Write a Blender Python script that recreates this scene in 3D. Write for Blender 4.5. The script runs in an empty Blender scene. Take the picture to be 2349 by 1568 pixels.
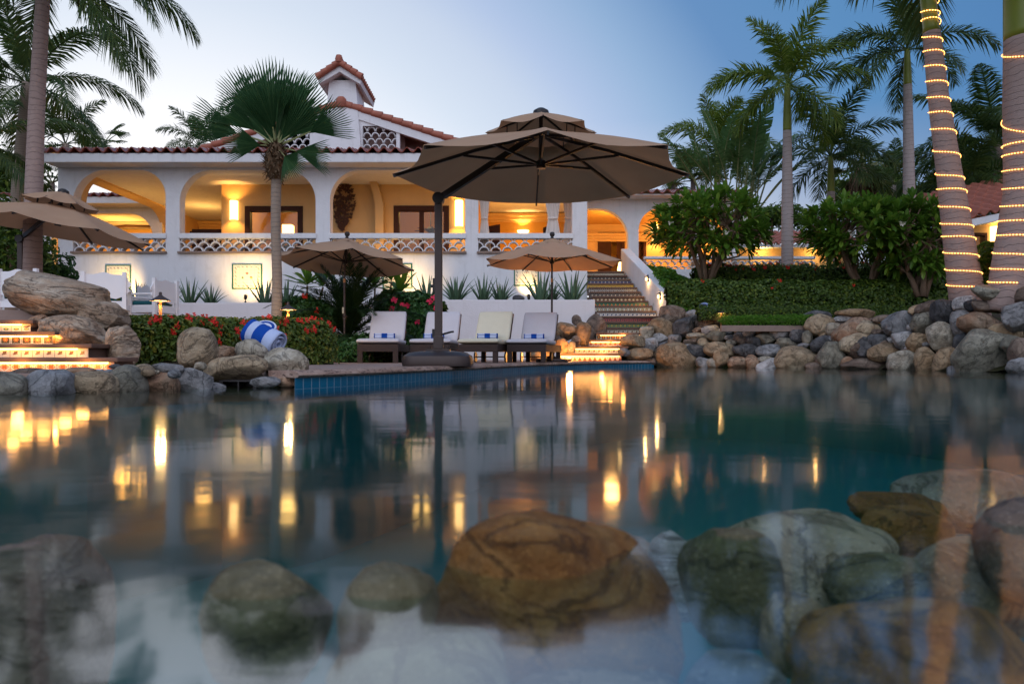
import bpy, bmesh, math, random
from mathutils import Vector, Matrix, noise
R = math.radians
random.seed(7)
scene = bpy.context.scene
COL = scene.collection
# ---------- places: sight lines measured on the photograph, turned into real points at depth d
K = 1.1175; F = 1566.0; HX = 1174.5; HY = 812.0; CZ = 0.29
def P(x, y, d): return Vector(((x - HX) / F * d, d * K, CZ + (HY - y) / F * d))
def PX(x, d): return (x - HX) / F * d
def PZ(y, d): return CZ + (HY - y) / F * d
DECK = 0.145

class MB:
    """collects faces; build() links them as one mesh object"""
    def __init__(s): s.v = []; s.f = []; s.uv = []; s.mi = []; s.cur = 0; s.has_uv = False
    def add(s, verts, faces, uvs=None):
        o = len(s.v); s.v.extend([tuple(p) for p in verts])
        for i, f in enumerate(faces):
            s.f.append(tuple(o + k for k in f)); s.mi.append(s.cur)
            if uvs: s.uv.append(uvs[i]); s.has_uv = True
            else: s.uv.append([(0, 0)] * len(f))
        return s
    def quad(s, a, b, c, d, uv=None): return s.add([a, b, c, d], [(0, 1, 2, 3)], [uv] if uv else None)
    def box(s, lo, hi, bev=0.0):
        x0, y0, z0 = lo; x1, y1, z1 = hi
        if x1 < x0: x0, x1 = x1, x0
        if y1 < y0: y0, y1 = y1, y0
        if z1 < z0: z0, z1 = z1, z0
        if bev <= 0:
            v = [(x0,y0,z0),(x1,y0,z0),(x1,y1,z0),(x0,y1,z0),(x0,y0,z1),(x1,y0,z1),(x1,y1,z1),(x0,y1,z1)]
            return s.add(v, [(3,2,1,0),(4,5,6,7),(0,1,5,4),(1,2,6,5),(2,3,7,6),(3,0,4,7)])
        b = min(bev, (x1-x0)*.49, (y1-y0)*.49, (z1-z0)*.49)
        bm = bmesh.new(); bmesh.ops.create_cube(bm, size=1)
        for w in bm.verts: w.co = Vector(((x0+x1)/2 + w.co.x*(x1-x0), (y0+y1)/2 + w.co.y*(y1-y0), (z0+z1)/2 + w.co.z*(z1-z0)))
        bmesh.ops.bevel(bm, geom=bm.edges[:], offset=b, segments=2, affect='EDGES', profile=.7)
        bm.verts.index_update(); s.add([w.co.copy() for w in bm.verts], [[w.index for w in f.verts] for f in bm.faces]); bm.free(); return s
    def prism(s, pts, y0, y1, axis='y'):
        """outline pts (a,b) swept along an axis: y: (a,Y,b)   x: (X,a,b)   z: (a,b,Z)"""
        def m(p, t): return {'y': (p[0], t, p[1]), 'x': (t, p[0], p[1]), 'z': (p[0], p[1], t)}[axis]
        n = len(pts)
        area = sum(pts[i][0]*pts[(i+1)%n][1] - pts[(i+1)%n][0]*pts[i][1] for i in range(n))
        if axis == 'y': area = -area
        if area < 0: pts = pts[::-1]
        if y1 < y0: y0, y1 = y1, y0
        v = [m(p, y0) for p in pts] + [m(p, y1) for p in pts]
        f = [tuple(range(n - 1, -1, -1)), tuple(range(n, 2*n))]
        f += [(i, (i+1) % n, n + (i+1) % n, n + i) for i in range(n)]
        return s.add(v, f)
    def tube(s, pts, rad, n=8, cap=True, flat=1.0):
        pts = [Vector(p) for p in pts]; m = len(pts); rr = rad if isinstance(rad, (list, tuple)) else [rad]*m
        v = []; prev = None
        for i, p in enumerate(pts):
            t = (pts[min(i+1, m-1)] - pts[max(i-1, 0)])
            if t.length < 1e-9: t = Vector((0, 0, 1))
            t.normalize()
            if prev is None:
                up = Vector((0, 0, 1)) if abs(t.z) < .9 else Vector((1, 0, 0))
                a = t.cross(up).normalized()
            else:
                a = (prev - t * prev.dot(t));
                if a.length < 1e-6: a = t.orthogonal()
                a.normalize()
            prev = a; b = t.cross(a)
            for k in range(n):
                an = 2*math.pi*k/n; v.append(p + a*math.cos(an)*rr[i] + b*math.sin(an)*rr[i]*flat)
        f = []
        for i in range(m-1):
            for k in range(n):
                k2 = (k+1) % n; f.append((i*n+k, i*n+k2, (i+1)*n+k2, (i+1)*n+k))
        if cap: f.append(tuple(range(n-1, -1, -1))); f.append(tuple((m-1)*n + k for k in range(n)))
        return s.add(v, f)
    def lathe(s, prof, c=(0, 0, 0), n=20, cap=True):
        """prof: (radius, z) rows"""
        v = []; c = Vector(c)
        for r, z in prof:
            for k in range(n):
                a = 2*math.pi*k/n; v.append(c + Vector((r*math.cos(a), r*math.sin(a), z)))
        f = []
        for i in range(len(prof)-1):
            for k in range(n):
                k2 = (k+1) % n; f.append((i*n+k, i*n+k2, (i+1)*n+k2, (i+1)*n+k))
        if cap: f.append(tuple(range(n-1, -1, -1))); f.append(tuple((len(prof)-1)*n + k for k in range(n)))
        return s.add(v, f)
    def bar(s, a, b, w, h):
        a = Vector(a); b = Vector(b); t = (b-a).normalized()
        up = Vector((0, 0, 1)) if abs(t.z) < .95 else Vector((0, 1, 0))
        x = t.cross(up).normalized(); y = x.cross(t)
        v = [p + x*sx*w/2 + y*sy*h/2 for p in (a, b) for sx, sy in ((-1,-1),(1,-1),(1,1),(-1,1))]
        return s.add(v, [(3,2,1,0),(4,5,6,7),(0,1,5,4),(1,2,6,5),(2,3,7,6),(3,0,4,7)])
    def grid(s, rows, uv=None, close=False):
        """rows of equal-length point lists"""
        m = len(rows); n = len(rows[0]); v = [p for r in rows for p in r]; f = []; u = []
        for i in range(m-1):
            for j in range(n if close else n-1):
                j2 = (j+1) % n
                f.append((i*n+j, i*n+j2, (i+1)*n+j2, (i+1)*n+j))
                if uv: u.append([uv[i][j], uv[i][j2], uv[i+1][j2], uv[i+1][j]])
        return s.add(v, f, u if uv else None)
    def xf(s, M, start=0):
        for i in range(start, len(s.v)): s.v[i] = tuple(M @ Vector(s.v[i]))
        return s
    def mesh(s, name, mats, smooth=False, off=None):
        me = bpy.data.meshes.new(name)
        vs = s.v if off is None else [(p[0]-off[0], p[1]-off[1], p[2]-off[2]) for p in s.v]
        me.from_pydata(vs, [], s.f)
        if not isinstance(mats, (list, tuple)): mats = [mats]
        for m in mats: me.materials.append(m)
        if len(mats) > 1: me.polygons.foreach_set('material_index', s.mi)
        if s.has_uv:
            l = me.uv_layers.new(name='UVMap'); flat = []
            for q in s.uv:
                for a in q: flat += [a[0], a[1]]
            l.data.foreach_set('uv', flat)
        if smooth: me.polygons.foreach_set('use_smooth', [True]*len(me.polygons))
        me.update(); return me
    def build(s, name, mats, parent=None, smooth=False, local=False, loc=None):
        """world-space points; with a parent (unrotated) they are taken relative to it unless local"""
        off = None
        if parent is not None and not local: off = wloc(parent)
        if parent is None and loc is not None: off = loc
        o = bpy.data.objects.new(name, s.mesh(name, mats, smooth, off)); COL.objects.link(o)
        if parent is not None: o.parent = parent
        if off is not None and parent is None: o.location = loc
        return o
def wloc(o):
    v = Vector((0, 0, 0))
    while o is not None: v += o.location; o = o.parent
    return v
def link(name, me, parent=None, loc=(0, 0, 0), rot=(0, 0, 0), scale=(1, 1, 1)):
    o = bpy.data.objects.new(name, me); COL.objects.link(o); o.parent = parent
    o.location = loc; o.rotation_euler = rot; o.scale = scale; return o
def tag(o, label=None, cat=None, group=None, kind=None):
    if label: o['label'] = label
    if cat: o['category'] = cat
    if group: o['group'] = group
    if kind: o['kind'] = kind
    return o
def thing(name, label, cat, loc=(0, 0, 0), group=None, rz=0.0):
    o = bpy.data.objects.new(name, None); COL.objects.link(o); o.location = loc; o.rotation_euler = (0, 0, rz)
    o.empty_display_size = .1; return tag(o, label, cat, group)
def kids(o): return [c for c in COL.objects if c.parent == o]
def dup(o, loc, rz=None, label=None, parent=None):
    c = o.copy(); COL.objects.link(c); c.parent = parent
    if parent is None:
        c.location = loc
        if rz is not None: c.rotation_euler.z = rz
        if label: c['label'] = label
    for ch in kids(o): dup(ch, None, parent=c)
    return c
def soft(o, w=.02, seg=2, ang=40):
    m = o.modifiers.new('soft', 'BEVEL'); m.width = w; m.segments = seg; m.limit_method = 'ANGLE'; m.angle_limit = R(ang); return o
def smooth_by_angle(o, ang=40):
    me = o.data; me.polygons.foreach_set('use_smooth', [True]*len(me.polygons))
    bm = bmesh.new(); bm.from_mesh(me)
    for e in bm.edges:
        if len(e.link_faces) == 2 and e.calc_face_angle(0) > R(ang): e.smooth = False
    bm.to_mesh(me); bm.free(); return o
def lerp(a, b, t): return a + (b - a)*t
def interp(tab, x):
    if x <= tab[0][0]: return tab[0][1]
    for (a, b), (c, d) in zip(tab, tab[1:]):
        if x <= c: return lerp(b, d, (x - a)/(c - a))
    return tab[-1][1]

# ---------- materials
def srgb(r, g, b):
    f = lambda c: (c/255/12.92) if c/255 <= .04045 else ((c/255 + .055)/1.055)**2.4
    return (f(r), f(g), f(b), 1)
class NT:
    def __init__(s, name):
        s.m = bpy.data.materials.new(name); s.m.use_nodes = True; s.t = s.m.node_tree; s.t.nodes.clear()
        s.out = s.n('ShaderNodeOutputMaterial')
    def n(s, typ, **kw):
        nd = s.t.nodes.new(typ)
        for k, v in kw.items():
            if k.startswith('_'): setattr(nd, k[1:], v)
            else:
                key = k.replace('__', ' ')
                try: key = int(key[1:]) if key[0] == 'i' and key[1:].isdigit() else key
                except ValueError: pass
                s.set(nd.inputs[key], v)
        return nd
    def set(s, sock, v):
        if isinstance(v, bpy.types.NodeSocket): s.t.links.new(v, sock)
        elif isinstance(v, bpy.types.Node): s.t.links.new(v.outputs[0], sock)
        else:
            if sock.type == 'RGBA' and len(v) == 3: v = (*v, 1)
            sock.default_value = v
    def math(s, op, a, b=0.0, c=None):
        nd = s.t.nodes.new('ShaderNodeMath'); nd.operation = op
        s.set(nd.inputs[0], a); s.set(nd.inputs[1], b)
        if c is not None: s.set(nd.inputs[2], c)
        return nd.outputs[0]
    def mix(s, fac, a, b, mode='MIX'):
        nd = s.t.nodes.new('ShaderNodeMix'); nd.data_type = 'RGBA'; nd.blend_type = mode
        s.set(nd.inputs[0], fac); s.set(nd.inputs[6], a); s.set(nd.inputs[7], b); return nd.outputs[2]
    def ramp(s, fac, stops, interp_='LINEAR'):
        nd = s.t.nodes.new('ShaderNodeValToRGB'); nd.color_ramp.interpolation = interp_
        el = nd.color_ramp.elements
        while len(el) > 1: el.remove(el[-1])
        for i, (p, c) in enumerate(stops):
            e = el[0] if i == 0 else el.new(p)
            e.position = p; e.color = (*c, 1) if len(c) == 3 else c
        s.set(nd.inputs[0], fac); return nd.outputs[0]
    def noise(s, vec, scale, detail=4, rough=.55, dist=0.0):
        nd = s.n('ShaderNodeTexNoise'); s.set(nd.inputs['Scale'], scale); s.set(nd.inputs['Detail'], detail)
        s.set(nd.inputs['Roughness'], rough); s.set(nd.inputs['Distortion'], dist)
        if vec is not None: s.set(nd.inputs['Vector'], vec)
        return nd.outputs[0]
    def bump(s, h, strength=.3, dist=.01, normal=None):
        nd = s.n('ShaderNodeBump'); s.set(nd.inputs['Strength'], strength); s.set(nd.inputs['Distance'], dist); s.set(nd.inputs['Height'], h)
        if normal is not None: s.set(nd.inputs['Normal'], normal)
        return nd.outputs[0]
    def bsdf(s, color, rough=.6, normal=None, metal=0.0, spec=.4, **kw):
        nd = s.n('ShaderNodeBsdfPrincipled'); s.set(nd.inputs['Base Color'], color); s.set(nd.inputs['Roughness'], rough)
        s.set(nd.inputs['Metallic'], metal); s.set(nd.inputs['Specular IOR Level'], spec)
        if normal is not None: s.set(nd.inputs['Normal'], normal)
        for k, v in kw.items(): s.set(nd.inputs[k.replace('__', ' ')], v)
        return nd.outputs[0]
    def surf(s, sh): s.set(s.out.inputs['Surface'], sh); return s.m
    def obj(s): return s.n('ShaderNodeTexCoord').outputs['Object']
    def pos(s): return s.n('ShaderNodeNewGeometry').outputs['Position']
def m_plain(name, c, rough=.5, metal=0, spec=.4, vary=.12, scale=6, bump=.1, bscale=60):
    t = NT(name); o = t.obj(); n1 = t.noise(o, scale, 5)
    col = t.mix(n1, tuple(x*(1-vary) for x in c), tuple(min(1, x*(1+vary)) for x in c))
    return t.surf(t.bsdf(col, rough, t.bump(t.noise(o, bscale, 3), bump, .004), metal, spec))
def m_stucco(name, c, stain=(.5, .45, .4), amount=.18):
    t = NT(name); p = t.pos(); big = t.noise(p, .9, 6, .6); st = t.ramp(t.noise(p, 2.2, 6, .65, .4), [(.52, (0, 0, 0)), (.8, (1, 1, 1))])
    col = t.mix(big, tuple(x*.90 for x in c), c)
    col = t.mix(t.math('MULTIPLY', st, amount), col, stain)
    run = t.ramp(t.noise(t.n('ShaderNodeMapping', Vector=p, Scale=(5, 5, .35)).outputs[0], 1.6, 5, .6), [(.55, (0, 0, 0)), (.75, (1, 1, 1))]); col = t.mix(t.math('MULTIPLY', run, amount*.9), col, stain)
    h = t.math('ADD', t.noise(p, 26, 4), t.math('MULTIPLY', t.noise(p, 3.5, 3), 1.6))
    return t.surf(t.bsdf(col, .85, t.bump(h, .35, .02), 0, .2))
def m_emit(name, c, strength):
    t = NT(name); e = t.n('ShaderNodeEmission'); t.set(e.inputs[0], c); t.set(e.inputs[1], strength); return t.surf(e.outputs[0])
def m_leaf(name, c1, c2, c3=None, trans=.25, rough=.45, spec=.35):
    t = NT(name); g = t.n('ShaderNodeNewGeometry'); r = g.outputs['Random Per Island']
    stops = [(0, c1), (.75, c2)] + ([(1, c3)] if c3 else [])
    col = t.ramp(r, stops); col = t.mix(t.math('MULTIPLY', t.noise(g.outputs['Position'], 9, 3), .5), col, tuple(x*.6 for x in c1))
    b = t.bsdf(col, rough, None, 0, spec); tr = t.n('ShaderNodeBsdfTranslucent'); t.set(tr.inputs[0], col)
    mx = t.n('ShaderNodeMixShader'); t.set(mx.inputs[0], trans); t.set(mx.inputs[1], b); t.set(mx.inputs[2], tr.outputs[0])
    return t.surf(mx.outputs[0])
def m_stone(name, c1, c2, c3, scale=3.0, band=0.0, speck=.35):
    t = NT(name); oi = t.n('ShaderNodeObjectInfo'); o = t.obj()
    off = t.n('ShaderNodeVectorMath', _operation='ADD'); cmb = t.n('ShaderNodeCombineXYZ')
    rnd = oi.outputs['Random']
    for i, k in enumerate((37.0, 71.0, 53.0)): t.set(cmb.inputs[i], t.math('MULTIPLY', rnd, k))
    t.set(off.inputs[0], o); t.set(off.inputs[1], cmb.outputs[0]); v = off.outputs[0]
    mp = t.n('ShaderNodeMapping'); t.set(mp.inputs['Vector'], v); mp.inputs['Rotation'].default_value = (.5, .4, .3)
    mp.inputs['Scale'].default_value = (1, 1, 1 + band*5); w = mp.outputs[0]
    n1 = t.noise(w, scale, 9, .62, .8); n2 = t.noise(v, scale*2.6, 8, .7, .3)
    col = t.ramp(n1, [(.30, c1), (.48, c2), (.66, c3)])
    col = t.mix(t.math('MULTIPLY', t.ramp(n2, [(.42, (0, 0, 0)), (.66, (1, 1, 1))]), .55), col, tuple(x*.38 for x in c1))
    vo = t.n('ShaderNodeTexVoronoi'); t.set(vo.inputs['Vector'], v); t.set(vo.inputs['Scale'], scale*26)
    col = t.mix(t.math('MULTIPLY', t.ramp(vo.outputs['Distance'], [(.05, (1, 1, 1)), (.32, (0, 0, 0))]), speck), col, tuple(min(1, x*1.7) for x in c3))
    # dark veins
    vn = t.noise(w, scale*.9, 6, .6, 1.6); vein = t.math('SUBTRACT', 1, t.math('MINIMUM', 1, t.math('MULTIPLY', t.math('ABSOLUTE', t.math('SUBTRACT', vn, .5)), 38)))
    col = t.mix(t.math('MULTIPLY', vein, .65), col, tuple(x*.22 for x in c2))
    hsv = t.n('ShaderNodeHueSaturation'); t.set(hsv.inputs['Color'], col)
    t.set(hsv.inputs['Value'], t.math('ADD', .82, t.math('MULTIPLY', rnd, .36)))
    h = t.math('SUBTRACT', t.math('ADD', t.noise(v, scale*2.2, 9, .65), t.math('MULTIPLY', t.noise(v, scale*22, 4), .16)), t.math('MULTIPLY', vein, .12))
    return t.surf(t.bsdf(hsv.outputs[0], .72, t.bump(h, 1.0, .07), 0, .3))

M = {}
M['white'] = m_stucco('white_stucco', (.79, .79, .80), (.42, .40, .38), .3)
M['planter'] = m_stucco('planter_stucco', (.80, .76, .76))
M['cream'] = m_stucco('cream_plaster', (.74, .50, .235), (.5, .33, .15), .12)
M['amber'] = m_stucco('lamplit_amber_plaster', (.66, .36, .09), (.45, .26, .08), .12)  # lamp warmth put into the plaster colour of inner walls and ceilings
M['roof'] = m_plain('glazed_red_roof_tile', (.23, .052, .03), .33, 0, .5, .45, 2.5, .3, 14)
M['roof_far'] = m_plain('weathered_red_roof_tile', (.36, .12, .075), .6, 0, .3, .35, 3, .3, 14)
M['soffit'] = m_plain('dusky_rose_soffit', (.30, .19, .17), .8)
M['mahogany'] = m_plain('dark_mahogany', (.050, .018, .010), .6, 0, .2, .3, 3)
M['ledge'] = m_plain('brown_cantera_ledge', (.26, .19, .155), .8, 0, .3, .3, 6, .4, 40)
M['dark'] = m_plain('near_black_metal', (.018, .014, .013), .45, 0, .4)
M['bronze'] = m_plain('bronze_brown_metal', (.055, .037, .032), .42, .3, .5, .1)
M['copper'] = m_plain('warm_copper', (.45, .22, .09), .45, .7, .5)
M['taupe'] = None
M['white_paint'] = m_plain('white_painted_wood', (.78, .78, .80), .5, 0, .4, .05, 5, .15, 30)
M['blue_cloth'] = m_plain('royal_blue_terry', (.012, .07, .36), .95, 0, .1, .15, 20, .6, 260)
M['white_cloth'] = m_plain('white_terry', (.72, .76, .84), .95, 0, .1, .06, 20, .6, 260)
M['cushion'] = m_plain('white_canvas_cushion', (.55, .53, .56), .9, 0, .15, .05, 8, .25, 160)
M['cream_cushion'] = m_plain('ivory_canvas_cushion', (.64, .60, .46), .9, 0, .15, .05, 8, .25, 160)
M['curtain'] = m_plain('white_curtain_cloth', (.78, .70, .64), .9, 0, .1, .05, 8)
M['rust'] = m_plain('rusted_sheet_metal', (.085, .037, .022), .7, .3, .4, .4, 8, .4, 40)
M['soil'] = m_plain('dark_soil', (.05, .04, .03), .95)
M['black'] = m_plain('flue_shade_black', (.008, .008, .008), .9)
M['led'] = m_emit('warm_led_strip', (1, .47, .11), 7.5)
M['glow'] = m_emit('warm_lamp_glass', (1, .60, .20), 5.0)
M['rope'] = None
def fabric():
    t = NT('taupe_umbrella_canvas'); o = t.obj(); col = t.mix(t.noise(o, 3, 4), (.43, .265, .165), (.51, .335, .215))
    w = t.math('ADD', t.math('SINE', t.math('MULTIPLY', t.n('ShaderNodeSeparateXYZ', i0=o).outputs[0], 900)), t.noise(o, 200, 2))
    b = t.bsdf(col, .9, t.bump(w, .12, .002), 0, .15); tr = t.n('ShaderNodeBsdfTranslucent'); t.set(tr.inputs[0], t.mix(.5, col, (.40, .16, .06)))
    mx = t.n('ShaderNodeMixShader'); t.set(mx.inputs[0], .20); t.set(mx.inputs[1], b); t.set(mx.inputs[2], tr.outputs[0]); return t.surf(mx.outputs[0])
M['taupe'] = fabric()
def wicker():
    t = NT('dark_brown_wicker'); o = t.obj(); br = t.n('ShaderNodeTexWave'); t.set(br.inputs['Vector'], o); t.set(br.inputs['Scale'], 38); br.bands_direction = 'X'
    b2 = t.n('ShaderNodeTexWave'); t.set(b2.inputs['Vector'], o); t.set(b2.inputs['Scale'], 38); b2.bands_direction = 'Z'
    h = t.math('MULTIPLY', br.outputs[1], b2.outputs[1]); col = t.mix(h, (.03, .019, .017), (.12, .075, .062))
    return t.surf(t.bsdf(col, .55, t.bump(h, .6, .01), 0, .4))
M['wicker'] = wicker()
def trunk_mat(name, c1, c2, ring=9.0, rough=.85):
    t = NT(name); o = t.obj(); sx = t.n('ShaderNodeSeparateXYZ', i0=o)
    z = t.math('ADD', t.math('MULTIPLY', sx.outputs[2], ring), t.math('MULTIPLY', t.noise(o, 2.2, 4), 2.2))
    fr = t.math('FRACT', z); groove = t.ramp(fr, [(0, (0, 0, 0)), (.10, (1, 1, 1)), (.9, (1, 1, 1)), (1, (.3, .3, .3))])
    fine = t.noise(t.n('ShaderNodeMapping', Vector=o, Scale=(3, 3, 40)).outputs[0], 4, 6, .7)
    col = t.mix(fine, c1, c2); col = t.mix(t.math('MULTIPLY', t.math('SUBTRACT', 1, groove), .55), col, tuple(x*.3 for x in c1))
    sp = t.ramp(t.noise(t.n('ShaderNodeMapping', Vector=o, Scale=(1, 1, 3.5)).outputs[0], 7, 5, .7), [(.58, (0, 0, 0)), (.72, (1, 1, 1))])
    col = t.mix(t.math('MULTIPLY', sp, .5), col, tuple(x*.35 for x in c1))
    return t.surf(t.bsdf(col, rough, t.bump(t.math('ADD', fine, groove), .5, .02), 0, .2))
M['trunk_pale'] = trunk_mat('pale_ringed_palm_bark', (.30, .245, .225), (.46, .39, .36), 8)
M['trunk_brown'] = trunk_mat('brown_ringed_palm_bark', (.25, .175, .15), (.44, .33, .285), 9)
M['trunk_grey'] = trunk_mat('grey_fibrous_palm_bark', (.22, .17, .13), (.40, .32, .25), 14)
M['shaft'] = m_plain('green_crownshaft', (.17, .20, .02), .4, 0, .4, .25, 2)
M['fibre'] = m_plain('brown_palm_fibre', (.13, .085, .05), .95, 0, .1, .5, 14, .8, 90)
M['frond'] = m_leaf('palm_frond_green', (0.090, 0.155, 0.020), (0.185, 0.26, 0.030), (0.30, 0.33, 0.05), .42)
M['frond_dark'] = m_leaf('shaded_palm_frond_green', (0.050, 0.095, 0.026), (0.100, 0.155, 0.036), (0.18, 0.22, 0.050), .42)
M['fan'] = m_leaf('fan_palm_green', (.05, .135, .05), (.075, .18, .07), (.11, .22, .085), .42)
M['petiole'] = m_plain('pale_green_petiole', (.24, .26, .11), .5)
M['banana'] = m_leaf('paddle_leaf_green', (.085, .18, .05), (.15, .26, .085), None, .4)
M['frangi'] = m_leaf('frangipani_leaf_green', (0.075, 0.175, 0.020), (0.145, 0.285, 0.030), (0.30, 0.44, 0.06), .34, .38)
M['bark'] = m_plain('tan_branch_bark', (.22, .15, .10), .85, 0, .2, .3, 8, .4, 40)
M['hedge'] = m_leaf('hedge_leaf_green', (0.058, 0.105, 0.013), (0.125, 0.185, 0.02), (0.33, 0.27, 0.03), .25)
M['hedge_dark'] = m_leaf('dark_hedge_leaf', (0.042, 0.088, 0.012), (0.092, 0.165, 0.020), (0.21, 0.27, 0.03), .3)
M['lime'] = m_leaf('bright_shrub_leaf', (0.081, 0.230, 0.023), (0.161, 0.356, 0.034), (0.265, 0.460, 0.069), .35)
M['core'] = m_plain('hedge_dark_core', (.016, .022, .008), .95)
M['cycad'] = m_leaf('cycad_leaf_green', (.016, .045, .014), (.03, .068, .022), (.055, .095, .03), .2)
M['shrub'] = m_leaf('glossy_shrub_leaf', (0.030, 0.096, 0.026), (0.060, 0.156, 0.038), (0.108, 0.228, 0.060), .2, .35)
M['agave'] = m_leaf('blue_green_agave', (.10, .19, .11), (.15, .25, .14), (.19, .29, .16), .1)
M['red'] = m_plain('scarlet_petal', (.62, .03, .02), .6, 0, .2, .25, 30)
M['pink'] = m_plain('hot_pink_petal', (.72, .035, .10), .6, 0, .2, .25, 30)
M['petal_white'] = m_plain('white_petal', (.8, .78, .68), .6)
ST = {
 'tan': m_stone('tan_granite', (.27, .19, .115), (.37, .28, .175), (.46, .37, .25)),
 'ochre': m_stone('ochre_granite', (.27, .165, .085), (.37, .25, .14), (.47, .36, .23)),
 'rust': m_stone('rusty_granite', (.25, .13, .075), (.35, .21, .125), (.44, .33, .23)),
 'grey': m_stone('grey_granite', (.17, .165, .16), (.26, .25, .24), (.36, .35, .34)),
 'olive': m_stone('olive_grey_granite', (.17, .155, .115), (.25, .23, .175), (.34, .32, .25)),
 'blue': m_stone('blue_grey_granite', (.15, .152, .155), (.23, .233, .235), (.33, .33, .33)),
 'charcoal': m_stone('charcoal_granite', (.05, .05, .052), (.085, .085, .088), (.16, .155, .15)),
 'brown': m_stone('brown_granite', (.11, .075, .055), (.19, .135, .10), (.30, .23, .17)),
 'pale': m_stone('whitish_granite', (.34, .32, .30), (.46, .44, .42), (.58, .56, .54)),
 'cream': m_stone('mottled_cream_granite', (.30, .25, .175), (.46, .40, .30), (.56, .51, .41), 4.0),
 'band': m_stone('banded_granite', (.14, .13, .13), (.30, .28, .27), (.55, .53, .51), 2.5, .8),
 'wet_brown': m_stone('wet_brown_granite', (.12, .042, .007), (.27, .11, .02), (.42, .22, .065), 4.2, .15),
 'wet_olive': m_stone('wet_olive_granite', (.085, .07, .03), (.16, .135, .065), (.30, .26, .16), 3.4),
 'boulder': m_stone('weathered_boulder', (.29, .17, .10), (.41, .29, .19), (.54, .45, .34), 2.0, .7, .2),
}
# ================= sky, light, camera
w = bpy.data.worlds.new('World'); scene.world = w; w.use_nodes = True
nt = w.node_tree; nt.nodes.clear()
def wn(t): return nt.nodes.new(t)
def wl(a, b): nt.links.new(a, b)
def wmath(op, a, b=0.0):
    n = wn('ShaderNodeMath'); n.operation = op
    for i, q in enumerate((a, b)):
        if isinstance(q, (int, float)): n.inputs[i].default_value = q
        else: wl(q, n.inputs[i])
    return n.outputs[0]
def wramp(fac, stops):
    n = wn('ShaderNodeValToRGB'); el = n.color_ramp.elements
    while len(el) > 1: el.remove(el[-1])
    for i, (p, c) in enumerate(stops):
        e = el[0] if i == 0 else el.new(p); e.position = p; e.color = (*c, 1)
    wl(fac, n.inputs[0]); return n.outputs[0]
tc = wn('ShaderNodeTexCoord')
GLOW = Vector((math.sin(R(-24)), math.cos(R(-24)), math.tan(R(-8)))).normalized()
nrm = wn('ShaderNodeVectorMath'); nrm.operation = 'NORMALIZE'; wl(tc.outputs['Generated'], nrm.inputs[0])
dot = wn('ShaderNodeVectorMath'); dot.operation = 'DOT_PRODUCT'; wl(nrm.outputs[0], dot.inputs[0]); dot.inputs[1].default_value = GLOW
ang = wmath('DIVIDE', wmath('ARCCOSINE', dot.outputs['Value']), math.pi)          # 0 at the afterglow, 1 opposite it
sep = wn('ShaderNodeSeparateXYZ'); wl(nrm.outputs[0], sep.inputs[0])
dusk = wramp(ang, [(0, (.72, .72, .71)), (18/180, (.72, .72, .72)), (24.5/180, (.66, .665, .67)), (32/180, (.46, .51, .57)), (36/180, (.39, .445, .53)), (39/180, (.30, .37, .50)), (43.3/180, (.20, .295, .43)), (48.3/180, (.09, .18, .33)), (55/180, (.07, .17, .32)),
                   (68/180, (.05, .13, .28)), (82/180, (.13, .20, .37)), (96/180, (.27, .33, .50)), (118/180, (.42, .47, .62)), (1, (.50, .48, .60))])
low = wramp(sep.outputs[2], [(0, (1, 1, 1)), (.10, (.9, .9, .9)), (.19, (.55, .55, .55)), (.29, (0, 0, 0))])
hz = wn('ShaderNodeMix'); hz.data_type = 'RGBA'; wl(wmath('MULTIPLY', low, .85), hz.inputs[0]); wl(dusk, hz.inputs[6])
hcol = wramp(ang, [(0, (.86, .83, .79)), (20/180, (.72, .72, .73)), (33/180, (.56, .56, .60)), (45/180, (.49, .47, .50)), (60/180, (.22, .26, .35)), (90/180, (.28, .30, .42)), (1, (.54, .46, .52))]); wl(hcol, hz.inputs[7])
sky = wn('ShaderNodeTexSky'); sky.sky_type = 'NISHITA'; sky.sun_disc = False; sky.sun_elevation = R(1.0); sky.sun_rotation = R(-24); sky.ozone_density = 4
bg1 = wn('ShaderNodeBackground'); wl(hz.outputs[2], bg1.inputs[0]); bg1.inputs[1].default_value = 1.0
bg2 = wn('ShaderNodeBackground'); wl(sky.outputs[0], bg2.inputs[0]); bg2.inputs[1].default_value = .05
addw = wn('ShaderNodeAddShader'); wl(bg1.outputs[0], addw.inputs[0]); wl(bg2.outputs[0], addw.inputs[1])
wo = wn('ShaderNodeOutputWorld'); wl(addw.outputs[0], wo.inputs[0])
sd = bpy.data.lights.new('dusk_fill', 'SUN'); sd.energy = .68; sd.angle = R(70); sd.color = (.82, .90, 1)  # soft fill added from behind the camera to brighten the facade, no real sun
so = bpy.data.objects.new('dusk_fill', sd); COL.objects.link(so)
so.rotation_euler = Vector((.25, .85, -.62)).to_track_quat('-Z', 'Y').to_euler()
cd = bpy.data.cameras.new('camera'); cam = bpy.data.objects.new('camera', cd); COL.objects.link(cam); scene.camera = cam
cam.location = (0, 0, CZ); cam.rotation_euler = (R(90), 0, 0); cd.sensor_width = 36; cd.lens = 36*F*K/2349
cd.shift_y = (HY - 784)/2349; cd.clip_start = .02; cd.clip_end = 2000
cd.dof.use_dof = True; cd.dof.focus_distance = 12; cd.dof.aperture_fstop = 4.0
vs = scene.view_settings; vs.view_transform = 'Standard'; vs.look = 'None'; vs.exposure = .54; vs.gamma = 1
cy = scene.cycles; cy.max_bounces = 8; cy.diffuse_bounces = 3; cy.glossy_bounces = 3; cy.transmission_bounces = 4; cy.transparent_max_bounces = 10
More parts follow.
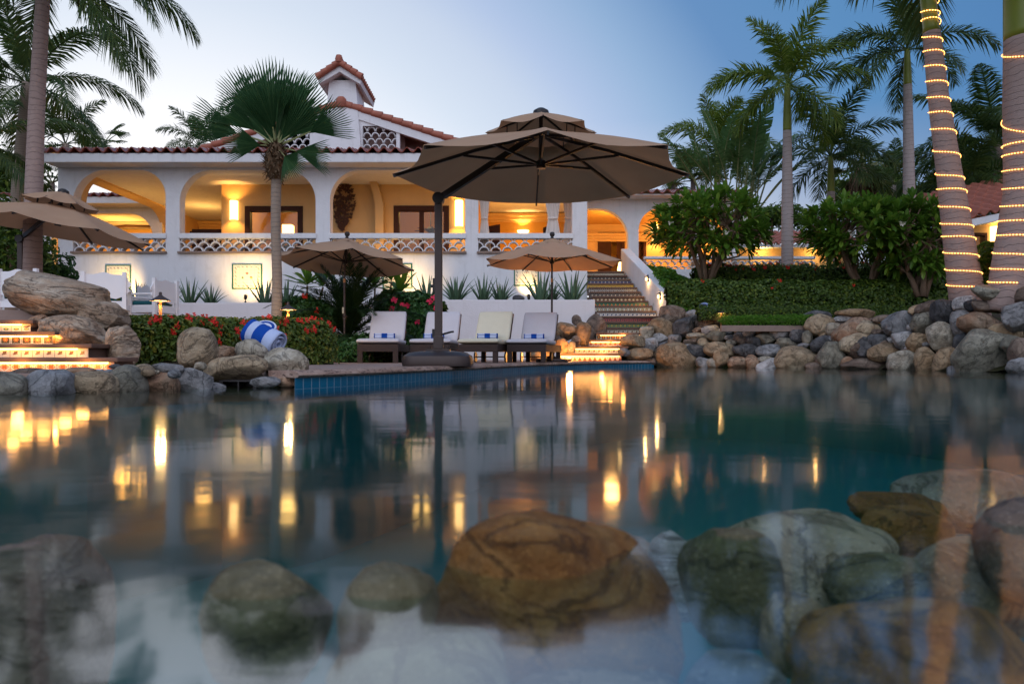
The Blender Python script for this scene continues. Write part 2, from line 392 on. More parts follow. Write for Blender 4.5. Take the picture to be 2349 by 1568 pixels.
cy.use_denoising = True; cy.sample_clamp_indirect = 4; cy.caustics_reflective = False; cy.caustics_refractive = False; cy.use_adaptive_sampling = True; cy.adaptive_threshold = .02
WARM = (1, .50, .13)
def lamp(name, loc, power, color=WARM, size=.05, spot=None, aim=None, blend=.5):
    l = bpy.data.lights.new(name, 'SPOT' if spot else 'POINT'); l.energy = power; l.color = color; l.shadow_soft_size = size
    if spot: l.spot_size = R(spot); l.spot_blend = blend
    o = bpy.data.objects.new(name, l); COL.objects.link(o); o.location = loc
    if aim is not None: o.rotation_euler = (Vector(aim) - Vector(loc)).to_track_quat('-Z', 'Y').to_euler()
    return o

# ================= pool outline at the waterline (pixel x, depth), left to right, then round behind the camera
shore = [(-420, 4.5), (-200, 4.6), (0, 4.75), (200, 4.95), (400, 5.4), (510, 5.75), (640, 5.85), (676, 5.9), (740, 6.12), (800, 6.45), (860, 6.85), (920, 7.3), (980, 7.85), (1040, 8.5), (1100, 9.4), (1150, 10.3), (1200, 11.2),
         (1260, 12.3), (1320, 13.3), (1380, 14.1), (1440, 14.8), (1500, 15.2), (1600, 14.9), (1700, 14.5), (1800, 14.2), (1900, 13.6), (2000, 13.0), (2100, 12.3), (2200, 11.5), (2300, 10.8), (2420, 9.9), (2560, 8.6), (2750, 6.6), (3000, 4.6)]
def shore_d(x): return interp(shore, x)
SH = [Vector((PX(x, d), d*K, 0)) for x, d in shore]
pool_poly = [(p.x, p.y) for p in SH] + [(6.2, 2.2), (5.5, -2.5), (-5.5, -2.5), (-7.2, 2.0)]
def inside(x, y, poly):
    c = False; j = len(poly)-1
    for i in range(len(poly)):
        xi, yi = poly[i]; xj, yj = poly[j]
        if (yi > y) != (yj > y) and x < (xj-xi)*(y-yi)/(yj-yi)+xi: c = not c
        j = i
    return c
def dist_poly(x, y, poly):
    best = 1e9
    for i in range(len(poly)):
        ax, ay = poly[i]; bx, by = poly[(i+1) % len(poly)]
        vx, vy = bx-ax, by-ay; t = max(0, min(1, ((x-ax)*vx+(y-ay)*vy)/(vx*vx+vy*vy+1e-9)))
        best = min(best, math.hypot(x-ax-t*vx, y-ay-t*vy))
    return best
# ---- terrain
def ground_h(x, y):
    d = y/K
    if inside(x, y, pool_poly): return -2.4
    t = dist_poly(x, y, pool_poly)
    if d < 3.5 and t < 6: return -.2 + min(.35, t*.3)
    bank = interp([(0, -.15), (.35, .1), (.9, .55), (1.5, .80), (2.2, .90), (3.2, 1.05), (4.4, 1.2), (6.5, 1.6), (9.5, 2.2), (16, 2.8)], t)
    right = max(0, min(1, (x - 3.55)/.5)) if d > 11 else max(0, min(1, (x - 4)/1.0))
    flat = interp([(0, -.2), (.4, .06), (1.0, .10)], t)
    left = max(0, min(1, (-3.2 - x)/1.2)) * max(0, min(1, (d - 7.3)/.8))
    base = lerp(flat, .60, left)
    base = lerp(base, 1.5, max(0, min(1, (d - 18.9)/.8)))
    base = lerp(base, 2.62, max(0, min(1, (d - 23)/5))) if x > -14.5 else lerp(base, 1.9, max(0, min(1, (d - 20)/8)))
    h = lerp(base, max(base*0, bank), right)
    far = max(0, min(1, (d - 45)/60)); return lerp(h, 3.0, far)
def axis_steps(a, b, f0, f1, step, coarse):
    n0 = max(1, round((f0 - a)/coarse)); nf = round((f1 - f0)/step); n1 = max(1, round((b - f1)/coarse))
    return [a + (f0 - a)*i/n0 for i in range(n0)] + [f0 + (f1 - f0)*i/nf for i in range(nf)] + [f1 + (b - f1)*i/n1 for i in range(n1 + 1)]
gx = axis_steps(-600, 600, -16, 16, .25, 36); gy = axis_steps(-300, 900, -4, 34, .25, 40)
mb = MB(); ix = {}
for j, y in enumerate(gy):
    for i, x in enumerate(gx):
        ix[i, j] = len(mb.v); mb.v.append((x, y, ground_h(x, y) + (noise.noise(Vector((x*.8, y*.8, 0)))*.03)))
fs = [(ix[i, j], ix[i+1, j], ix[i+1, j+1], ix[i, j+1]) for j in range(len(gy)-1) for i in range(len(gx)-1) if not any(mb.v[ix[a, b]][2] < -1.5 for a in (i, i+1) for b in (j, j+1))]
mb.f = fs; mb.mi = [0]*len(fs); mb.uv = [[(0, 0)]*4]*len(fs)
t = NT('garden_earth'); p = t.pos(); g = t.ramp(t.noise(p, 1.3, 6), [(.4, (.045, .034, .022)), (.6, (.03, .045, .012))])
M['earth'] = t.surf(t.bsdf(g, .95, t.bump(t.noise(p, 14, 5), .6, .04), 0, .1))
tag(mb.build('ground', M['earth'], smooth=True), kind='structure')
# ---- basin
t = NT('teal_pool_plaster'); p = t.pos()
M['plaster'] = t.surf(t.bsdf(t.mix(t.noise(p, .7, 4), (.001, .072, .080), (.002, .10, .108)), .8, None, 0, .1))
mb = MB(); n = len(pool_poly)
def pool_floor(x, y): return -1.55 + .95*max(0, min(1, (2.6 - y)/2.0)) * 1.0
ins = []
cxp, cyp = 0, 4.0
rows = []
for k in range(0, 9):
    s = 1 - (k/8)
    rows.append([Vector((cxp + (x-cxp)*s, cyp + (y-cyp)*s, pool_floor(cxp + (x-cxp)*s, cyp + (y-cyp)*s))) for x, y in pool_poly])
top = [Vector((x, y, -.11)) for x, y in pool_poly]
mb.grid([top] + rows, close=True)
tag(mb.build('pool_basin', M['plaster']), kind='structure')
def outward(k):
    a, b = Vector(pool_poly[k - 1]), Vector(pool_poly[(k + 1) % len(pool_poly)]); t_ = (b - a).normalized(); return Vector((-t_.y, t_.x, 0))
mb = MB(); mb.grid([[Vector((x, y, -.11)) for x, y in pool_poly], [Vector((x, y, 0)) + outward(k)*.10 + Vector((0, 0, -.03)) for k, (x, y) in enumerate(pool_poly)], [Vector((x, y, 0)) + outward(k)*.75 + Vector((0, 0, .075)) for k, (x, y) in enumerate(pool_poly)]], close=True)
tag(mb.build('shore', M['earth']), kind='structure')
# ---- water
t = NT('still_pool_water'); p = t.pos()
mp = t.n('ShaderNodeMapping', Vector=p, Scale=(1.0, 1.7, 1))
n1 = t.noise(mp.outputs[0], 1.5, 3, .5, .3); n2 = t.noise(mp.outputs[0], 7.5, 3, .5, .6)
hgt = t.math('ADD', n1, t.math('MULTIPLY', n2, .10)); bmp = t.bump(hgt, .035, .05)
gl = t.n('ShaderNodeBsdfGlossy'); t.set(gl.inputs['Roughness'], .075); t.set(gl.inputs['Normal'], bmp); t.set(gl.inputs['Color'], (.97, .98, 1, 1))
tr = t.n('ShaderNodeBsdfTransparent'); t.set(tr.inputs[0], (.84, .96, .95, 1))
mx = t.n('ShaderNodeMixShader'); dt = t.n('ShaderNodeVectorMath', _operation='DOT_PRODUCT'); t.set(dt.inputs[0], bmp); t.set(dt.inputs[1], t.n('ShaderNodeNewGeometry').outputs['Incoming'])
t.set(mx.inputs[0], t.ramp(t.math('ABSOLUTE', dt.outputs['Value']), [(0, (.95,)*3), (.035, (.66,)*3), (.087, (.40,)*3), (.156, (.25,)*3), (.276, (.19,)*3), (.36, (.30,)*3), (.45, (.31,)*3), (.6, (.11,)*3), (.8, (.05,)*3), (1, (.03,)*3)])); t.set(mx.inputs[1], tr.outputs[0]); t.set(mx.inputs[2], gl.outputs[0])
M['water'] = t.surf(mx.outputs[0])
mb = MB(); mb.add([(x*1.02, y + .12, 0) for x, y in pool_poly], [tuple(range(n-1, -1, -1))])
wat = mb.build('water', M['water']); tag(wat, kind='structure')
if wat.data.polygons[0].normal.z < 0: wat.data.flip_normals()
# ---- tiled waterline band, coping and deck, from pixel x 668 to 1520
edge = [p for (x, d), p in zip(shore, SH) if 660 <= x <= 1505]
def resample(pts, step):
    out = [pts[0].copy()]; acc = 0
    for a, b in zip(pts, pts[1:]):
        L = (b-a).length; s = step - acc
        while s <= L: out.append(a.lerp(b, s/L)); s += step
        acc = L - (s - step)
    return out
def smooth_line(pts, it=3):
    for _ in range(it): pts = [pts[0]] + [(pts[i-1] + pts[i]*2 + pts[i+1])/4 for i in range(1, len(pts)-1)] + [pts[-1]]
    return pts
edge = smooth_line(resample(edge, .12), 12)
def normals(pts):
    out = []
    for i in range(len(pts)):
        t_ = (pts[min(i+1, len(pts)-1)] - pts[max(0, i-1)]).normalized(); out.append(Vector((-t_.y, t_.x, 0)))
    return out          # pointing away from the pool (towards the deck)
en = normals(edge)
arc = [0]
for a, b in zip(edge, edge[1:]): arc.append(arc[-1] + (b-a).length)
t = NT('blue_glazed_waterline_tile'); uvn = t.n('ShaderNodeUVMap')
br = t.n('ShaderNodeTexBrick'); t.set(br.inputs['Vector'], uvn.outputs[0]); br.offset = 0
for k_, v_ in (('Scale', 1.0), ('Brick Width', 1.0), ('Row Height', 1.0), ('Mortar Size', .045), ('Mortar Smooth', .1), ('Bias', 0)): t.set(br.inputs[k_], v_)
t.set(br.inputs['Color1'], (.008, .10, .20, 1)); t.set(br.inputs['Color2'], (.012, .155, .27, 1)); t.set(br.inputs['Mortar'], (.32, .42, .46, 1))
M['pooltile'] = t.surf(t.bsdf(t.mix(.35, br.outputs[0], t.mix(t.noise(uvn.outputs[0], 2.3, 2), (.006, .08, .17), (.02, .2, .32)), 'MIX'), .12, t.bump(br.outputs[1], -.4, .004), 0, .6))
mb = MB(); TS = .098
zt = [-.14, -.13, .082]
rows = [[e + Vector((0, 0, z)) for e in edge] for z in (-.21, .085)]
uv = [[(a/TS, (z - .085)/TS + 10) for a in arc] for z in (-.21, .085)]
mb.grid(rows, uv)
tag(mb.build('waterline_tile', M['pooltile']), 'blue glazed tile band along the pool edge beneath the deck coping', 'tile band')
t = NT('brown_travertine_coping'); p = t.pos(); nn = t.noise(p, 5, 7, .7); 
col = t.ramp(nn, [(.32, (.15, .085, .06)), (.48, (.33, .22, .17)), (.68, (.46, .34, .27))])
pit = t.ramp(t.noise(t.n('ShaderNodeMapping', Vector=p, Scale=(1.3, 1, 3)).outputs[0], 16, 4, .6), [(.36, (0, 0, 0)), (.44, (1, 1, 1))])
col = t.mix(pit, (.07, .045, .035), col)
M['coping'] = t.surf(t.bsdf(col, .7, t.bump(t.math('ADD', nn, pit), .6, .015), 0, .3))
# coping stones, each a segment of the edge
prof = [(.34, .145), (.05, .147), (.0, .142), (-.035, .125), (-.045, .108), (-.035, .092), (0, .086), (.34, .086)]
seg = 7
cop = thing('pool_coping', 'rounded brown travertine coping along the curved pool edge of the deck', 'coping', edge[0])
i = 0
while i < len(edge) - 2:
    j = min(i + seg, len(edge) - 1); mb = MB(); rows = []
    for k in range(i, j + 1):
        pt = edge[k].copy()
        if k == i: pt = pt.lerp(edge[k+1], .05)
        if k == j: pt = pt.lerp(edge[k-1], .05)
        rows.append([pt + en[k]*o_ + Vector((0, 0, z)) for o_, z in prof])
    mb.grid(rows); mb.add(rows[0], [tuple(range(len(prof)))]); mb.add(rows[-1], [tuple(range(len(prof)-1, -1, -1))])
    smooth_by_angle(mb.build('coping_stone', M['coping'], cop), 50); i = j
deck_poly = [(e + en[k]*.32) for k, e in enumerate(edge)]
deck_poly = [(p_.x, p_.y) for p_ in deck_poly] + [(PX(1560, 15.4), 15.9*K), (PX(1400, 18), 18.4*K), (-4.6, 18.4*K), (-4.3, 11*K), (-3.4, 8*K), (PX(560, 6.5), 6.9*K)]
t = NT('brown_stone_deck'); p = t.pos(); br = t.n('ShaderNodeTexBrick'); t.set(br.inputs['Vector'], p); br.offset = .5
for k_, v_ in (('Scale', 1.0), ('Brick Width', .6), ('Row Height', .4), ('Mortar Size', .006)): t.set(br.inputs[k_], v_)
t.set(br.inputs['Color1'], (.30, .205, .165, 1)); t.set(br.inputs['Color2'], (.36, .255, .21, 1)); t.set(br.inputs['Mortar'], (.16, .11, .09, 1))
M['deck'] = t.surf(t.bsdf(t.mix(.4, br.outputs[0], t.ramp(t.noise(p, 3, 6, .7), [(.3, (.2, .13, .10)), (.7, (.44, .32, .27))])), .62, t.bump(t.noise(p, 20, 4), .3, .006), 0, .3))
mb = MB(); mb.prism(deck_poly, .02, .141, 'z'); tag(mb.build('pool_deck', M['deck']), kind='structure')
# left landing before the lit steps, and the raised dining patio
mb = MB(); mb.prism([(-9.5, 5.05*K), (PX(250, 5.3), 5.3*K), (PX(420, 5.75), 5.75*K), (PX(420, 6.5), 6.4*K), (PX(300, 6.6), 6.6*K), (-9.5, 6.6*K)], .0, .14, 'z'); tag(mb.build('step_landing', M['deck']), kind='structure')
mb = MB(); mb.prism([(-14, 7.0*K), (-4.7, 7.0*K), (-4.5, 8.15*K), (-3.7, 9.9*K), (-3.9, 17.9*K), (-14, 17.9*K)], .2, .745, 'z'); tag(mb.build('patio', M['deck']), kind='structure')
# ================= the villa
DF = 20.4; TH = .38/K                       # facade depth and thickness (in d)
FL = 2.87                                   # terrace floor
villa = thing('villa', 'white stucco two-storey villa with arched terrace and red tile roof', 'house', (PX(133, DF), DF*K, 1.0))
def arch_pts(x0, x1, zt, rl, rr, n=10, rzl=None, rzr=None):
    rzl = rzl or rl; rzr = rzr or rr; pts = []
    if rl > 0: pts += [(x0 + rl - rl*math.cos(a), zt - rzl + rzl*math.sin(a)) for a in [math.pi/2*k/n for k in range(n+1)]]
    else: pts += [(x0, zt)]
    if rr > 0: pts += [(x1 - rr + rr*math.sin(a), zt - rzr + rzr*math.cos(a)) for a in [math.pi/2*k/n for k in range(n+1)]]
    else: pts += [(x1, zt)]
    return pts
def comb(xl, xr, zb, zt, ops):
    """outline of a wall standing on zb with openings (x0,x1,ztop,rl,rr) that start at zb"""
    pts = [(xl, zb)]
    for op in ops:
        x0, x1, z1, rl, rr = op[:5]
        pts += [(x0, zb)] + arch_pts(x0, x1, z1, rl, rr) + [(x1, zb)]
    pts += [(xr, zb), (xr, zt), (xl, zt)]
    out = []
    for q in pts:
        if not out or abs(q[0]-out[-1][0]) + abs(q[1]-out[-1][1]) > 1e-5: out.append(q)
    return out
SIL = PZ(579, DF); CAP = PZ(535, DF); WTOP = PZ(371, DF)
bays = [(167, 380, 390, .98, .78), (412, 724, 390, .95, .92), (757, 1067, 390, .9, .9), (1097, 1313, 391, .9, .9)]
ops = [(PX(a, DF), PX(b, DF), PZ(t_, DF), rl, rr) for a, b, t_, rl, rr in bays]
mb = MB()
mb.prism(comb(PX(133, DF), PX(1347, DF), SIL, WTOP, ops), DF*K, DF*K + .38)
# lower wall with a slightly battered left end
mb.prism([(PX(133, DF), SIL), (PX(128, DF), 1.9), (PX(127, DF), 0), (PX(1347, DF), 0), (PX(1347, DF), SIL)], DF*K, DF*K + .38)
o = mb.build('wall', M['white'], villa)
# interior: floor, ceiling, back walls, side arch
XL = PX(133, DF); XR = PX(1347, DF); CEIL = 6.12
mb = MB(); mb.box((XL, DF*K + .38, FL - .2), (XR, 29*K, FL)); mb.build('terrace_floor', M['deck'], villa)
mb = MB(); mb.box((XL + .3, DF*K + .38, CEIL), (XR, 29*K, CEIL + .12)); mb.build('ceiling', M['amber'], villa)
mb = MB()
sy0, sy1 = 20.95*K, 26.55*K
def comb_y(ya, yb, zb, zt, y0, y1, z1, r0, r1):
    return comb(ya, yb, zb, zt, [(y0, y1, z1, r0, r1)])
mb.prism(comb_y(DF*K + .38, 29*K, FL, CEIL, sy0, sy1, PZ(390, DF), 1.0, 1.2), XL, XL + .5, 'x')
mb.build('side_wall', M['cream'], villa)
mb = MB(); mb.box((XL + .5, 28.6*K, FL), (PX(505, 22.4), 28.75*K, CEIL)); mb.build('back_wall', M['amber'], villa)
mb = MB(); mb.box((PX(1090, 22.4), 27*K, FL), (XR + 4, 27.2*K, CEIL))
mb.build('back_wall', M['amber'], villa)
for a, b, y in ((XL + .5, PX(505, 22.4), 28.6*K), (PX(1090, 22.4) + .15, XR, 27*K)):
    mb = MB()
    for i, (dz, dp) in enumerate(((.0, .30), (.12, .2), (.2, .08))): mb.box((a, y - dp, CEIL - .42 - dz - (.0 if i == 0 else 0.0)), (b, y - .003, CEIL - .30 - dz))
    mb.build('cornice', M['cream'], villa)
# the room block with its glazed doors
W0, W1 = PX(508, 22.4), PX(1090, 22.4); wy = 22.4*K
d1 = (PX(562, 22.4), PX(695, 22.4), PZ(473, 22.4), 0, 0); d2 = (PX(903, 22.4), PX(1030, 22.4), PZ(472, 22.4), 0, 0)
mb = MB(); mb.prism(comb(W0, W1, FL, CEIL, [d1, d2]), wy, wy + .22)
mb.build('room_wall', M['cream'], villa)
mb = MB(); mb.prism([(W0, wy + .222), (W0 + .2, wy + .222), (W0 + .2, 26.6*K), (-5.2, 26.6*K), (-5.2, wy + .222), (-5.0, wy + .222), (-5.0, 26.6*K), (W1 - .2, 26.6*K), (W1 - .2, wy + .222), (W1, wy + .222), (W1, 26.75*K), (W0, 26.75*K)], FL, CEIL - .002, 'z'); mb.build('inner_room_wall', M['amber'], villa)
t = NT('clear_window_glass'); gl = t.n('ShaderNodeBsdfGlossy'); t.set(gl.inputs[1], .02); tr = t.n('ShaderNodeBsdfTransparent'); t.set(tr.inputs[0], (.9, .88, .8, 1))
mx = t.n('ShaderNodeMixShader'); t.set(mx.inputs[0], .03); t.set(mx.inputs[1], tr); t.set(mx.inputs[2], gl); M['glass'] = t.surf(mx.outputs[0])
for x0, x1, zt, _, _ in (d1, d2):
    g = 1.0; mbf = MB(); tk = .17
    mbf.box((x0, wy - .03, FL), (x0 + tk, wy + .2, zt)); mbf.box((x1 - tk, wy - .03, FL), (x1, wy + .2, zt)); mbf.box((x0 + tk, wy - .03, zt - tk), (x1 - tk, wy + .2, zt))
    mid = lerp(x0, x1, .5); mbf.box((mid - .07, wy + .02, FL), (mid + .07, wy + .15, zt - tk)); mbf.box((x0 + tk, wy + .04, FL), (mid - .07, wy + .14, FL + .2)); mbf.box((mid + .07, wy + .04, FL), (x1 - tk, wy + .14, FL + .2))
    f = mbf.build('glazed_door', M['mahogany'], villa)
    pm = MB(); pm.box((x0 + tk, wy + .085, FL + .2), (mid - .07, wy + .095, zt - tk)); pm.build('pane', M['glass'], f, loc=None)
    pm = MB(); pm.box((mid + .07, wy + .085, FL + .2), (x1 - tk, wy + .095, zt - tk)); pm.build('pane', M['glass'], f)
# slanted pilaster in the third bay
mb = MB(); a = PX(846, 22.2); mb.prism([(a, CEIL), (a + .22, CEIL), (a + .50, PZ(470, 22.2)), (a + .52, FL), (a + .26, FL), (a + .24, PZ(470, 22.2))], wy - .42, wy - .002); mb.build('pilaster', M['cream'], villa)
# railings: cap, fish-scale lattice of half-round tiles, ledge
def lattice(mb, x0, x1, z0, z1, y0, y1, pitch, r, rise, th=.028, n=9):
    row = 0; z = z0 - r*.15
    while z < z1 - .02:
        x = x0 + (pitch/2 if row % 2 else 0) - pitch*.5
        while x < x1 + pitch*.5:
            outer = []; inner = []
            for k in range(n + 1):
                a_ = math.pi*k/n
                for L, rr in ((outer, r), (inner, r - th)):
                    L.append((x + rr*math.cos(a_), z + rr*1.12*math.sin(a_)))
            # clip to the opening
            pts = outer + inner[::-1]
            pts = [(min(max(px_, x0), x1), min(max(pz_, z0), z1)) for px_, pz_ in pts]
            for k in range(n):
                q = [pts[k], pts[k+1], pts[2*n - k], pts[2*n + 1 - k]]
                ar = abs(sum(q[i][0]*q[(i+1) % 4][1] - q[(i+1) % 4][0]*q[i][1] for i in range(4)))
                if ar > 1e-5: mb.prism(q, y0 + (.004 if row % 2 else 0), y1)
            x += pitch
        z += rise; row += 1
for a, b in ((167, 380), (412, 724), (757, 1067), (1097, 1313)):
    x0, x1 = PX(a, DF), PX(b, DF); cz0 = PZ(547, DF)
    rl = MB(); rl.box((x0 - .03, DF*K - .05, cz0), (x1 + .03, DF*K + .30, CAP), .02)
    ro = rl.build('railing', M['white'], villa)
    lm = MB(); lattice(lm, x0, x1, SIL + .03, cz0, DF*K + .03, DF*K + .26, .350, .168, .145); lm.build('lattice', M['white'], ro)
    lm = MB(); lm.box((x0 - .04, DF*K - .09, SIL - .035), (x1 + .04, DF*K + .34, SIL + .03), .02); lm.build('ledge', M['ledge'], ro)
# eaves and roof
def tile_sheet(mb, xa, xb, ya, za, yb, zb, pitch=.33, amp=.075, th=.035, courses=None, seg=8):
    """barrel-tile roof: wave across x, running from the eave (ya,za) up to (yb,zb)"""
    nx = int((xb - xa)/pitch)*seg; rows_t = []; rows_b = []
    L = math.hypot(yb - ya, zb - za); nc = courses or max(1, int(L/.42)); ny, nz = -(zb - za)/L, (yb - ya)/L
    tvals = []
    for c in range(nc): tvals += [(c/nc, 0.0 if c == 0 else .0), ((c + 1)/nc - 1e-4, -.028)]
    for tt, drop in tvals:
        r1 = []; r2 = []
        for i in range(nx + 1):
            x = xa + (xb - xa)*i/nx; ph = 2*math.pi*i/seg; wv = amp*math.cos(ph)*(1 if math.cos(ph) > 0 else .75) + noise.noise(Vector((x*3, tt*9, za)))*.012
            y = lerp(ya, yb, tt); z = lerp(za, zb, tt) + drop
            r1.append(Vector((x, y + ny*wv, z + nz*wv))); r2.append(Vector((x, y + ny*(wv - th), z + nz*(wv - th))))
        rows_t.append(r1); rows_b.append(r2)
    mb.grid(rows_t); mb.grid([rows_t[0], rows_b[0]][::-1]); mb.grid([rows_b[0], rows_b[-1]])
    return mb
EY = 19.8*K; XE0, XE1 = PX(99, 19.8), PX(1349, 19.8); EZ0, EZ1 = PZ(372, 19.8), PZ(351, 19.8)
mb = MB(); mb.box((XE0, EY, EZ0), (XE1, 29.4*K, EZ1), .03); mb.build('eave', M['white'], villa)
mb = MB(); mb.box((XE0 + .08, EY + .25, EZ1 - .002), (XE1 - .08, 29*K, EZ1 + .02)); 
tile_sheet(mb, XE0 - .06, XE1 + .06, EY - .07, EZ1 + .085, 25.2*K, EZ1 + 1.42, .328, .078)
mb.prism([(25.2*K, EZ1 + 1.4), (29.4*K, EZ1 + .1), (29.4*K, EZ1 + .02), (25.2*K, EZ1 + .02)], XE0 + .1, XE1 - .1, 'x')
o = smooth_by_angle(mb.build('roof', M['roof'], villa), 55)
# gable with lattice windows and the chimney tower
GD = 25.0; gy = GD*K; ap = P(785, 241, GD)
gl_, gr_ = P(486, 344, GD), P(1040, 326, GD)
sl = (ap.z - gr_.z)/(gr_.x - ap.x)
rk = .36
mbw = MB(); 
def gz(x): return ap.z - abs(x - ap.x)*sl
# rake boards
mbw.prism([(gl_.x - .2, gz(gl_.x - .2) - .02), (ap.x, ap.z - .02), (gr_.x + .6, gz(gr_.x + .6) - .02), (gr_.x + .6, gz(gr_.x + .6) - rk), (ap.x, ap.z - rk), (gl_.x - .2, gz(gl_.x - .2) - rk)], gy - .15, gy + .05)
mbw.build('rake_board', M['white'], villa)
# gable roof slopes with a verge of barrel tiles
mb = MB()
for s_ in (-1, 1):
    xe = (gl_.x - .3) if s_ < 0 else gr_.x + .7; n_ = 13
    for k in range(n_):
        xa_, xb_ = lerp(ap.x, xe, k/n_), lerp(ap.x, xe, (k + 1.06)/n_)
        za_, zb_ = gz(xa_) + .03, gz(xb_) + .03 + (.03 if k else 0)
        mb.tube([(xa_, gy - .12, za_ + .0), (xb_, gy - .12, zb_ + .012)], [.115, .135], 10)
        mb.add([(xa_, gy - .1, za_ + .06), (xb_, gy - .1, zb_ + .06), (xb_, gy + 4.6, zb_ + .06), (xa_, gy + 4.6, za_ + .06)], [(0, 1, 2, 3)])
        mb.add([(xa_, gy + .05, za_ - .06), (xb_, gy + .05, zb_ - .06), (xb_, gy + 4.6, zb_ - .06), (xa_, gy + 4.6, za_ - .06)], [(3, 2, 1, 0)])
mb.lathe([(.0, .30), (.12, .28), (.19, .18), (.20, .05), (.16, -.08)], (ap.x, gy - .16, ap.z - .05), 12)
mb.tube([(ap.x, gy - .2, ap.z + .08), (ap.x, gy + 4.6, ap.z + .08)], .14, 10)
smooth_by_angle(mb.build('gable_roof', M['roof_far'], villa), 50)
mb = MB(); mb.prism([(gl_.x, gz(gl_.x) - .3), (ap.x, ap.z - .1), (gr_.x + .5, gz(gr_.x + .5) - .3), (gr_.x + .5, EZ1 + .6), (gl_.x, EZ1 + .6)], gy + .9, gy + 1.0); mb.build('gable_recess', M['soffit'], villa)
# wing walls left and right of the tower with openings
gw = MB(); zb_ = EZ1 + .9
for a, b, oa, ob, yt, o0, o1 in ((640, 760, 648, 712, 268, 292, 346), (820, 918, 833, 910, 268, 291, 346)):
    X0, X1 = PX(a, GD), PX(b, GD); A, B = PX(oa, GD), PX(ob, GD); zt0 = PZ(o0, GD); zt1 = PZ(o1, GD)
    top0, top1 = gz(X0) - rk + .02, gz(X1) - rk + .02
    if a < 785: gw.prism([(X0, zb_), (A, zb_), (A, zt0), (B, zt0), (B, zb_), (X1, zb_), (X1, top1), (X0, top0)], gy - .10, gy + .14)
    else: gw.prism([(X0, zb_), (A, zb_), (A, zt0), (B, zt0), (B, zb_), (X1, zb_), (X1, gz(X1) + .0), (PX(872, GD), gz(PX(872, GD)) - rk), (X0, top0)], gy - .10, gy + .14)
gwo = gw.build('gable_wall', M['white'], villa)
for A, B in ((648, 712), (833, 910)):
    lm = MB(); lattice(lm, PX(A, GD), PX(B, GD), zb_ - .05, PZ(292, GD), gy - .04, gy + .1, .30, .148, .215, .03); lm.build('lattice', M['white'], gwo)
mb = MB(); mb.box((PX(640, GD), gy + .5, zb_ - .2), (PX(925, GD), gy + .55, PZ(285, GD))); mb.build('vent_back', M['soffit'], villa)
# tower: tapered shaft, hooded little gable roof
tw = MB(); tz0, tz1 = zb_ - .3, PZ(187, GD)
def frus(mb, x0, x1, xa, xb, y0, y1, ya, yb, za, zb):
    mb.add([(x0, y0, za), (x1, y0, za), (x1, y1, za), (x0, y1, za), (xa, ya, zb), (xb, ya, zb), (xb, yb, zb), (xa, yb, zb)], [(3,2,1,0),(4,5,6,7),(0,1,5,4),(1,2,6,5),(2,3,7,6),(3,0,4,7)])
frus(tw, PX(741, GD), PX(836, GD), PX(757, GD), PX(817, GD), gy - .30, gy + 1.5, gy - .12, gy + 1.3, tz0, tz1)
tw.build('chimney', M['white'], villa)
hp = P(785, 156, GD); hy0, hy1 = gy - .5, gy + 2.2
hw = PX(834, GD) - hp.x; hz = PZ(190, GD) + .02
for nm_, mt_, off, th_, y0, y1 in (('chimney_hood', 'white', -.10, .16, hy0, hy1),):
    mb = MB(); sl2 = (hp.z - hz)/hw
    mb.prism([(hp.x - hw, hz - .02), (hp.x, hp.z - .04), (hp.x + hw, hz - .02), (hp.x + hw - .04, hz - .22), (hp.x, hp.z - .30), (hp.x - hw + .04, hz - .22)], y0 + .06, y1)
    mb.build(nm_, M[mt_], villa)
mb = MB()
for s_ in (-1, 1):
    for k in range(4):
        xa_, xb_ = hp.x + s_*hw*1.03*k/4, hp.x + s_*hw*1.03*(k + 1.1)/4
        mb.tube([(xa_, hy0, hp.z - abs(xa_ - hp.x)*sl2 + .02), (xb_, hy0, hp.z - abs(xb_ - hp.x)*sl2 + .05)], [.10, .12], 10)
    for k in range(10):
        yy = hy0 + .12 + k*(hy1 - hy0 - .12)/10
        mb.tube([(hp.x, yy, hp.z + .02), (hp.x + s_*hw*1.06, yy, hz - .01)], .085, 8)
    mb.quad((hp.x, hy0, hp.z), (hp.x + s_*hw*1.05, hy0, hz - .03), (hp.x + s_*hw*1.05, hy1, hz - .03), (hp.x, hy1, hp.z))
mb.tube([(hp.x, hy0 - .08, hp.z + .10), (hp.x, hy1, hp.z + .10)], .13, 10); mb.lathe([(0, .2), (.1, .17), (.14, .05), (.12, -.08)], (hp.x, hy0 - .03, hp.z + .08), 10)
smooth_by_angle(mb.build('chimney_roof', M['roof_far'], villa), 50)
mb = MB(); mb.prism([(hp.x - .62, tz1 + .005), (hp.x + .62, tz1 + .005), (hp.x, hp.z - .32)], gy + .3, gy + .34); mb.build('flue_dark_panel', M['black'], villa)  # flat black panel, the shade inside the flue put into its colour
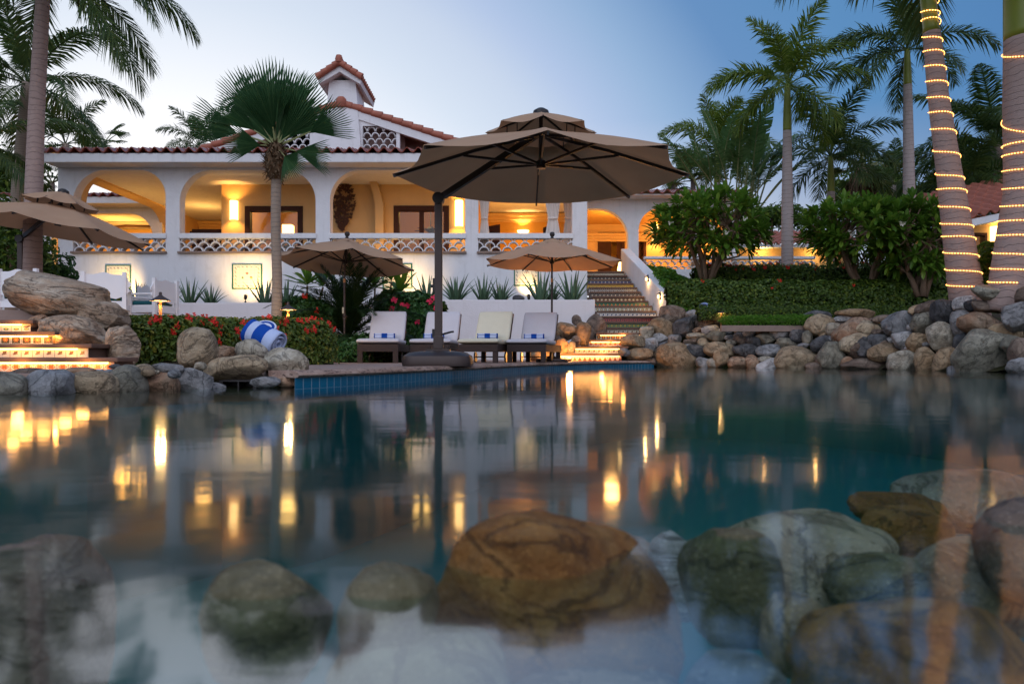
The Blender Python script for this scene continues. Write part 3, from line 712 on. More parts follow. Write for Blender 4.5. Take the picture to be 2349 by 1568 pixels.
# tile pictures on the lower wall
def picture_mat(name, motif):
    t = NT(name); uv = t.n('ShaderNodeUVMap'); s_ = t.n('ShaderNodeSeparateXYZ', i0=uv.outputs[0]); u, v = s_.outputs[0], s_.outputs[1]
    def near(a, b, r): return t.math('LESS_THAN', t.math('ABSOLUTE', t.math('SUBTRACT', a, b)), r)
    eu = t.math('MINIMUM', u, t.math('SUBTRACT', 1, u)); ev = t.math('MINIMUM', v, t.math('SUBTRACT', 1, v)); e = t.math('MINIMUM', eu, ev)
    col = t.mix(t.noise(uv.outputs[0], 6, 4), (.74, .66, .47), (.80, .72, .54))
    def grid_line(a, nn, w_): 
        f_ = t.math('FRACT', t.math('MULTIPLY', a, nn)); return t.math('LESS_THAN', t.math('MINIMUM', f_, t.math('SUBTRACT', 1, f_)), w_)
    ln = t.math('MAXIMUM', grid_line(u, 8, .035), grid_line(v, 8, .035)); col = t.mix(t.math('MULTIPLY', ln, .45), col, (.36, .31, .22))
    # garland band of small dark flourishes, and corner sprigs
    band = t.math('MULTIPLY', t.math('GREATER_THAN', e, .085), t.math('LESS_THAN', e, .155))
    along = t.math('ADD', u, v); dash = t.math('GREATER_THAN', t.math('SINE', t.math('MULTIPLY', along, 42)), -.1)
    scr = t.math('GREATER_THAN', t.noise(uv.outputs[0], 46, 3), .51)
    col = t.mix(t.math('MULTIPLY', t.math('MULTIPLY', band, dash), scr), col, (.05, .055, .09))
    for (cx_, cy_, r_, c_) in motif:
        du = t.math('SUBTRACT', u, cx_); dv = t.math('SUBTRACT', v, cy_); dd = t.math('SQRT', t.math('ADD', t.math('MULTIPLY', du, du), t.math('MULTIPLY', dv, dv)))
        ok = t.math('LESS_THAN', t.math('ADD', dd, t.math('MULTIPLY', t.math('SUBTRACT', t.noise(uv.outputs[0], 30, 2), .5), .05)), r_); col = t.mix(t.math('MULTIPLY', ok, .85), col, c_)
    fr_ = t.math('LESS_THAN', e, .048); fl_ = t.math('MAXIMUM', grid_line(u, 16, .08), grid_line(v, 16, .08))
    col = t.mix(fr_, col, t.mix(t.math('MULTIPLY', fl_, .4), (.012, .11, .055), (.25, .3, .2)))
    return t.surf(t.bsdf(col, .22, t.bump(t.math('SUBTRACT', 1, ln), .3, .003), 0, .5))
dk, yl, rd, gn = (.03, .02, .05), (.55, .38, .05), (.32, .10, .05), (.08, .14, .04)
pics = [(243, 301, 607, 672, [(.45, .52, .028, dk), (.52, .54, .028, dk), (.485, .46, .03, dk), (.40, .48, .02, dk), (.56, .47, .02, dk), (.48, .40, .025, rd)]),
        (533, 602, 605, 663, [(.5, .62, .05, rd), (.35, .45, .042, gn), (.64, .45, .05, yl), (.63, .48, .03, rd)]),
        (878, 946, 604, 661, [(.60, .62, .05, dk), (.60, .58, .03, yl), (.45, .42, .035, yl)]),
        (1179, 1236, 592, 656, [(.48, .55, .03, dk), (.55, .55, .03, dk), (.515, .60, .03, dk), (.515, .49, .032, rd), (.44, .60, .022, dk), (.59, .60, .022, dk), (.44, .49, .022, dk), (.59, .49, .022, dk)])]
lab = ['yellow-lit tile picture with a dark berry cluster behind the white chairs', 'brightly lit tile picture with three small fruits beside the fan palm trunk', 'tile picture with a dark sprig beside the hibiscus shrub, half under a parasol', 'tile picture of dark dots above a bright lamp between agaves']
for i, (a, b, y0, y1, mot) in enumerate(pics):
    x0, x1 = PX(a, DF), PX(b, DF); z1, z0 = PZ(y0, DF), PZ(y1, DF); m = picture_mat('painted_tile_picture_%d' % i, mot)
    mb = MB(); yv = DF*K - .03
    mb.quad((x0, yv, z0), (x1, yv, z0), (x1, yv, z1), (x0, yv, z1), [(0, 0), (1, 0), (1, 1), (0, 1)])
    for q in (((x0, z0), (x1, z0)), ((x1, z0), (x1, z1)), ((x1, z1), (x0, z1)), ((x0, z1), (x0, z0))):
        (xa, za), (xb, zb2) = q; mb.quad((xa, yv, za), (xa, yv + .029, za), (xb, yv + .029, zb2), (xb, yv, zb2), [(0, 0)]*4)
    o = mb.build('tile_picture', m, None, loc=(x0, yv, z0)); tag(o, lab[i], 'tile picture', 'tile pictures on the villa wall')
# wall sconces on the villa
def sconce(name, c, parent, label=None, wdt=.26, h=.62, out=.16, pw=26, cat='wall lamp'):
    """half-round glowing wall shade, c = centre at the wall surface"""
    mb = MB(); n_ = 10; rows = []
    for k in range(n_ + 1):
        a_ = math.pi*k/n_; rows.append([(c[0] - wdt/2*math.cos(a_), c[1] - out*math.sin(a_), c[2] + z) for z in (-h/2, h/2)])
    mb.grid(rows); o = mb.build(name, M['glow'], parent, smooth=True)
    lamp(name + '_up', (c[0], c[1] - out - .16, c[2] + h*.40), pw, (1, .46, .10), spot=115, aim=(c[0], c[1] + .22, c[2] + h/2 + 1.2), blend=.7)
    lamp(name + '_down', (c[0], c[1] - out - .16, c[2] - h*.40), pw, (1, .46, .10), spot=115, aim=(c[0], c[1] + .22, c[2] - h/2 - 1.2), blend=.7)
    return o
sconce('wall_sconce', (PX(537, 22.4), wy, PZ(483, 22.4)), villa); sconce('wall_sconce', (PX(1053, 22.4), wy, PZ(490, 22.4)), villa, h=.85)
# glow inside the rooms and terrace
lamp('room_lamp', (PX(640, 23.6), 24.4*K, 5.4), 46, (1, .62, .2), size=.3); lamp('room_lamp', (PX(960, 23.6), 24.4*K, 5.3), 34, (1, .62, .2), size=.3)
lamp('terrace_lamp', (PX(450, 25), 25.6*K, 5.0), 42, (1, .50, .11), size=.3); lamp('terrace_lamp', (PX(300, 23), 23.4*K, 4.0), 40, (1, .50, .11), size=.3)
lamp('terrace_lamp', (PX(1200, 24), 24.6*K, 4.2), 76, (1, .51, .12), size=.3); lamp('terrace_lamp', (PX(900, 21.4), 21.3*K, 3.5), 20, (1, .50, .11), size=.3)
# uplight bowl on the back wall of the open bay
mb = MB(); c = (PX(1200, 26.8), 27*K - .18, PZ(532, 26.8)); mb.lathe([(.05, -.14), (.20, -.02), (.24, .06), (.20, .05), (.0, .0)], c, 16); mb.build('wall_uplight', M['glow'], villa, smooth=True)
lamp('uplight', (c[0], c[1] - .05, c[2] + .18), 40, spot=120, aim=(c[0], c[1] + .1, c[2] + 2))
# ---- right wing (part of the villa)
DW = 22.0; WX1 = PX(1695, 21.3)
wz1 = PZ(456, DW)
wops = [(PX(1322, DW), PX(1441, DW), PZ(478, DW), 0, .95), (PX(1465, DW), PX(1585, DW), PZ(475, DW), .75, .8), (PX(1607, DW), PX(1690, DW), PZ(476, DW), .7, .7)]
mb = MB(); mb.prism(comb(XR + .003, WX1, FL - .6, wz1, [(max(a, XR + .05), b, c_, d_, e_) for a, b, c_, d_, e_ in wops]), DW*K, DW*K + .34)
mb.build('wing_wall', M['white'], villa)
mb = MB(); mb.box((XR + .02, 21.4*K, wz1 - .01), (WX1 + .35, 28*K, PZ(445, 21.4)), .02); mb.build('wing_eave', M['white'], villa)
mb = MB(); tile_sheet(mb, XR + .0, WX1 + .4, 21.4*K - .06, PZ(445, 21.4) + .08, 26*K, PZ(445, 21.4) + 1.1, .31, .07); smooth_by_angle(mb.build('wing_roof', M['roof'], villa), 55)
mb = MB(); mb.box((XR + .02, DW*K + .34, FL - .25), (WX1 + .3, 27*K, FL - .01)); mb.build('wing_floor', M['deck'], villa)
mb = MB(); mb.box((XR + .02, DW*K + .34, wz1 - .06), (WX1, 27*K, wz1 - .012)); mb.build('wing_ceiling', M['amber'], villa)
WB = 26.0
mb = MB(); wd = (PX(1371, WB), PX(1433, WB), PZ(533, WB), 0, 0); we = (PX(1462, WB), PX(1482, WB), PZ(533, WB), 0, 0)
mb.prism(comb(XR + .02, WX1, FL, wz1 - .06, [wd, we]), WB*K, WB*K + .15); mb.box((WX1 - .2, DW*K + .34, FL), (WX1, WB*K, wz1 - .06))
for i, (dz, dp) in enumerate(((.0, .22), (.1, .14), (.2, .06))): mb.box((XR + .02, WB*K - dp, wz1 - .52 - dz), (WX1 - .2, WB*K - .003, wz1 - .42 - dz))
mb.build('wing_back_wall', M['cream'], villa)
mb = MB(); mb.box((XR - 1, 29.3*K, FL), (WX1 + 1, 29.4*K, wz1)); mb.build('wing_room_wall', M['cream'], villa)
for x0, x1, zt, _, _ in (wd, we):
    mb = MB(); mb.box((x0, WB*K - .04, FL), (x0 + .1, WB*K + .1, zt)); mb.box((x1 - .1, WB*K - .04, FL), (x1, WB*K + .1, zt)); mb.box((x0 + .1, WB*K - .04, zt - .14), (x1 - .1, WB*K + .1, zt))
    if x0 == wd[0]: mb.box((x0 + .1, WB*K + .02, FL), (x0 + .52, WB*K + .07, zt - .14)); mb.box((x1 - .30, WB*K + .02, FL), (x1 - .1, WB*K + .06, zt - .14))
    mb.build('door', M['mahogany'], villa)
lamp('wing_lamp', (PX(1400, 24), 23.6*K, 4.5), 60, size=.25); lamp('wing_lamp', (PX(1560, 24), 24.4*K, 4.3), 70, size=.25); lamp('wing_room_lamp', (PX(1415, 28), 27.6*K, 4.4), 60, (1, .5, .12), size=.2)
sconce('wall_sconce', (PX(1503, 25.9), WB*K - .003, PZ(535, 26)), villa, pw=30)
# railing along the wing terrace and on over the garden
gy_ = 21.75; x0, x1 = PX(1478, gy_), PX(1870, gy_)
mb = MB(); mb.box((x0, gy_*K - .05, PZ(594, gy_)), (x1, gy_*K + .25, PZ(588, gy_)), .015)
px0, px1 = PX(1793, gy_), PX(1813, gy_); mb.box((px0, gy_*K - .07, 2.4), (px1, gy_*K + .27, PZ(586.5, gy_)))
mb.box((x0, gy_*K - .02, 2.3), (x1, gy_*K + .22, PZ(617, gy_)))
o = mb.build('garden_railing', M['white'], villa)
for a, b in ((x0, px0), (px1, x1)):
    lm = MB(); lattice(lm, a, b, PZ(617, gy_), PZ(594, gy_), gy_*K, gy_*K + .2, .222, .11, .165, .02); lm.build('lattice', M['white'], o)
# ---- left wing seen through the side arch
LD = 26.3
lw = thing('guest_wing', 'white guest wing with red tile eave and glowing arch behind the villa', 'house', (PX(200, LD), LD*K, 1))
mb = MB(); lz = PZ(466, 25.5)
mb.prism(comb(-32, PX(372, LD), 1.5, lz + .1, [(PX(30, LD), PX(98, LD), PZ(489, LD), .6, .6), (PX(118, LD), PX(351, LD), PZ(489, LD), .8, .95)]), LD*K, LD*K + .35); mb.build('wall', M['white'], lw)
mb = MB(); mb.box((-32, 25.5*K, lz), (PX(372, LD), 31*K, PZ(451, 25.5)), .02); mb.build('eave', M['white'], lw)
mb = MB(); tile_sheet(mb, -32, PX(366, LD), 25.5*K - .07, PZ(451, 25.5) + .08, 30*K, PZ(451, 25.5) + 1.0, .33, .075); smooth_by_angle(mb.build('roof', M['roof'], lw), 55)
mb = MB(); mb.box((-32, LD*K + .35, 2.6), (PX(372, LD), 31*K, FL - .003)); mb.build('floor', M['deck'], lw)
mb = MB(); mb.box((-32, 30.8*K, FL), (PX(372, LD) + 3, 31*K, lz - .01)); mb.box((-32, 30.5*K, lz - .75), (PX(372, LD), 30.8*K, lz - .5)); mb.build('back_wall', M['cream'], lw)
mb = MB(); mb.tube([(PX(240, 29), 29*K, PZ(523, 29)), (PX(290, 29), 29*K, PZ(518, 29)), (PX(360, 29), 29*K, PZ(520, 29))], .06, 6); mb.build('bed_canopy_rail', M['mahogany'], lw)
lamp('guest_lamp', (PX(280, 28.6), 28.6*K, 4.9), 120, (1, .47, .08), size=.25); lamp('guest_lamp', (PX(60, 28.6), 28.6*K, 4.6), 80, (1, .47, .08), size=.25)
# ================= talavera riser tiles
def talavera(name, base, c1, c2, motif, grout=(.10, .085, .07), c3=None):
    t = NT(name); uv = t.n('ShaderNodeUVMap'); s_ = t.n('ShaderNodeSeparateXYZ', i0=uv.outputs[0])
    a = t.math
    px = a('SUBTRACT', a('FRACT', s_.outputs[0]), .5); py = a('SUBTRACT', a('FRACT', s_.outputs[1]), .5)
    r = a('SQRT', a('ADD', a('MULTIPLY', px, px), a('MULTIPLY', py, py))); th = a('ARCTAN2', py, px); ax = a('ABSOLUTE', px); ay = a('ABSOLUTE', py)
    lt = lambda x, y: a('LESS_THAN', x, y); gt = lambda x, y: a('GREATER_THAN', x, y); AND = lambda x, y: a('MULTIPLY', x, y)
    col = t.mix(t.noise(uv.outputs[0], 4, 3), tuple(x*.85 for x in base), base); c3 = c3 or c1
    if motif == 'diamond':
        q = a('ADD', ax, ay); col = t.mix(AND(gt(q, .30), lt(q, .40)), col, c1); col = t.mix(lt(r, .21), col, c2); col = t.mix(lt(r, .09), col, c1); col = t.mix(AND(gt(q, .60), gt(a('SINE', a('MULTIPLY', q, 44)), .1)), col, c3)
    elif motif == 'bird':
        q = a('ADD', a('MULTIPLY', a('ADD', px, py), a('ADD', px, py)), a('MULTIPLY', a('MULTIPLY', a('SUBTRACT', px, py), a('SUBTRACT', px, py)), 5)); col = t.mix(lt(q, .13), col, c1)
        w_ = a('ADD', a('MULTIPLY', a('SUBTRACT', px, py), a('SUBTRACT', px, py)), a('MULTIPLY', a('MULTIPLY', a('ADD', px, a('ADD', py, -.05)), a('ADD', px, py)), 6)); col = t.mix(lt(w_, .10), col, c2); col = t.mix(AND(gt(a('SINE', a('MULTIPLY', a('SUBTRACT', px, py), 45)), .2), AND(lt(q, .22), lt(py, -.08))), col, c3)
    elif motif == 'flower':
        pr = a('ADD', .26, a('MULTIPLY', a('COSINE', a('MULTIPLY', th, 8)), .09)); col = t.mix(lt(r, pr), col, c1); col = t.mix(lt(r, .17), col, c2); col = t.mix(lt(r, .07), col, c3)
    elif motif == 'square':
        m = a('MAXIMUM', ax, ay); col = t.mix(lt(m, .39), col, c1); pr = a('ADD', .22, a('MULTIPLY', a('COSINE', a('MULTIPLY', th, 6)), .05)); col = t.mix(lt(r, pr), col, c2); col = t.mix(lt(r, .08), col, c3)
    elif motif == 'triangle':
        q = a('ADD', a('MULTIPLY', ax, 1.7), py); col = t.mix(lt(q, .28), col, c1); col = t.mix(lt(q, .02), col, c2); col = t.mix(gt(py, .36), col, c3)
    elif motif == 'check':
        q = a('MULTIPLY', a('SINE', a('MULTIPLY', px, 12.566)), a('SINE', a('MULTIPLY', py, 12.566))); col = t.mix(gt(q, .0), col, c1); col = t.mix(lt(r, .14), col, c2)
    elif motif == 'ring':
        col = t.mix(AND(gt(r, .20), lt(r, .36)), col, c1); col = t.mix(lt(r, .15), col, c2); col = t.mix(AND(gt(r, .42), gt(a('COSINE', a('MULTIPLY', th, 4)), -.7)), col, c3)
    elif motif == 'leaf':
        q = a('ADD', a('MULTIPLY', px, px), a('MULTIPLY', a('MULTIPLY', a('ADD', py, .12), a('ADD', py, .12)), 4)); col = t.mix(lt(q, .07), col, c1); col = t.mix(lt(q, .018), col, c2)
    g = gt(a('MAXIMUM', ax, a('MULTIPLY', ay, .98)), .478); col = t.mix(g, col, grout)
    return t.surf(t.bsdf(col, .3, t.bump(a('SUBTRACT', 1, g), .4, .004), 0, .5))
CR = (.72, .64, .48); NV = (.012, .025, .12); GR = (.02, .17, .07); OR = (.62, .17, .02); YL = (.70, .42, .03); BR = (.14, .055, .025); RD = (.32, .03, .025); BK = (.03, .025, .025); WH = (.76, .74, .68)
TAL = {
 'orange_diamond': talavera('orange_diamond_tile', CR, OR, (.62, .12, .02), 'diamond'), 'brown_bird': talavera('brown_bird_tile', CR, BR, (.2, .11, .03), 'bird'),
 'sun_flower': talavera('sunflower_tile', CR, (.10, .07, .01), OR, 'square', c3=YL), 'green_leaf': talavera('green_leaf_tile', CR, GR, YL, 'leaf'),
 'green_square': talavera('green_square_tile', (.28, .24, .08), GR, YL, 'square', c3=BR), 'red_arch': talavera('red_arch_tile', RD, (.45, .08, .06), BK, 'ring', c3=(.05, .03, .03)),
 'navy_bird': talavera('navy_bird_tile', WH, NV, NV, 'bird'), 'green_ring': talavera('green_ring_tile', WH, GR, OR, 'ring', c3=WH), 'green_triangle': talavera('green_triangle_tile', GR, OR, OR, 'triangle', c3=GR),
 'yellow_disc': talavera('yellow_disc_tile', BR, YL, WH, 'flower', c3=BR), 'slate_check': talavera('slate_check_tile', (.16, .14, .12), BK, CR, 'check'), 'black_check': talavera('black_and_white_tile', WH, BK, BR, 'check'),
 'yellow_leaf': talavera('yellow_leaf_tile', YL, BR, GR, 'leaf'), 'navy_square': talavera('navy_square_tile', WH, NV, (.03, .05, .2), 'square'), 'brown_fan': talavera('brown_fan_tile', BK, CR, BR, 'triangle', c3=BR), 'amber_triangle': talavera('amber_triangle_tile', CR, OR, BR, 'triangle', c3=CR)}
M['nosing'] = m_plain('brown_terracotta_tread', (.15, .092, .068), .75, 0, .2, .35, 5, .4, 40)
def stair_step(parent, x0, x1, ya, yb, z0, z1, tile, led=None, nose=.045, th=.05):
    """riser at ya from z0 to z1, tread back to yb; led=(xa,xb) strip beneath the nosing"""
    mb = MB(); h = z1 - th - z0; wt = max(h, .10)
    mb.quad((x0, ya, z0), (x1, ya, z0), (x1, ya, z1 - th), (x0, ya, z1 - th), [(0, 0), ((x1 - x0)/wt, 0), ((x1 - x0)/wt, 1), (0, 1)])
    r = mb.build('riser', TAL[tile], parent)
    mb = MB(); mb.box((x0 - .0, ya - nose, z1 - th), (x1 + (.05 if led else 0), yb + .02, z1), .012); mb.box((x0, ya + .004, z0 - .05), (x1, yb + .02, z1 - th - .002)); mb.build('tread', M['nosing'], parent)
    if led:
        mb = MB()
        for xa, xb in led: mb.box((xa, ya - .022, z1 - th - .016), (xb, ya - .010, z1 - th - .002))
        mb.build('light_strip', M['led'], parent)
# ---- main stair up to the terrace
st = thing('staircase', 'outdoor staircase of patterned talavera risers climbing beside the tall white terrace wall', 'stairs', (2.8, 14.9*K, DECK))
h = .16
tiles = ['amber_triangle', 'brown_bird', 'orange_diamond', 'sun_flower', 'brown_bird', 'green_square', 'red_arch', 'navy_bird', 'green_ring', 'green_triangle', 'yellow_disc', 'slate_check', 'black_check', 'yellow_leaf', 'navy_square', 'brown_fan', 'green_leaf']
dk_ = [14.9, 15.2, 15.5, 15.8] + [16.7 + (21.3 - 16.7)*k/12 for k in range(13)]
for k in range(17):
    d0 = dk_[k]; d1 = dk_[k + 1] if k < 16 else 22.2; z0 = DECK + k*h; z1 = z0 + h
    if k == 16: z1 = FL - .003
    if k < 4:
        xs = [(1278, 1425), (1312, 1436), (1350, 1450), (1368, 1482)][k]; x0, x1 = PX(xs[0], d0), PX(xs[1], d0)
        led = [[(PX(1282, d0), PX(1420, d0))], [(PX(1316, d0), PX(1425, d0))], [(PX(1356, d0), PX(1398, d0)), (PX(1404, d0), PX(1430, d0))], [(PX(1377, d0), PX(1478, d0))]][k]
        stair_step(st, x0, x1, d0*K, d1*K if k < 3 else 16.75*K, z0, z1, tiles[k], led)
    else:
        x0 = 2.225 if d0 < 20.4 else 2.26; x1 = lerp(3.86, 3.50, (d0 - 16.7)/4.6)
        stair_step(st, x0, x1, d0*K, d1*K, z0, z1, tiles[k])
# sloping balustrade wall on the garden side
mb = MB()
def slope_wall(mb, xa0, xb0, w_, d_a, d_b, za, zb):
    pass
pts = [(16.4*K, .6), (16.4*K, PZ(714, 16.4)), (16.75*K, PZ(690, 16.75)), (17.1*K, PZ(676, 17.0)), (21.98*K, PZ(566, 21.6)), (21.98*K, 2.2), (18*K, .6)]
va = []; vb = []
for y, z in pts:
    xx = lerp(3.90, 3.53, (y/K - 16.4)/5.2); va.append((xx, y, z)); vb.append((xx + .30, y, z))
n = len(pts); mb.add(va + vb, [tuple(range(n)), tuple(range(2*n - 1, n - 1, -1))] + [(i, n + i, n + (i + 1) % n, (i + 1) % n) for i in range(n)])
o = mb.build('stair_wall', M['white'], None, loc=va[0]); soft(o, .03, 2, 40); tag(o, 'sloping white stucco side wall of the tiled stair beside the bright green shrub', 'wall')
bm = bmesh.new(); bm.from_mesh(o.data); bmesh.ops.recalc_face_normals(bm, faces=bm.faces[:]); bm.to_mesh(o.data); bm.free()
for (px_, py_, d_, lab_) in ((1474, 640, 18.7, 'small hooded lamp on the stair wall, higher of the two'), (1503, 680, 17.55, 'small hooded lamp on the stair wall, lower of the two')):
    c = P(px_, py_, d_); c.x = lerp(3.90, 3.53, (d_ - 16.4)/5.2) - .002
    tl = thing('stair_lamp', lab_, 'wall lamp', c, 'hooded lamps on the stair wall')
    mb = MB(); mb.box((c.x - .02, c.y - .05, c.z - .08), (c.x, c.y + .05, c.z + .09)); mb.add([(c.x, c.y - .06, c.z + .09), (c.x, c.y + .06, c.z + .09), (c.x - .12, c.y + .06, c.z + .05), (c.x - .12, c.y - .06, c.z + .05), (c.x, c.y, c.z + .13)], [(0, 3, 2, 1), (0, 1, 4), (1, 2, 4), (2, 3, 4), (3, 0, 4)]); mb.build('hood', M['dark'], tl)
    mb = MB(); mb.lathe([(.0, -.05), (.025, -.03), (.028, .0), (.02, .04)], (c.x - .055, c.y, c.z + .0), 10); mb.build('bulb', M['glow'], tl, smooth=True)
    lamp('stair_lamp_light', (c.x - .09, c.y - .02, c.z - .03), 6.5, (1, .55, .18), .03)
# ---- left lit steps
sl_ = thing('patio_steps', 'four broad glowing talavera steps with warm light strips rising between boulders', 'stairs', (-6, 5.85*K, .14))
h2 = .121
for k, (d0, d1, xr, tile, lx) in enumerate(((5.85, 6.12, 262, 'orange_diamond', 250), (6.12, 6.40, 203, 'brown_bird', 180), (6.40, 6.68, 120, 'sun_flower', 112), (6.68, 7.02, 70, 'green_leaf', 52))):
    stair_step(sl_, -9, PX(xr, d0), d0*K, d1*K, .14 + k*h2, .14 + (k + 1)*h2, tile, [(-8.9, PX(lx, d0))], .04, .038)
mb = MB(); mb.box((-9, 7.02*K, .3), (-4.7, 7.4*K, .745)); mb.build('tread', M['nosing'], sl_)
# ---- planters in front of the villa wall
PD = 18.2
mb = MB(); mb.box((PX(880, PD), PD*K, 0), (2.215, PD*K + .28, PZ(687, PD)), .03); mb.box((1.94, PD*K + .281, 0), (2.215, 20.38*K, PZ(687, PD)), .0)
o = mb.build('planter_wall', M['planter'], None, loc=(0, PD*K, 0)); tag(o, 'long pale pink planter wall behind the sun loungers', 'planter wall')
mb = MB(); mb.box((PX(880, PD), PD*K + .285, 1.0), (1.935, 20.37*K, PZ(687, PD) - .07)); so_ = mb.build('soil', M['soil'], o)
mb = MB(); mb.box((-9.6, 17.6*K, 0), (PX(880, PD) - .005, 17.6*K + .28, PZ(694, 17.6)), .03); o = mb.build('planter_wall', M['planter'], None, loc=(-5, 17.6*K, 0)); tag(o, 'white planter wall behind the dining chairs and the red-flowered hedge', 'planter wall')
mb = MB(); mb.box((-9.6, 17.6*K + .285, 1.0), (PX(880, PD) - .005, 20.37*K, PZ(694, 17.6) - .07)); mb.build('soil', M['soil'], o)
# ---- sun loungers
def make_lounger():
    root = thing('sun_lounger', 'x', 'sun lounger', (0, 0, 0), 'sun loungers in a row on the deck')
    W = .34; mb = MB()   # foot end at y=0 facing the pool (-y), head end at y=1.75
    mb.box((-W, 0, .19), (W, 1.75, .315), .01); mb.build('frame', M['wicker'], root, local=True)
    for sx in (-1, 1):
        for y in (.0, 1.60):
            mb = MB(); x = sx*(W - .045); mb.box((x - .042, y + .004, 0), (x + .042, y + .075, .19)); mb.build('leg', M['wicker'], root, local=True)
    for sx in (-1, 1):
        mb = MB(); mb.tube([(sx*(W - .06) - .012, .95, .095), (sx*(W - .06) + .012, .95, .095)], .095, 14); mb.build('wheel', M['dark'], root, local=True)
    mb = MB(); mb.tube([(-W + .06, .95, .10), (W - .06, .95, .10)], .012, 6); mb.build('axle', M['dark'], root, local=True)
    def pad(name, y0, z0, y1, z1, w_, th, seg_):
        rows = []; dy, dz = y1 - y0, z1 - z0; L = math.hypot(dy, dz); ny, nz = -dz/L, dy/L; m = 14
        for i in range(m + 1):
            tt = i/m; e = min(tt, 1 - tt)*m; k_ = min(1, .25 + .75*math.sqrt(min(1, e/1.6))); ring = []
            for j in range(16):
                a_ = 2*math.pi*j/16; cx_ = math.copysign(abs(math.cos(a_))**.28, math.cos(a_)); cz_ = math.copysign(abs(math.sin(a_))**.5, math.sin(a_))
                wob = noise.noise(Vector((tt*6, cx_*3, 1.7)))*.008
                off = (cz_*th/2 + wob)*k_; yy = lerp(y0, y1, tt); zz = lerp(z0, z1, tt)
                ring.append((cx_*(w_ - .02*(1 - k_)), yy + ny*off, zz + nz*off))
            rows.append(ring)
        q = MB(); q.grid(rows, close=True); q.add(rows[0], [tuple(range(16))]); q.add(rows[-1], [tuple(range(15, -1, -1))]); return q.build(name, M['cushion'], root, smooth=True, local=True)
    pad('seat_cushion', -.02, .365, 1.03, .355, W + .025, .10, 10)
    pad('back_cushion', 1.06, .40, 1.42, .93, W - .02, .10, 10)
    mb = MB(); mb.add([(-W + .02, 1.09, .33), (W - .02, 1.09, .33), (W - .02, 1.47, .90), (-W + .02, 1.47, .90), (-W + .02, 1.12, .31), (W - .02, 1.12, .31), (W - .02, 1.50, .885), (-W + .02, 1.50, .885)], [(3,2,1,0),(4,5,6,7),(0,1,5,4),(1,2,6,5),(2,3,7,6),(3,0,4,7)]); mb.build('backrest', M['wicker'], root, local=True)
    return root
lou = make_lounger()
lspots = [(866, 832, 11.35, 0.02, 'white cushioned lounger in front of the cycad, first from the hedge'), (986, 831, 11.5, -.08, 'white cushioned lounger partly behind the thick mast of the large parasol'),
          (1096, 831, 11.45, -.20, 'ivory-yellow cushioned lounger just beside the large parasol base'), (1207, 829.5, 11.7, -.22, 'white cushioned lounger nearest the lit steps and small parasol pole')]
LOUN = []
for i, (px_, py_, d_, rz_, lb) in enumerate(lspots):
    loc = (PX(px_, d_), d_*K, DECK - .003)
    o = lou if i == 0 else dup(lou, loc, rz_)
    o.location = loc; o.rotation_euler.z = rz_; o['label'] = lb; LOUN.append(o)
    if i == 2:
        for c in kids(o):
            if 'cushion' in c.name: c.data = c.data.copy(); c.data.materials[0] = M['cream_cushion']
def stripe_mat(name, axis, blue_bands):
    t = NT(name); s_ = t.n('ShaderNodeSeparateXYZ', i0=t.n('ShaderNodeUVMap').outputs[0]); u = s_.outputs[axis]; fac = 0.0
    for a, b in blue_bands:
        q = t.math('MULTIPLY', t.math('GREATER_THAN', u, a), t.math('LESS_THAN', u, b)); fac = q if isinstance(fac, float) else t.math('MAXIMUM', fac, q)
    o = t.obj(); n_ = t.noise(o, 260, 3); col = t.mix(fac, t.mix(n_, (.42, .50, .72), (.52, .60, .80)), t.mix(n_, (.008, .055, .30), (.014, .085, .42)))
    return t.surf(t.bsdf(col, .95, t.bump(t.math('ADD', n_, t.math('MULTIPLY', t.noise(o, 40, 3), .5)), .6, .006), 0, .08))
M['towel'] = stripe_mat('blue_and_white_striped_terry', 0, [(-.1, .13), (.34, .68)]); M['towel_small'] = stripe_mat('narrow_striped_terry', 0, [(-.1, .04), (.36, .64), (.965, 1.1)])
def roll(name, L, r, mat, turns=2.6, flat=1.0, seed=0):
    """a rolled towel along local x, spiral ends; u runs along its length"""
    mb = MB(); n_ = int(turns*22); prof = []
    for k in range(n_ + 1):
        a_ = turns*2*math.pi*k/n_; rr = lerp(r*.18, r, (k/n_)**.9) + .004*noise.noise(Vector((k*.2, seed, 0))); prof.append((rr*math.cos(a_), rr*math.sin(a_)*flat))
    m = 12; rows = []; uv = []
    for i in range(m + 1):
        tt = i/m; s_ = 1 + .03*noise.noise(Vector((tt*3, seed, 4)))
        rows.append([(lerp(-L/2, L/2, tt) + .006*math.sin(k*.7 + seed)*(1 if i in (0, m) else 0), p_[0]*s_, p_[1]*s_ + .0) for k, p_ in enumerate(prof)]); uv.append([(tt, k/n_) for k in range(len(prof))])
    mb.grid(rows, uv); me = mb.mesh(name, mat, True); return me
me_small = roll('rolled_towel', .36, .064, M['towel_small'], 2.4, .85)
for o, dx, who in zip(LOUN, (-.02, -.10, -.05, -.04), ('first lounger before the cycad', 'lounger behind the thick parasol mast', 'ivory-yellow lounger', 'lounger nearest the lit steps')):
    Mx = Matrix.Rotation(o.rotation_euler.z, 4, 'Z'); p_ = Vector(o.location) + Mx @ Vector((dx, .93, .468))
    tw_ = link('rolled_towel', me_small, None, p_, (0, 0, o.rotation_euler.z + .05)); tag(tw_, 'small rolled blue and white towel on the ' + who, 'towel', 'rolled towels on the loungers')
    md = tw_.modifiers.new('cloth', 'SOLIDIFY'); md.thickness = .008
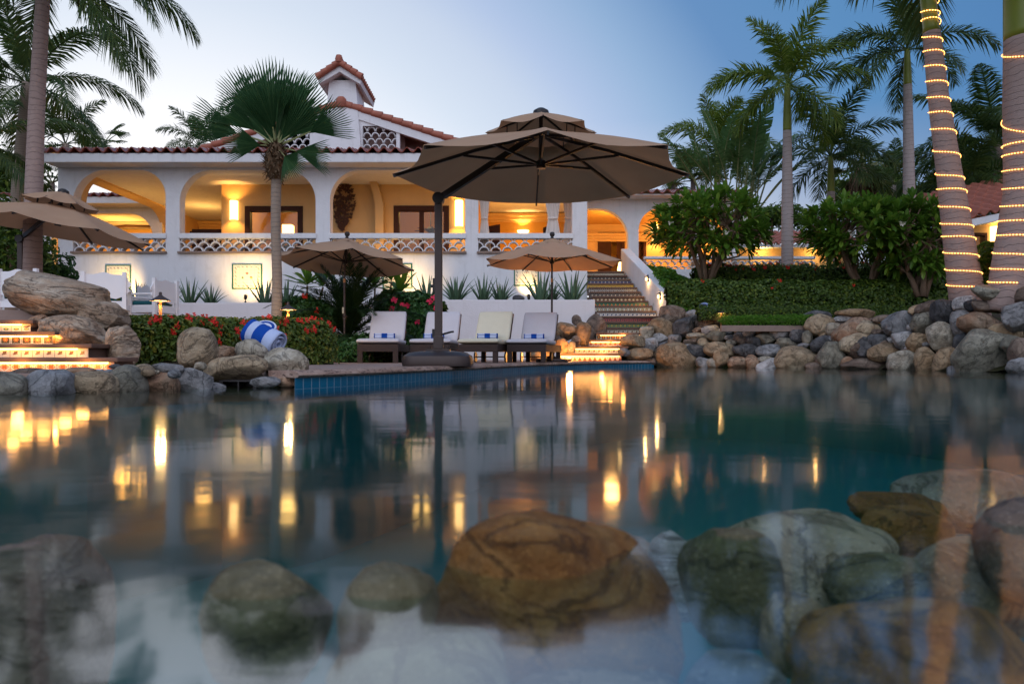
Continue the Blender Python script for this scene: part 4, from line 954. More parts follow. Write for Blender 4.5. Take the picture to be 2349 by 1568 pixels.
# ---- umbrellas
def canopy_mesh(mb, R_, zr, r_in, z_in, n=8, rot=0, sag=.035, sub=6, rad=6, lip=.0):
    rows = []
    for i in range(rad + 1):
        tt = i/rad; row = []
        for k in range(n*sub):
            s_ = k/sub; a0 = rot + 2*math.pi*math.floor(s_)/n; a1 = a0 + 2*math.pi/n; f = s_ - math.floor(s_)
            rr = lerp(r_in, R_, tt); z = lerp(z_in, zr, tt) + .10*(zr - z_in)*-math.sin(math.pi*tt)*0.5
            pa = Vector((rr*math.cos(a0), rr*math.sin(a0), z)); pb = Vector((rr*math.cos(a1), rr*math.sin(a1), z)); p_ = pa.lerp(pb, f)
            dip = math.sin(math.pi*f)*sag*tt; p_.x *= 1 - dip*.9/max(R_, .1); p_.y *= 1 - dip*.9/max(R_, .1); p_.z -= dip*.5
            row.append(p_)
        rows.append(row)
    mb.grid(rows, close=True); return rows
def add_canopy(name, R_, zr, r_in, z_in, rot, Mx, parent, base, cap=True, sag=.035):
    mb = MB(); rows = canopy_mesh(mb, R_, zr, r_in, z_in, 8, rot, sag)
    if cap: mb.add(rows[0], [tuple(range(len(rows[0])))])
    mb.xf(Mx); o = mb.build(name, M['taupe'], parent, local=True); smooth_by_angle(o, 60)
    return o
def market_umbrella(px_, py_base, d_, R_, z_rim, tilt, label, tilt_dir=0.0, rot=.2):
    loc = Vector((PX(px_, d_), d_*K, DECK - .003)); root = thing('patio_umbrella', label, 'parasol', loc, 'small market parasols on the deck')
    zr = z_rim - loc.z; za = zr + .43
    mb = MB(); mb.lathe([(.30, 0), (.31, .03), (.30, .055), (.10, .075), (.07, .10), (.045, .12), (.04, .30), (.03, .32)], n=28); smooth_by_angle(mb.build('base', M['bronze'], root, local=True))
    piv = zr - .25; mb = MB(); mb.tube([(0, 0, .1), (0, 0, piv)], .020, 12); mb.tube([(0, 0, .78), (0, 0, .90)], .034, 10); mb.tube([(-.02, -.03, .84), (.07, -.03, .84)], .012, 6); smooth_by_angle(mb.build('pole', M['bronze'], root, local=True))
    mb = MB(); mb.tube([(0, 0, piv - .12), (0, 0, piv - .05)], .024, 10); mb.build('tilt_joint', M['copper'], root, local=True)
    Mx = Matrix.Translation((0, 0, piv)) @ Matrix.Rotation(tilt_dir, 4, 'Z') @ Matrix.Rotation(tilt, 4, 'Y') @ Matrix.Rotation(-tilt_dir, 4, 'Z') @ Matrix.Translation((0, 0, -piv))
    mb = MB(); mb.tube([(0, 0, piv), (0, 0, za + .05)], .018, 10); mb.xf(Mx); mb.build('upper_pole', M['bronze'], root, local=True)
    cn = add_canopy('canopy', R_, zr, .10, za - .035, rot, Mx, root, loc, True, .10)
    mb = MB(); canopy_mesh(mb, .30, za - .075, .02, za + .03, 8, rot, .05, 6, 3); mb.xf(Mx); smooth_by_angle(mb.build('vent_flap', M['taupe'], cn, local=True), 60)
    mb = MB(); mb.lathe([(.03, 0), (.035, .03), (.02, .045), (.042, .075), (.05, .10), (.035, .14), (.0, .15)], (0, 0, za + .01), 14); mb.xf(Mx); mb.build('finial', M['dark'], root, smooth=True, local=True)
    hub = zr + .02
    mb = MB(); mb.lathe([(.02, hub - .045), (.04, hub - .04), (.04, hub + .03), (.021, hub + .035), (.021, za - .10), (.04, za - .098), (.04, za - .04), (.02, za - .035)], n=12); mb.xf(Mx); mb.build('hub', M['dark'], root, local=True)
    for k in range(8):
        a_ = rot + 2*math.pi*k/8; c_, s_ = math.cos(a_), math.sin(a_)
        mb = MB(); mb.bar((.04*c_, .04*s_, za - .07), (R_*.985*c_, R_*.985*s_, zr - .022), .016, .024); mb.bar((.04*c_, .04*s_, hub), (R_*.48*c_, R_*.48*s_, lerp(za, zr, .48) - .045), .013, .018); mb.xf(Mx); mb.build('rib', M['dark'], root, local=True)
    return root
u1 = market_umbrella(790, 830, 12.6, 1.30, 1.98, R(6), 'small tilted taupe parasol beside the cycad, left of the loungers', math.atan2(1, .5), .30)
mb = MB(); c = (-.015, -.035, .95); mb.box((c[0] - .015, c[1] - .01, c[2] - .05), (c[0] + .015, c[1], c[2] + .06)); mb.build('crank_tag', M['cream_cushion'], u1, local=True)
u2 = market_umbrella(1266, 829, 13.0, 1.36, 2.03, R(0.5), 'small level taupe parasol beside the lit stair, glowing orange beneath', 0, .42)
def cantilever(cx, cy, zr, R_, rise, mast_xy, ground, Mt, label, rot, boom_from):
    """offset parasol: square-tube mast, rising boom, two-tier octagonal canopy (centre cx,cy; rim height zr)"""
    loc = Vector((mast_xy[0], mast_xy[1], ground)); root = thing('cantilever_umbrella', label, 'parasol', loc, 'large two-tier cantilever parasols')
    C = Vector((cx, cy, zr)) - loc; T = Matrix.Translation(C) @ Mt
    za = rise
    mb = MB(); bx = .44
    prof = [(bx*.98, 0), (bx, .04), (bx*.96, .125), (bx*.80, .17), (bx*.30, .195)]
    rows = []
    for r_, z in prof:
        ring = []
        for k in range(32):
            a_ = 2*math.pi*k/32; e_ = .34; ring.append((r_*math.copysign(abs(math.cos(a_))**e_, math.cos(a_)), r_*math.copysign(abs(math.sin(a_))**e_, math.sin(a_))*1.0, z))
        rows.append(ring)
    mb.grid(rows, close=True); mb.add(rows[-1], [tuple(range(32))]); smooth_by_angle(mb.build('base', M['bronze'], root, local=True), 35)
    mb = MB(); mb.box((-.15, -.15, .19), (.15, .15, .215)); [mb.tube([(sx*.12, sy*.12, .21), (sx*.12, sy*.12, .24)], .014, 6) for sx in (-1, 1) for sy in (-1, 1)]; mb.build('mounting_plate', M['bronze'], root, local=True)
    mt = boom_from - ground
    mb = MB(); mb.box((-.048, -.048, .2), (.048, .048, mt + .02), .012); mb.box((-.062, -.062, .215), (.062, .062, .38), .01); mb.build('mast', M['bronze'], root, local=True)
    mb = MB(); mb.tube([(.05, -.03, .40), (.16, -.06, .43), (.20, -.06, .435)], .014, 6); mb.box((-.08, -.03, .36), (-.049, .03, .47)); mb.tube([(-.10, 0, 1.02), (-.05, 0, 1.02)], .02, 8); mb.box((-.075, -.02, .95), (-.049, .02, 1.12)); mb.build('crank', M['dark'], root, local=True)
    mb = MB(); mb.tube([(0, -.075, mt), (0, .075, mt)], .075, 14); mb.build('pivot', M['dark'], root, local=True)
    hubT = T @ Vector((0, 0, za + .10)); hubB = T @ Vector((0, 0, .10))
    mb = MB(); mb.bar((0, 0, mt + .0), hubT, .05, .075); mb.build('boom', M['dark'], root, local=True)
    mb = MB(); mb.lathe([(.02, .06), (.055, .062), (.055, .15), (.022, .155), (.022, za + .35)], n=12); mb.xf(T); mb.build('hub', M['dark'], root, local=True)
    cn = add_canopy('canopy', R_, 0, .40, za + .025, rot, T, root, loc, False, .10)
    vt = add_canopy('vent_canopy', .66, za + .095, .03, za + .33, rot, T, root, loc, True, .06)
    mb = MB(); mb.lathe([(.10, -.02), (.09, .03), (.04, .06), (0, .065)], (0, 0, za + .32), 12); mb.xf(T); mb.build('cap', M['dark'], root, local=True)
    for k in range(8):
        a_ = rot + 2*math.pi*k/8; c_, s_ = math.cos(a_), math.sin(a_); zz = lambda r_: za*(1 - (r_ - .5)/(R_ - .5)) if r_ > .5 else za + (.5 - r_)*.12
        mb = MB(); mb.bar((.05*c_, .05*s_, za + .06), (R_*.45*c_, R_*.45*s_, zz(R_*.45) - .03), .022, .036); mb.bar((R_*.45*c_, R_*.45*s_, zz(R_*.45) - .03), (R_*.99*c_, R_*.99*s_, -.025), .022, .036)
        mb.bar((.04*c_, .04*s_, .11), (R_*.52*c_, R_*.52*s_, zz(R_*.52) - .045), .018, .028); mb.xf(T); rb = mb.build('rib', M['dark'], root, local=True)
        mb = MB(); mb.bar((.05*c_, .05*s_, za + .30), (.63*c_, .63*s_, za + .10), .014, .02); mb.bar((.40*c_, .40*s_, za + .0), (.40*c_, .40*s_, za + .18), .012, .012); mb.xf(T); mb.build('vent_rib', M['dark'], rb, local=True)
    return root
c = P(1241, 400, 8.05); ms = P(1006, 836, 8.75)
cantilever(c.x, c.y, 2.415, 1.76, .39, (ms.x, ms.y), DECK - .003, Matrix.Identity(4), 'large two-tier taupe cantilever parasol over the poolside loungers', R(90.0) + .0, PZ(462, 8.9))
c = P(131, 520, 12.4); ms = P(48, 600, 12.9)
cantilever(c.x, c.y, 2.56, 1.62, .36, (ms.x, ms.y), .745, Matrix.Rotation(R(8.5), 4, 'Y') @ Matrix.Rotation(R(-2), 4, 'X'), 'large tilted two-tier parasol over the dining patio by the left palms', R(98), PZ(548, 12.9))
# ---- carved white dining chairs on the patio
def plaid():
    t = NT('teal_plaid_cushion'); s_ = t.n('ShaderNodeSeparateXYZ', i0=t.obj()); f = t.math('FRACT', t.math('MULTIPLY', s_.outputs[0], 5.5)); q = t.ramp(f, [(0, (.10, .12, .02)), (.33, (.01, .10, .12)), (.66, (.015, .045, .03)), (.85, (.02, .14, .15))], 'CONSTANT'); return t.surf(t.bsdf(q, .9))
M['plaid'] = plaid()
def make_chair():
    root = thing('dining_chair', 'x', 'chair', (0, 0, 0), 'carved white dining chairs on the patio'); W = .31   # faces +y, back at y=-.26
    for sx in (-1, 1):
        mb = MB(); mb.box((sx*W - .032, -.29, 0), (sx*W + .032, -.225, .92), .006); mb.build('back_post', M['white_paint'], root, local=True)
        mb = MB(); mb.box((sx*W - .03, .22, 0), (sx*W + .03, .28, .62), .006); mb.build('front_leg', M['white_paint'], root, local=True)
        mb = MB(); mb.box((sx*W - .04, -.22, .62), (sx*W + .04, .32, .655), .012); mb.build('armrest', M['white_paint'], root, local=True)
    mb = MB(); prof = []
    for k in range(25):
        u_ = k/24; x = lerp(-W - .10, W + .10, u_); e_ = abs(u_ - .5)*2; prof.append((x, .80 + .10*math.cos(e_*math.pi*.5)**.7 + .012*math.cos(e_*9) - (.05 if e_ > .86 else 0)))
    sidew = W + .10
    low = [(sidew, .70), (sidew - .04, .66), (sidew - .02, .60), (W, .52), (.18, .47), (0, .505), (-.18, .47), (-W, .52), (-sidew + .02, .60), (-sidew + .04, .66), (-sidew, .70)]
    mb.prism(prof + low, -.262, -.235); smooth_by_angle(mb.build('backrest', M['white_paint'], root, local=True))
    mb = MB(); mb.box((-W + .033, -.22, .40), (W - .033, .28, .44), .006); mb.box((-W + .031, .235, .30), (W - .031, .262, .40)); mb.box((-W + .031, -.275, .30), (W - .031, -.25, .40))
    for sx in (-1, 1): mb.box((sx*W - .014, -.224, .30), (sx*W + .014, .219, .40))
    mb.build('seat', M['white_paint'], root, local=True)
    mb = MB(); mb.box((-W + .04, -.21, .442), (W - .04, .29, .515), .03); mb.build('seat_cushion', M['plaid'], root, smooth=True, local=True)
    return root
ch = make_chair(); PAT = .745
cspots = [(245, 11.6, R(18), 'white carved chair beside the big boulder, its broad back towards the pool'), (352, 12.6, R(78), 'white carved chair turned sideways behind the mushroom path lamp'), (66, 11.2, R(-4), 'white carved chair mostly hidden behind the largest boulder'), (305, 13.4, R(140), 'white carved chair facing the pool across the dining table')]
for i, (px_, d_, rz_, lb) in enumerate(cspots):
    loc = (PX(px_, d_), d_*K, PAT - .002); o = ch if i == 0 else dup(ch, loc, rz_); o.location = loc; o.rotation_euler.z = rz_; o['label'] = lb
# round dining table behind the chairs
tp = P(190, 700, 13.0); tb = thing('dining_table', 'white round dining table between the carved chairs', 'table', (tp.x, tp.y, PAT))
mb = MB(); mb.lathe([(.60, .70), (.62, .715), (.62, .735), (.60, .745)], n=32); mb.build('table_top', M['white_paint'], tb, local=True)
mb = MB(); mb.lathe([(.28, 0), (.27, .04), (.08, .10), (.07, .60), (.25, .70)], n=16); mb.build('pedestal', M['white_paint'], tb, local=True)
# ---- lamps in the planting
def path_lamp(px_, ytop, d_, zb, label, pw):
    top = P(px_, ytop, d_); r_ = .125
    root = thing('path_lamp', label, 'garden lamp', (top.x, top.y, zb), 'mushroom path lamps in the planting')
    mb = MB(); mb.tube([(0, 0, 0), (0, 0, top.z - zb - .03)], .019, 10); mb.build('stem', M['copper'], root, local=True)
    H = top.z - zb; mb = MB(); mb.lathe([(.012, .055), (.02, .04), (.018, .02), (.035, .0), (r_, -.055), (r_ + .004, -.065), (r_ - .008, -.063), (.03, -.012)], (0, 0, H), 20, False); smooth_by_angle(mb.build('shade', M['bronze'], root, local=True))
    mb = MB(); mb.lathe([(.0, -.06), (.075, -.060), (.085, -.052), (.0, -.05)], (0, 0, H), 16, False); mb.build('lens', M['glow'], root, local=True)
    lamp('path_lamp_light', (top.x, top.y - .0, top.z - .10), pw, (1, .60, .20), .05)
path_lamp(368, 679, 8.95, .14, 'glowing mushroom path lamp above the hedge beside the white dining chairs', 48)
path_lamp(661, 701, 10.25, .14, 'glowing mushroom path lamp beside the fan palm trunk above the hedge', 46)
path_lamp(1655, 712, 15.4, .8, 'low garden lamp glowing behind the pool rocks near the small blue towel', 5)
c = P(1306, 806, 14.35); wl_ = thing('well_light', 'low glowing garden light at the foot of the lit stair beside the rock heap', 'garden lamp', (c.x, c.y, DECK - .003)); mb = MB(); mb.lathe([(.05, 0), (.055, .05), (.045, .06)], n=12); mb.build('housing', M['dark'], wl_, local=True); mb = MB(); mb.lathe([(.042, .061), (.03, .075), (0, .08)], n=12, cap=False); mb.build('lens', M['glow'], wl_, local=True)
lamp('well_light_beam', (c.x, c.y - .02, .30), 62, (1, .42, .10), .06)
for px_, py_, d_, pw in ((1380, 818, 14.8, 9), (1385, 800, 15.1, 8), (1400, 783, 15.4, 7), (1430, 766, 15.7, 7), (40, 836, 5.75, 6), (190, 836, 5.75, 6), (40, 806, 6.02, 5), (150, 806, 6.02, 5), (60, 776, 6.3, 5), (100, 776, 6.3, 3), (30, 745, 6.58, 5), (262, 836, 6.02, 42), (196, 806, 6.22, 30), (128, 770, 6.42, 22)):
    lamp('strip_wash', P(px_, py_, d_), pw*.2, (1, .42, .09), .05)
spots_ = [(563, 684, 19.3, 'small black spotlight on the planter beneath the brightest tile picture', (PX(570, DF), DF*K, PZ(632, DF)), 50), (272, 690, 19.5, None, (PX(280, DF), DF*K, PZ(655, DF)), 36), (925, 676, 19.4, 'small dark spotlight behind the hibiscus shrub', (PX(930, DF), DF*K, PZ(640, DF)), 22), (1213, 684, 19.9, 'small black spotlight beside the bright agave under the dotted tile picture', (PX(1211, DF), DF*K, PZ(655, DF)), 14), (990, 690, 19.6, None, (PX(985, DF), DF*K, PZ(630, DF)), 7)]
for px_, py_, d_, lb, aim, pw in spots_:
    c = P(px_, py_, d_); 
    if lb:
        root = thing('spotlight', lb, 'spotlight', (c.x, c.y, c.z - .10), 'black spotlights on the planters')
        mb = MB(); mb.tube([(0, 0, -.02), (0, 0, .09)], .012, 6); mb.tube([(-.03, 0, 0), (.03, 0, 0)], .015, 6); mb.build('stake', M['dark'], root, local=True)
        dirv = (Vector(aim) - c).normalized(); mb = MB(); mb.tube([Vector((0, 0, .10)) - dirv*.02, Vector((0, 0, .10)) + dirv*.14], [.04, .055], 10); mb.build('head', M['dark'], root, local=True)
    lamp('spotlight_beam', c + Vector((0, .05, .12)) + (Vector(aim) - c).normalized()*.18, pw*2.4, (1, .64, .25), .04, spot=96, aim=aim, blend=.9)
# ---- things on the terrace
cur = [(1111, 458, 531, 20.75, 26, 'white curtain tied back against the pillar, leftmost in the open bay'), (1268, 458, 531, 20.75, 40, 'full white tied curtain behind the finial of the small parasol'), (1303, 455, 531, 21.6, 26, 'narrow white tied curtain beside the end pillar')]
for px_, yt, yb, d_, wpx, lb in cur:
    top = CEIL - .3; bot = FL + .03; cx = PX(px_, d_); wm = wpx/F*d_*.5; tie = PZ(501, d_); mb = MB(); rows = []
    for i in range(15):
        z = lerp(top, bot, i/14); dz = abs(z - tie); s_ = .48 + .62*min(1, dz/1.1)**.8; row = []
        for k in range(41):
            u_ = k/40*2 - 1; row.append((cx + u_*wm*s_*1.05, d_*K + .05*math.sin(u_*26 + .4*math.sin(z*2))*s_ + .02*math.sin(u_*9), z))
        rows.append(row)
    mb.grid(rows); o = mb.build('curtain', M['curtain'], None, smooth=True, loc=(cx, d_*K, bot)); tag(o, lb, 'curtain', 'white tied curtains of the open bay'); md = o.modifiers.new('cloth', 'SOLIDIFY'); md.thickness = .012
    mb = MB(); mb.tube([(cx + wm*.52*math.cos(a_), d_*K + .075*math.sin(a_), tie) for a_ in [2*math.pi*k/16 for k in range(17)]], .03, 6); mb.build('tie', M['curtain'], o)
# pierced metal leaf sculpture
mb = MB(); random.seed(21); cx, cz = PX(786, 22.2), PZ(468, 22.2); yv = wy - .10
for k in range(330):
    v_ = random.uniform(-1, 1); half = (1 - abs(v_)**1.7)*.36*(1 if v_ > 0 else .95) + .02; u_ = random.uniform(-1, 1)
    x = cx + u_*half + .05*v_; z = cz + v_*.83; hole = noise.noise(Vector((x*5.5, z*5.5, 2)))
    if hole > .32: continue
    a_ = random.uniform(0, 6.28) if abs(u_) < .8 else (0.6 if u_ > 0 else 2.5) + random.uniform(-.5, .5); s_ = random.uniform(.05, .085); t_ = Vector((math.cos(a_), 0, math.sin(a_))); n_ = Vector((-t_.z, 0, t_.x)); y_ = yv + random.uniform(-.02, .02); c_ = Vector((x, y_, z))
    q = [c_ - t_*s_*.6, c_ + n_*s_*.55, c_ + t_*s_*1.2, c_ - n_*s_*.55]; b_ = Vector((0, .012, 0)); mb.add(q + [w_ + b_ for w_ in q], [(0, 1, 2, 3), (7, 6, 5, 4), (0, 4, 5, 1), (1, 5, 6, 2), (2, 6, 7, 3), (3, 7, 4, 0)])
o = mb.build('wall_sculpture', M['rust'], None, loc=(cx, yv, cz)); tag(o, 'tall rusted metal leaf-shaped sculpture hanging on the terrace wall', 'wall art')
# table lamp, ceiling fan, dark cabinet and chairs on the terrace
c = P(661, 528, 23.2); root = thing('table_lamp', 'square glowing table lamp behind the terrace glass door near the palm trunk', 'table lamp', (c.x, c.y, c.z - .55)); mb = MB(); mb.box((-.16, -.16, .42), (.16, .16, .72)); mb.build('lamp_shade', M['glow'], root, local=True); mb = MB(); mb.lathe([(.10, 0), (.10, .03), (.03, .05), (.03, .42)], n=12); mb.build('stand', M['bronze'], root, local=True)
mb = MB(); mb.box((c.x - .5, c.y - .25, FL), (c.x + .5, c.y + .25, c.z - .551)); o = mb.build('side_table', M['mahogany'], None, loc=(c.x, c.y, FL)); tag(o, 'dark side table carrying the square glowing lamp', 'table')
c = P(988, 528, 24.6); root = thing('ceiling_fan', 'dark ceiling fan hanging inside the terrace glass door by the large parasol mast', 'ceiling fan', (c.x, c.y, c.z)); mb = MB(); mb.tube([(0, 0, .1), (0, 0, CEIL - c.z)], .02, 8); mb.build('rod', M['dark'], root, local=True); mb = MB(); mb.lathe([(.05, -.10), (.16, -.04), (.18, .04), (.08, .12)], n=14); mb.build('motor', M['dark'], root, local=True)
for k in range(5):
    a_ = .3 + 2*math.pi*k/5; mb = MB(); mb.bar((.15*math.cos(a_), .15*math.sin(a_), .02), (.62*math.cos(a_), .62*math.sin(a_), .0), .13, .012); mb.build('blade', M['mahogany'], root, local=True)
mb = MB(); x0, x1 = PX(440, 23.4), PX(516, 23.4); mb.box((x0, 23.4*K, FL), (x1, 24.6*K, PZ(525.5, 23.4)), .01); mb.box((x0 - .05, 23.4*K - .05, PZ(525.5, 23.4) - .16), (x1 + .05, 23.4*K + .2, PZ(525.5, 23.4) - .08)); o = mb.build('cabinet', M['mahogany'], None, loc=(x0, 23.4*K, FL)); tag(o, 'tall dark wooden cabinet standing on the terrace behind the second arch', 'cabinet')
for a, b, y, lb in ((1113, 1147, 514, 'dark upholstered screen beside the leftmost curtain of the open bay'), (1246, 1264, 516, 'dark upholstered screen half hidden by the full curtain')):
    mb = MB(); x0, x1 = PX(a, 23), PX(b, 23); mb.prism([(x0, FL), (x1, FL), (x1, PZ(y, 23)), (x0, PZ(y + 6, 23))], 23*K, 23*K + .12); o = mb.build('screen', M['mahogany'], None, loc=(x0, 23*K, FL)); tag(o, lb, 'screen', 'dark screens in the open bay')
c = P(1426, 612, 24.5); root = thing('floor_lamp', 'small lamp with a glowing cone shade inside the dark doorway above the stair', 'lamp', (c.x, c.y, FL)); mb = MB(); mb.lathe([(.16, .42), (.10, .72)], n=16, cap=False); mb.build('lamp_shade', M['glow'], root, local=True); mb = MB(); mb.lathe([(.10, 0), (.10, .03), (.02, .05), (.02, .44)], n=10); mb.build('stand', M['bronze'], root, local=True)
lamp('floor_lamp_light', (c.x, c.y, FL + .6), 8, size=.08)
# ---- bungalows beyond the garden
bd = 31.0; b1 = thing('bungalow', 'distant bungalow with weathered red tile roof behind the garden railing', 'house', (PX(1760, bd), bd*K, 2)); mb = MB()
mb.box((PX(1640, bd), bd*K, 2.4), (PX(1960, bd), bd*K + 3, PZ(566, bd))); mb.build('wall', M['cream'], b1)
mb = MB(); mb.box((PX(1630, bd), bd*K - .55, PZ(571, bd)), (PX(1970, bd), bd*K + 3.2, PZ(566, bd) + .02)); mb.build('eave', M['white'], b1)
mb = MB(); tile_sheet(mb, PX(1632, bd), PX(1968, bd), bd*K - .6, PZ(565, bd) + .08, bd*K + 2.2, PZ(530, bd + 2), .30, .07); smooth_by_angle(mb.build('roof', M['roof_far'], b1), 55)
lamp('bungalow_porch_lamp', (PX(1745, bd), bd*K - .45, PZ(582, bd)), 20, (1, .58, .18), .1); lamp('bungalow_porch_lamp', (PX(1860, bd), bd*K - .45, PZ(582, bd)), 14, (1, .58, .18), .1)
bd = 18.6; b2 = thing('garden_house', 'cream garden house with red tile roof between the two light-wrapped palms', 'house', (PX(2270, bd), bd*K, 1.8))
mb = MB(); x0, x1 = PX(2190, bd), PX(2420, bd); mb.prism(comb(x0, x1, 2.6, PZ(494, bd), [(PX(2226, bd), PX(2264, bd), PZ(534, bd), 0, 0)]), bd*K, bd*K + .3); mb.box((x0, bd*K, 1.0), (x1, bd*K + .3, 2.6)); mb.build('wall', M['cream'], b2)
mb = MB(); xa, xb = PX(2226, bd), PX(2264, bd); za, zb2 = 2.6, PZ(534, bd)
for q in (((xa, za), (xa + .07, zb2)), ((xb - .07, za), (xb, zb2)), ((xa + .07, zb2 - .07), (xb - .07, zb2))): mb.box((q[0][0], bd*K - .02, q[0][1]), (q[1][0], bd*K + .2, q[1][1]))
f = mb.build('window', M['mahogany'], b2); mb = MB(); mb.box((xa + .07, bd*K + .1, za), (xb - .07, bd*K + .11, zb2 - .07)); mb.build('pane', M['glass'], f)
mb = MB(); mb.box((x0, bd*K + 2.6, 2.2), (x1, bd*K + 2.8, PZ(494, bd))); mb.build('back_wall', M['amber'], b2)
# eave climbs towards the right of the picture
mb = MB(); ez = [(PX(2185, 18), PZ(512, 18)), (PX(2425, 18), PZ(462, 18)), (PX(2425, 18), PZ(478, 18)), (PX(2185, 18), PZ(528, 18))]; mb.prism(ez, 17.9*K, 19.4*K); mb.build('eave', M['white'], b2)
mb = MB(); q0 = len(mb.v); tile_sheet(mb, 0, 3.3, 17.85*K, 0, 20.8*K, 1.15, .30, .065); sh_ = (PZ(462, 18) - PZ(512, 18))/(PX(2425, 18) - PX(2185, 18))
mb.v = [(p_[0] + PX(2185, 18), p_[1], p_[2] + PZ(512, 18) + .09 + p_[0]*sh_) for p_ in mb.v]; smooth_by_angle(mb.build('roof', M['roof_far'], b2), 55)
sconce('wall_sconce', (PX(2281, bd), bd*K - .003, PZ(537, bd)), b2, pw=22, wdt=.24, h=.40)
lamp('garden_house_lamp', (PX(2245, bd), (bd + 1.2)*K, 3.9), 20, (1, .52, .12), .1)
mb = MB(); mb.prism([(PX(2215, 17.2), 1.2), (PX(2215, 17.2), PZ(565, 17.2)), (PX(2245, 17.2), PZ(571, 17.2)), (PX(2330, 17.2), PZ(610, 17.2)), (PX(2440, 17.2), PZ(640, 17.2)), (PX(2440, 17.2), 1.2)], 17.2*K, 17.2*K + .25); o = mb.build('garden_wall', M['white'], None, loc=(PX(2300, 17.2), 17.2*K, 1.5)); tag(o, 'sloping white garden wall behind the two light-wrapped palms', 'wall')
# skimmer slot under the flat rock
mb = MB(); d_ = 5.92; x0, x1 = PX(513, d_), PX(582, d_); z0, z1 = -.12, .065
mb.box((x0 - .03, d_*K - .02, z1 - .012), (x1 + .03, d_*K + .22, z1)); mb.box((x0 - .03, d_*K + .16, z0), (x1 + .03, d_*K + .22, z1 - .012)); mb.box((lerp(x0, x1, .48), d_*K - .01, z0), (lerp(x0, x1, .52), d_*K + .16, z1 - .012)); mb.box((x0 - .03, d_*K - .02, z0), (x0, d_*K + .16, z1 - .012)); mb.box((x1, d_*K - .02, z0), (x1 + .03, d_*K + .16, z1 - .012))
o = mb.build('skimmer', M['dark'], None, loc=(x0, d_*K, 0)); tag(o, 'dark pool skimmer slot at the waterline beneath the flat tan rock', 'pool skimmer')
mb = MB(); x0, x1 = PX(1018, 14.6), PX(1058, 14.6)
# big rolled towel on the rocks and the small one on the far wall
me = roll('rolled_towel', .36, .145, M['towel'], 2.8, .92, 3); c = P(607, 772, 6.75)
o = link('rolled_towel', me, None, c, (R(12), R(23), R(-16))); tag(o, 'large rolled blue and white striped towel resting on the near rocks', 'towel'); md = o.modifiers.new('cloth', 'SOLIDIFY'); md.thickness = .016
# second, thinner roll behind it, its end facing the pool, with the woven emblem
t = NT('towel_emblem_end'); uv = t.n('ShaderNodeUVMap'); s_ = t.n('ShaderNodeSeparateXYZ', i0=uv.outputs[0]); a = t.math
px_ = a('SUBTRACT', s_.outputs[0], .5); py_ = a('SUBTRACT', s_.outputs[1], .5); r_ = a('SQRT', a('ADD', a('MULTIPLY', px_, px_), a('MULTIPLY', py_, py_)))
fac = a('MULTIPLY', a('GREATER_THAN', r_, .28), a('LESS_THAN', r_, .42)); q = a('LESS_THAN', a('ADD', a('MULTIPLY', a('SUBTRACT', px_, a('MULTIPLY', py_, .5)), a('SUBTRACT', px_, a('MULTIPLY', py_, .5))), a('MULTIPLY', a('MULTIPLY', py_, py_), 6)), .035); q2 = a('LESS_THAN', a('ABSOLUTE', a('ADD', a('SUBTRACT', py_, .05), a('MULTIPLY', px_, .8))), .035)
fac = a('MAXIMUM', fac, a('MULTIPLY', q, a('SUBTRACT', 1, q2))); M['emblem'] = t.surf(t.bsdf(t.mix(fac, (.66, .72, .88), (.012, .07, .36)), .95))
c = P(610, 752, 7.05); mb = MB(); n_ = 24; rad = .105; ax_ = Vector((.25, -.9, .25)).normalized(); u_ = ax_.cross(Vector((0, 0, 1))).normalized(); v_ = u_.cross(ax_)*.62
front = [c + ax_*.06 + u_*rad*math.cos(2*math.pi*k/n_) + v_*rad*math.sin(2*math.pi*k/n_) for k in range(n_)]; back = [p_ - ax_*.30 for p_ in front]; mid_ = [p_.lerp(c + ax_*.06, -.05) - ax_*.02 for p_ in front]
mb.add(front, [tuple(range(n_))], [[(.5 + .5*math.cos(2*math.pi*k/n_), .5 + .5*math.sin(2*math.pi*k/n_)) for k in range(n_)]]); mb.cur = 1; mb.grid([front, mid_, back], close=True); mb.add(back, [tuple(range(n_ - 1, -1, -1))])
mb.has_uv = True; o = mb.build('rolled_towel', [M['emblem'], M['white_cloth']], None, loc=c); tag(o, 'rolled white towel whose end shows a blue round emblem, behind the large striped roll', 'towel')
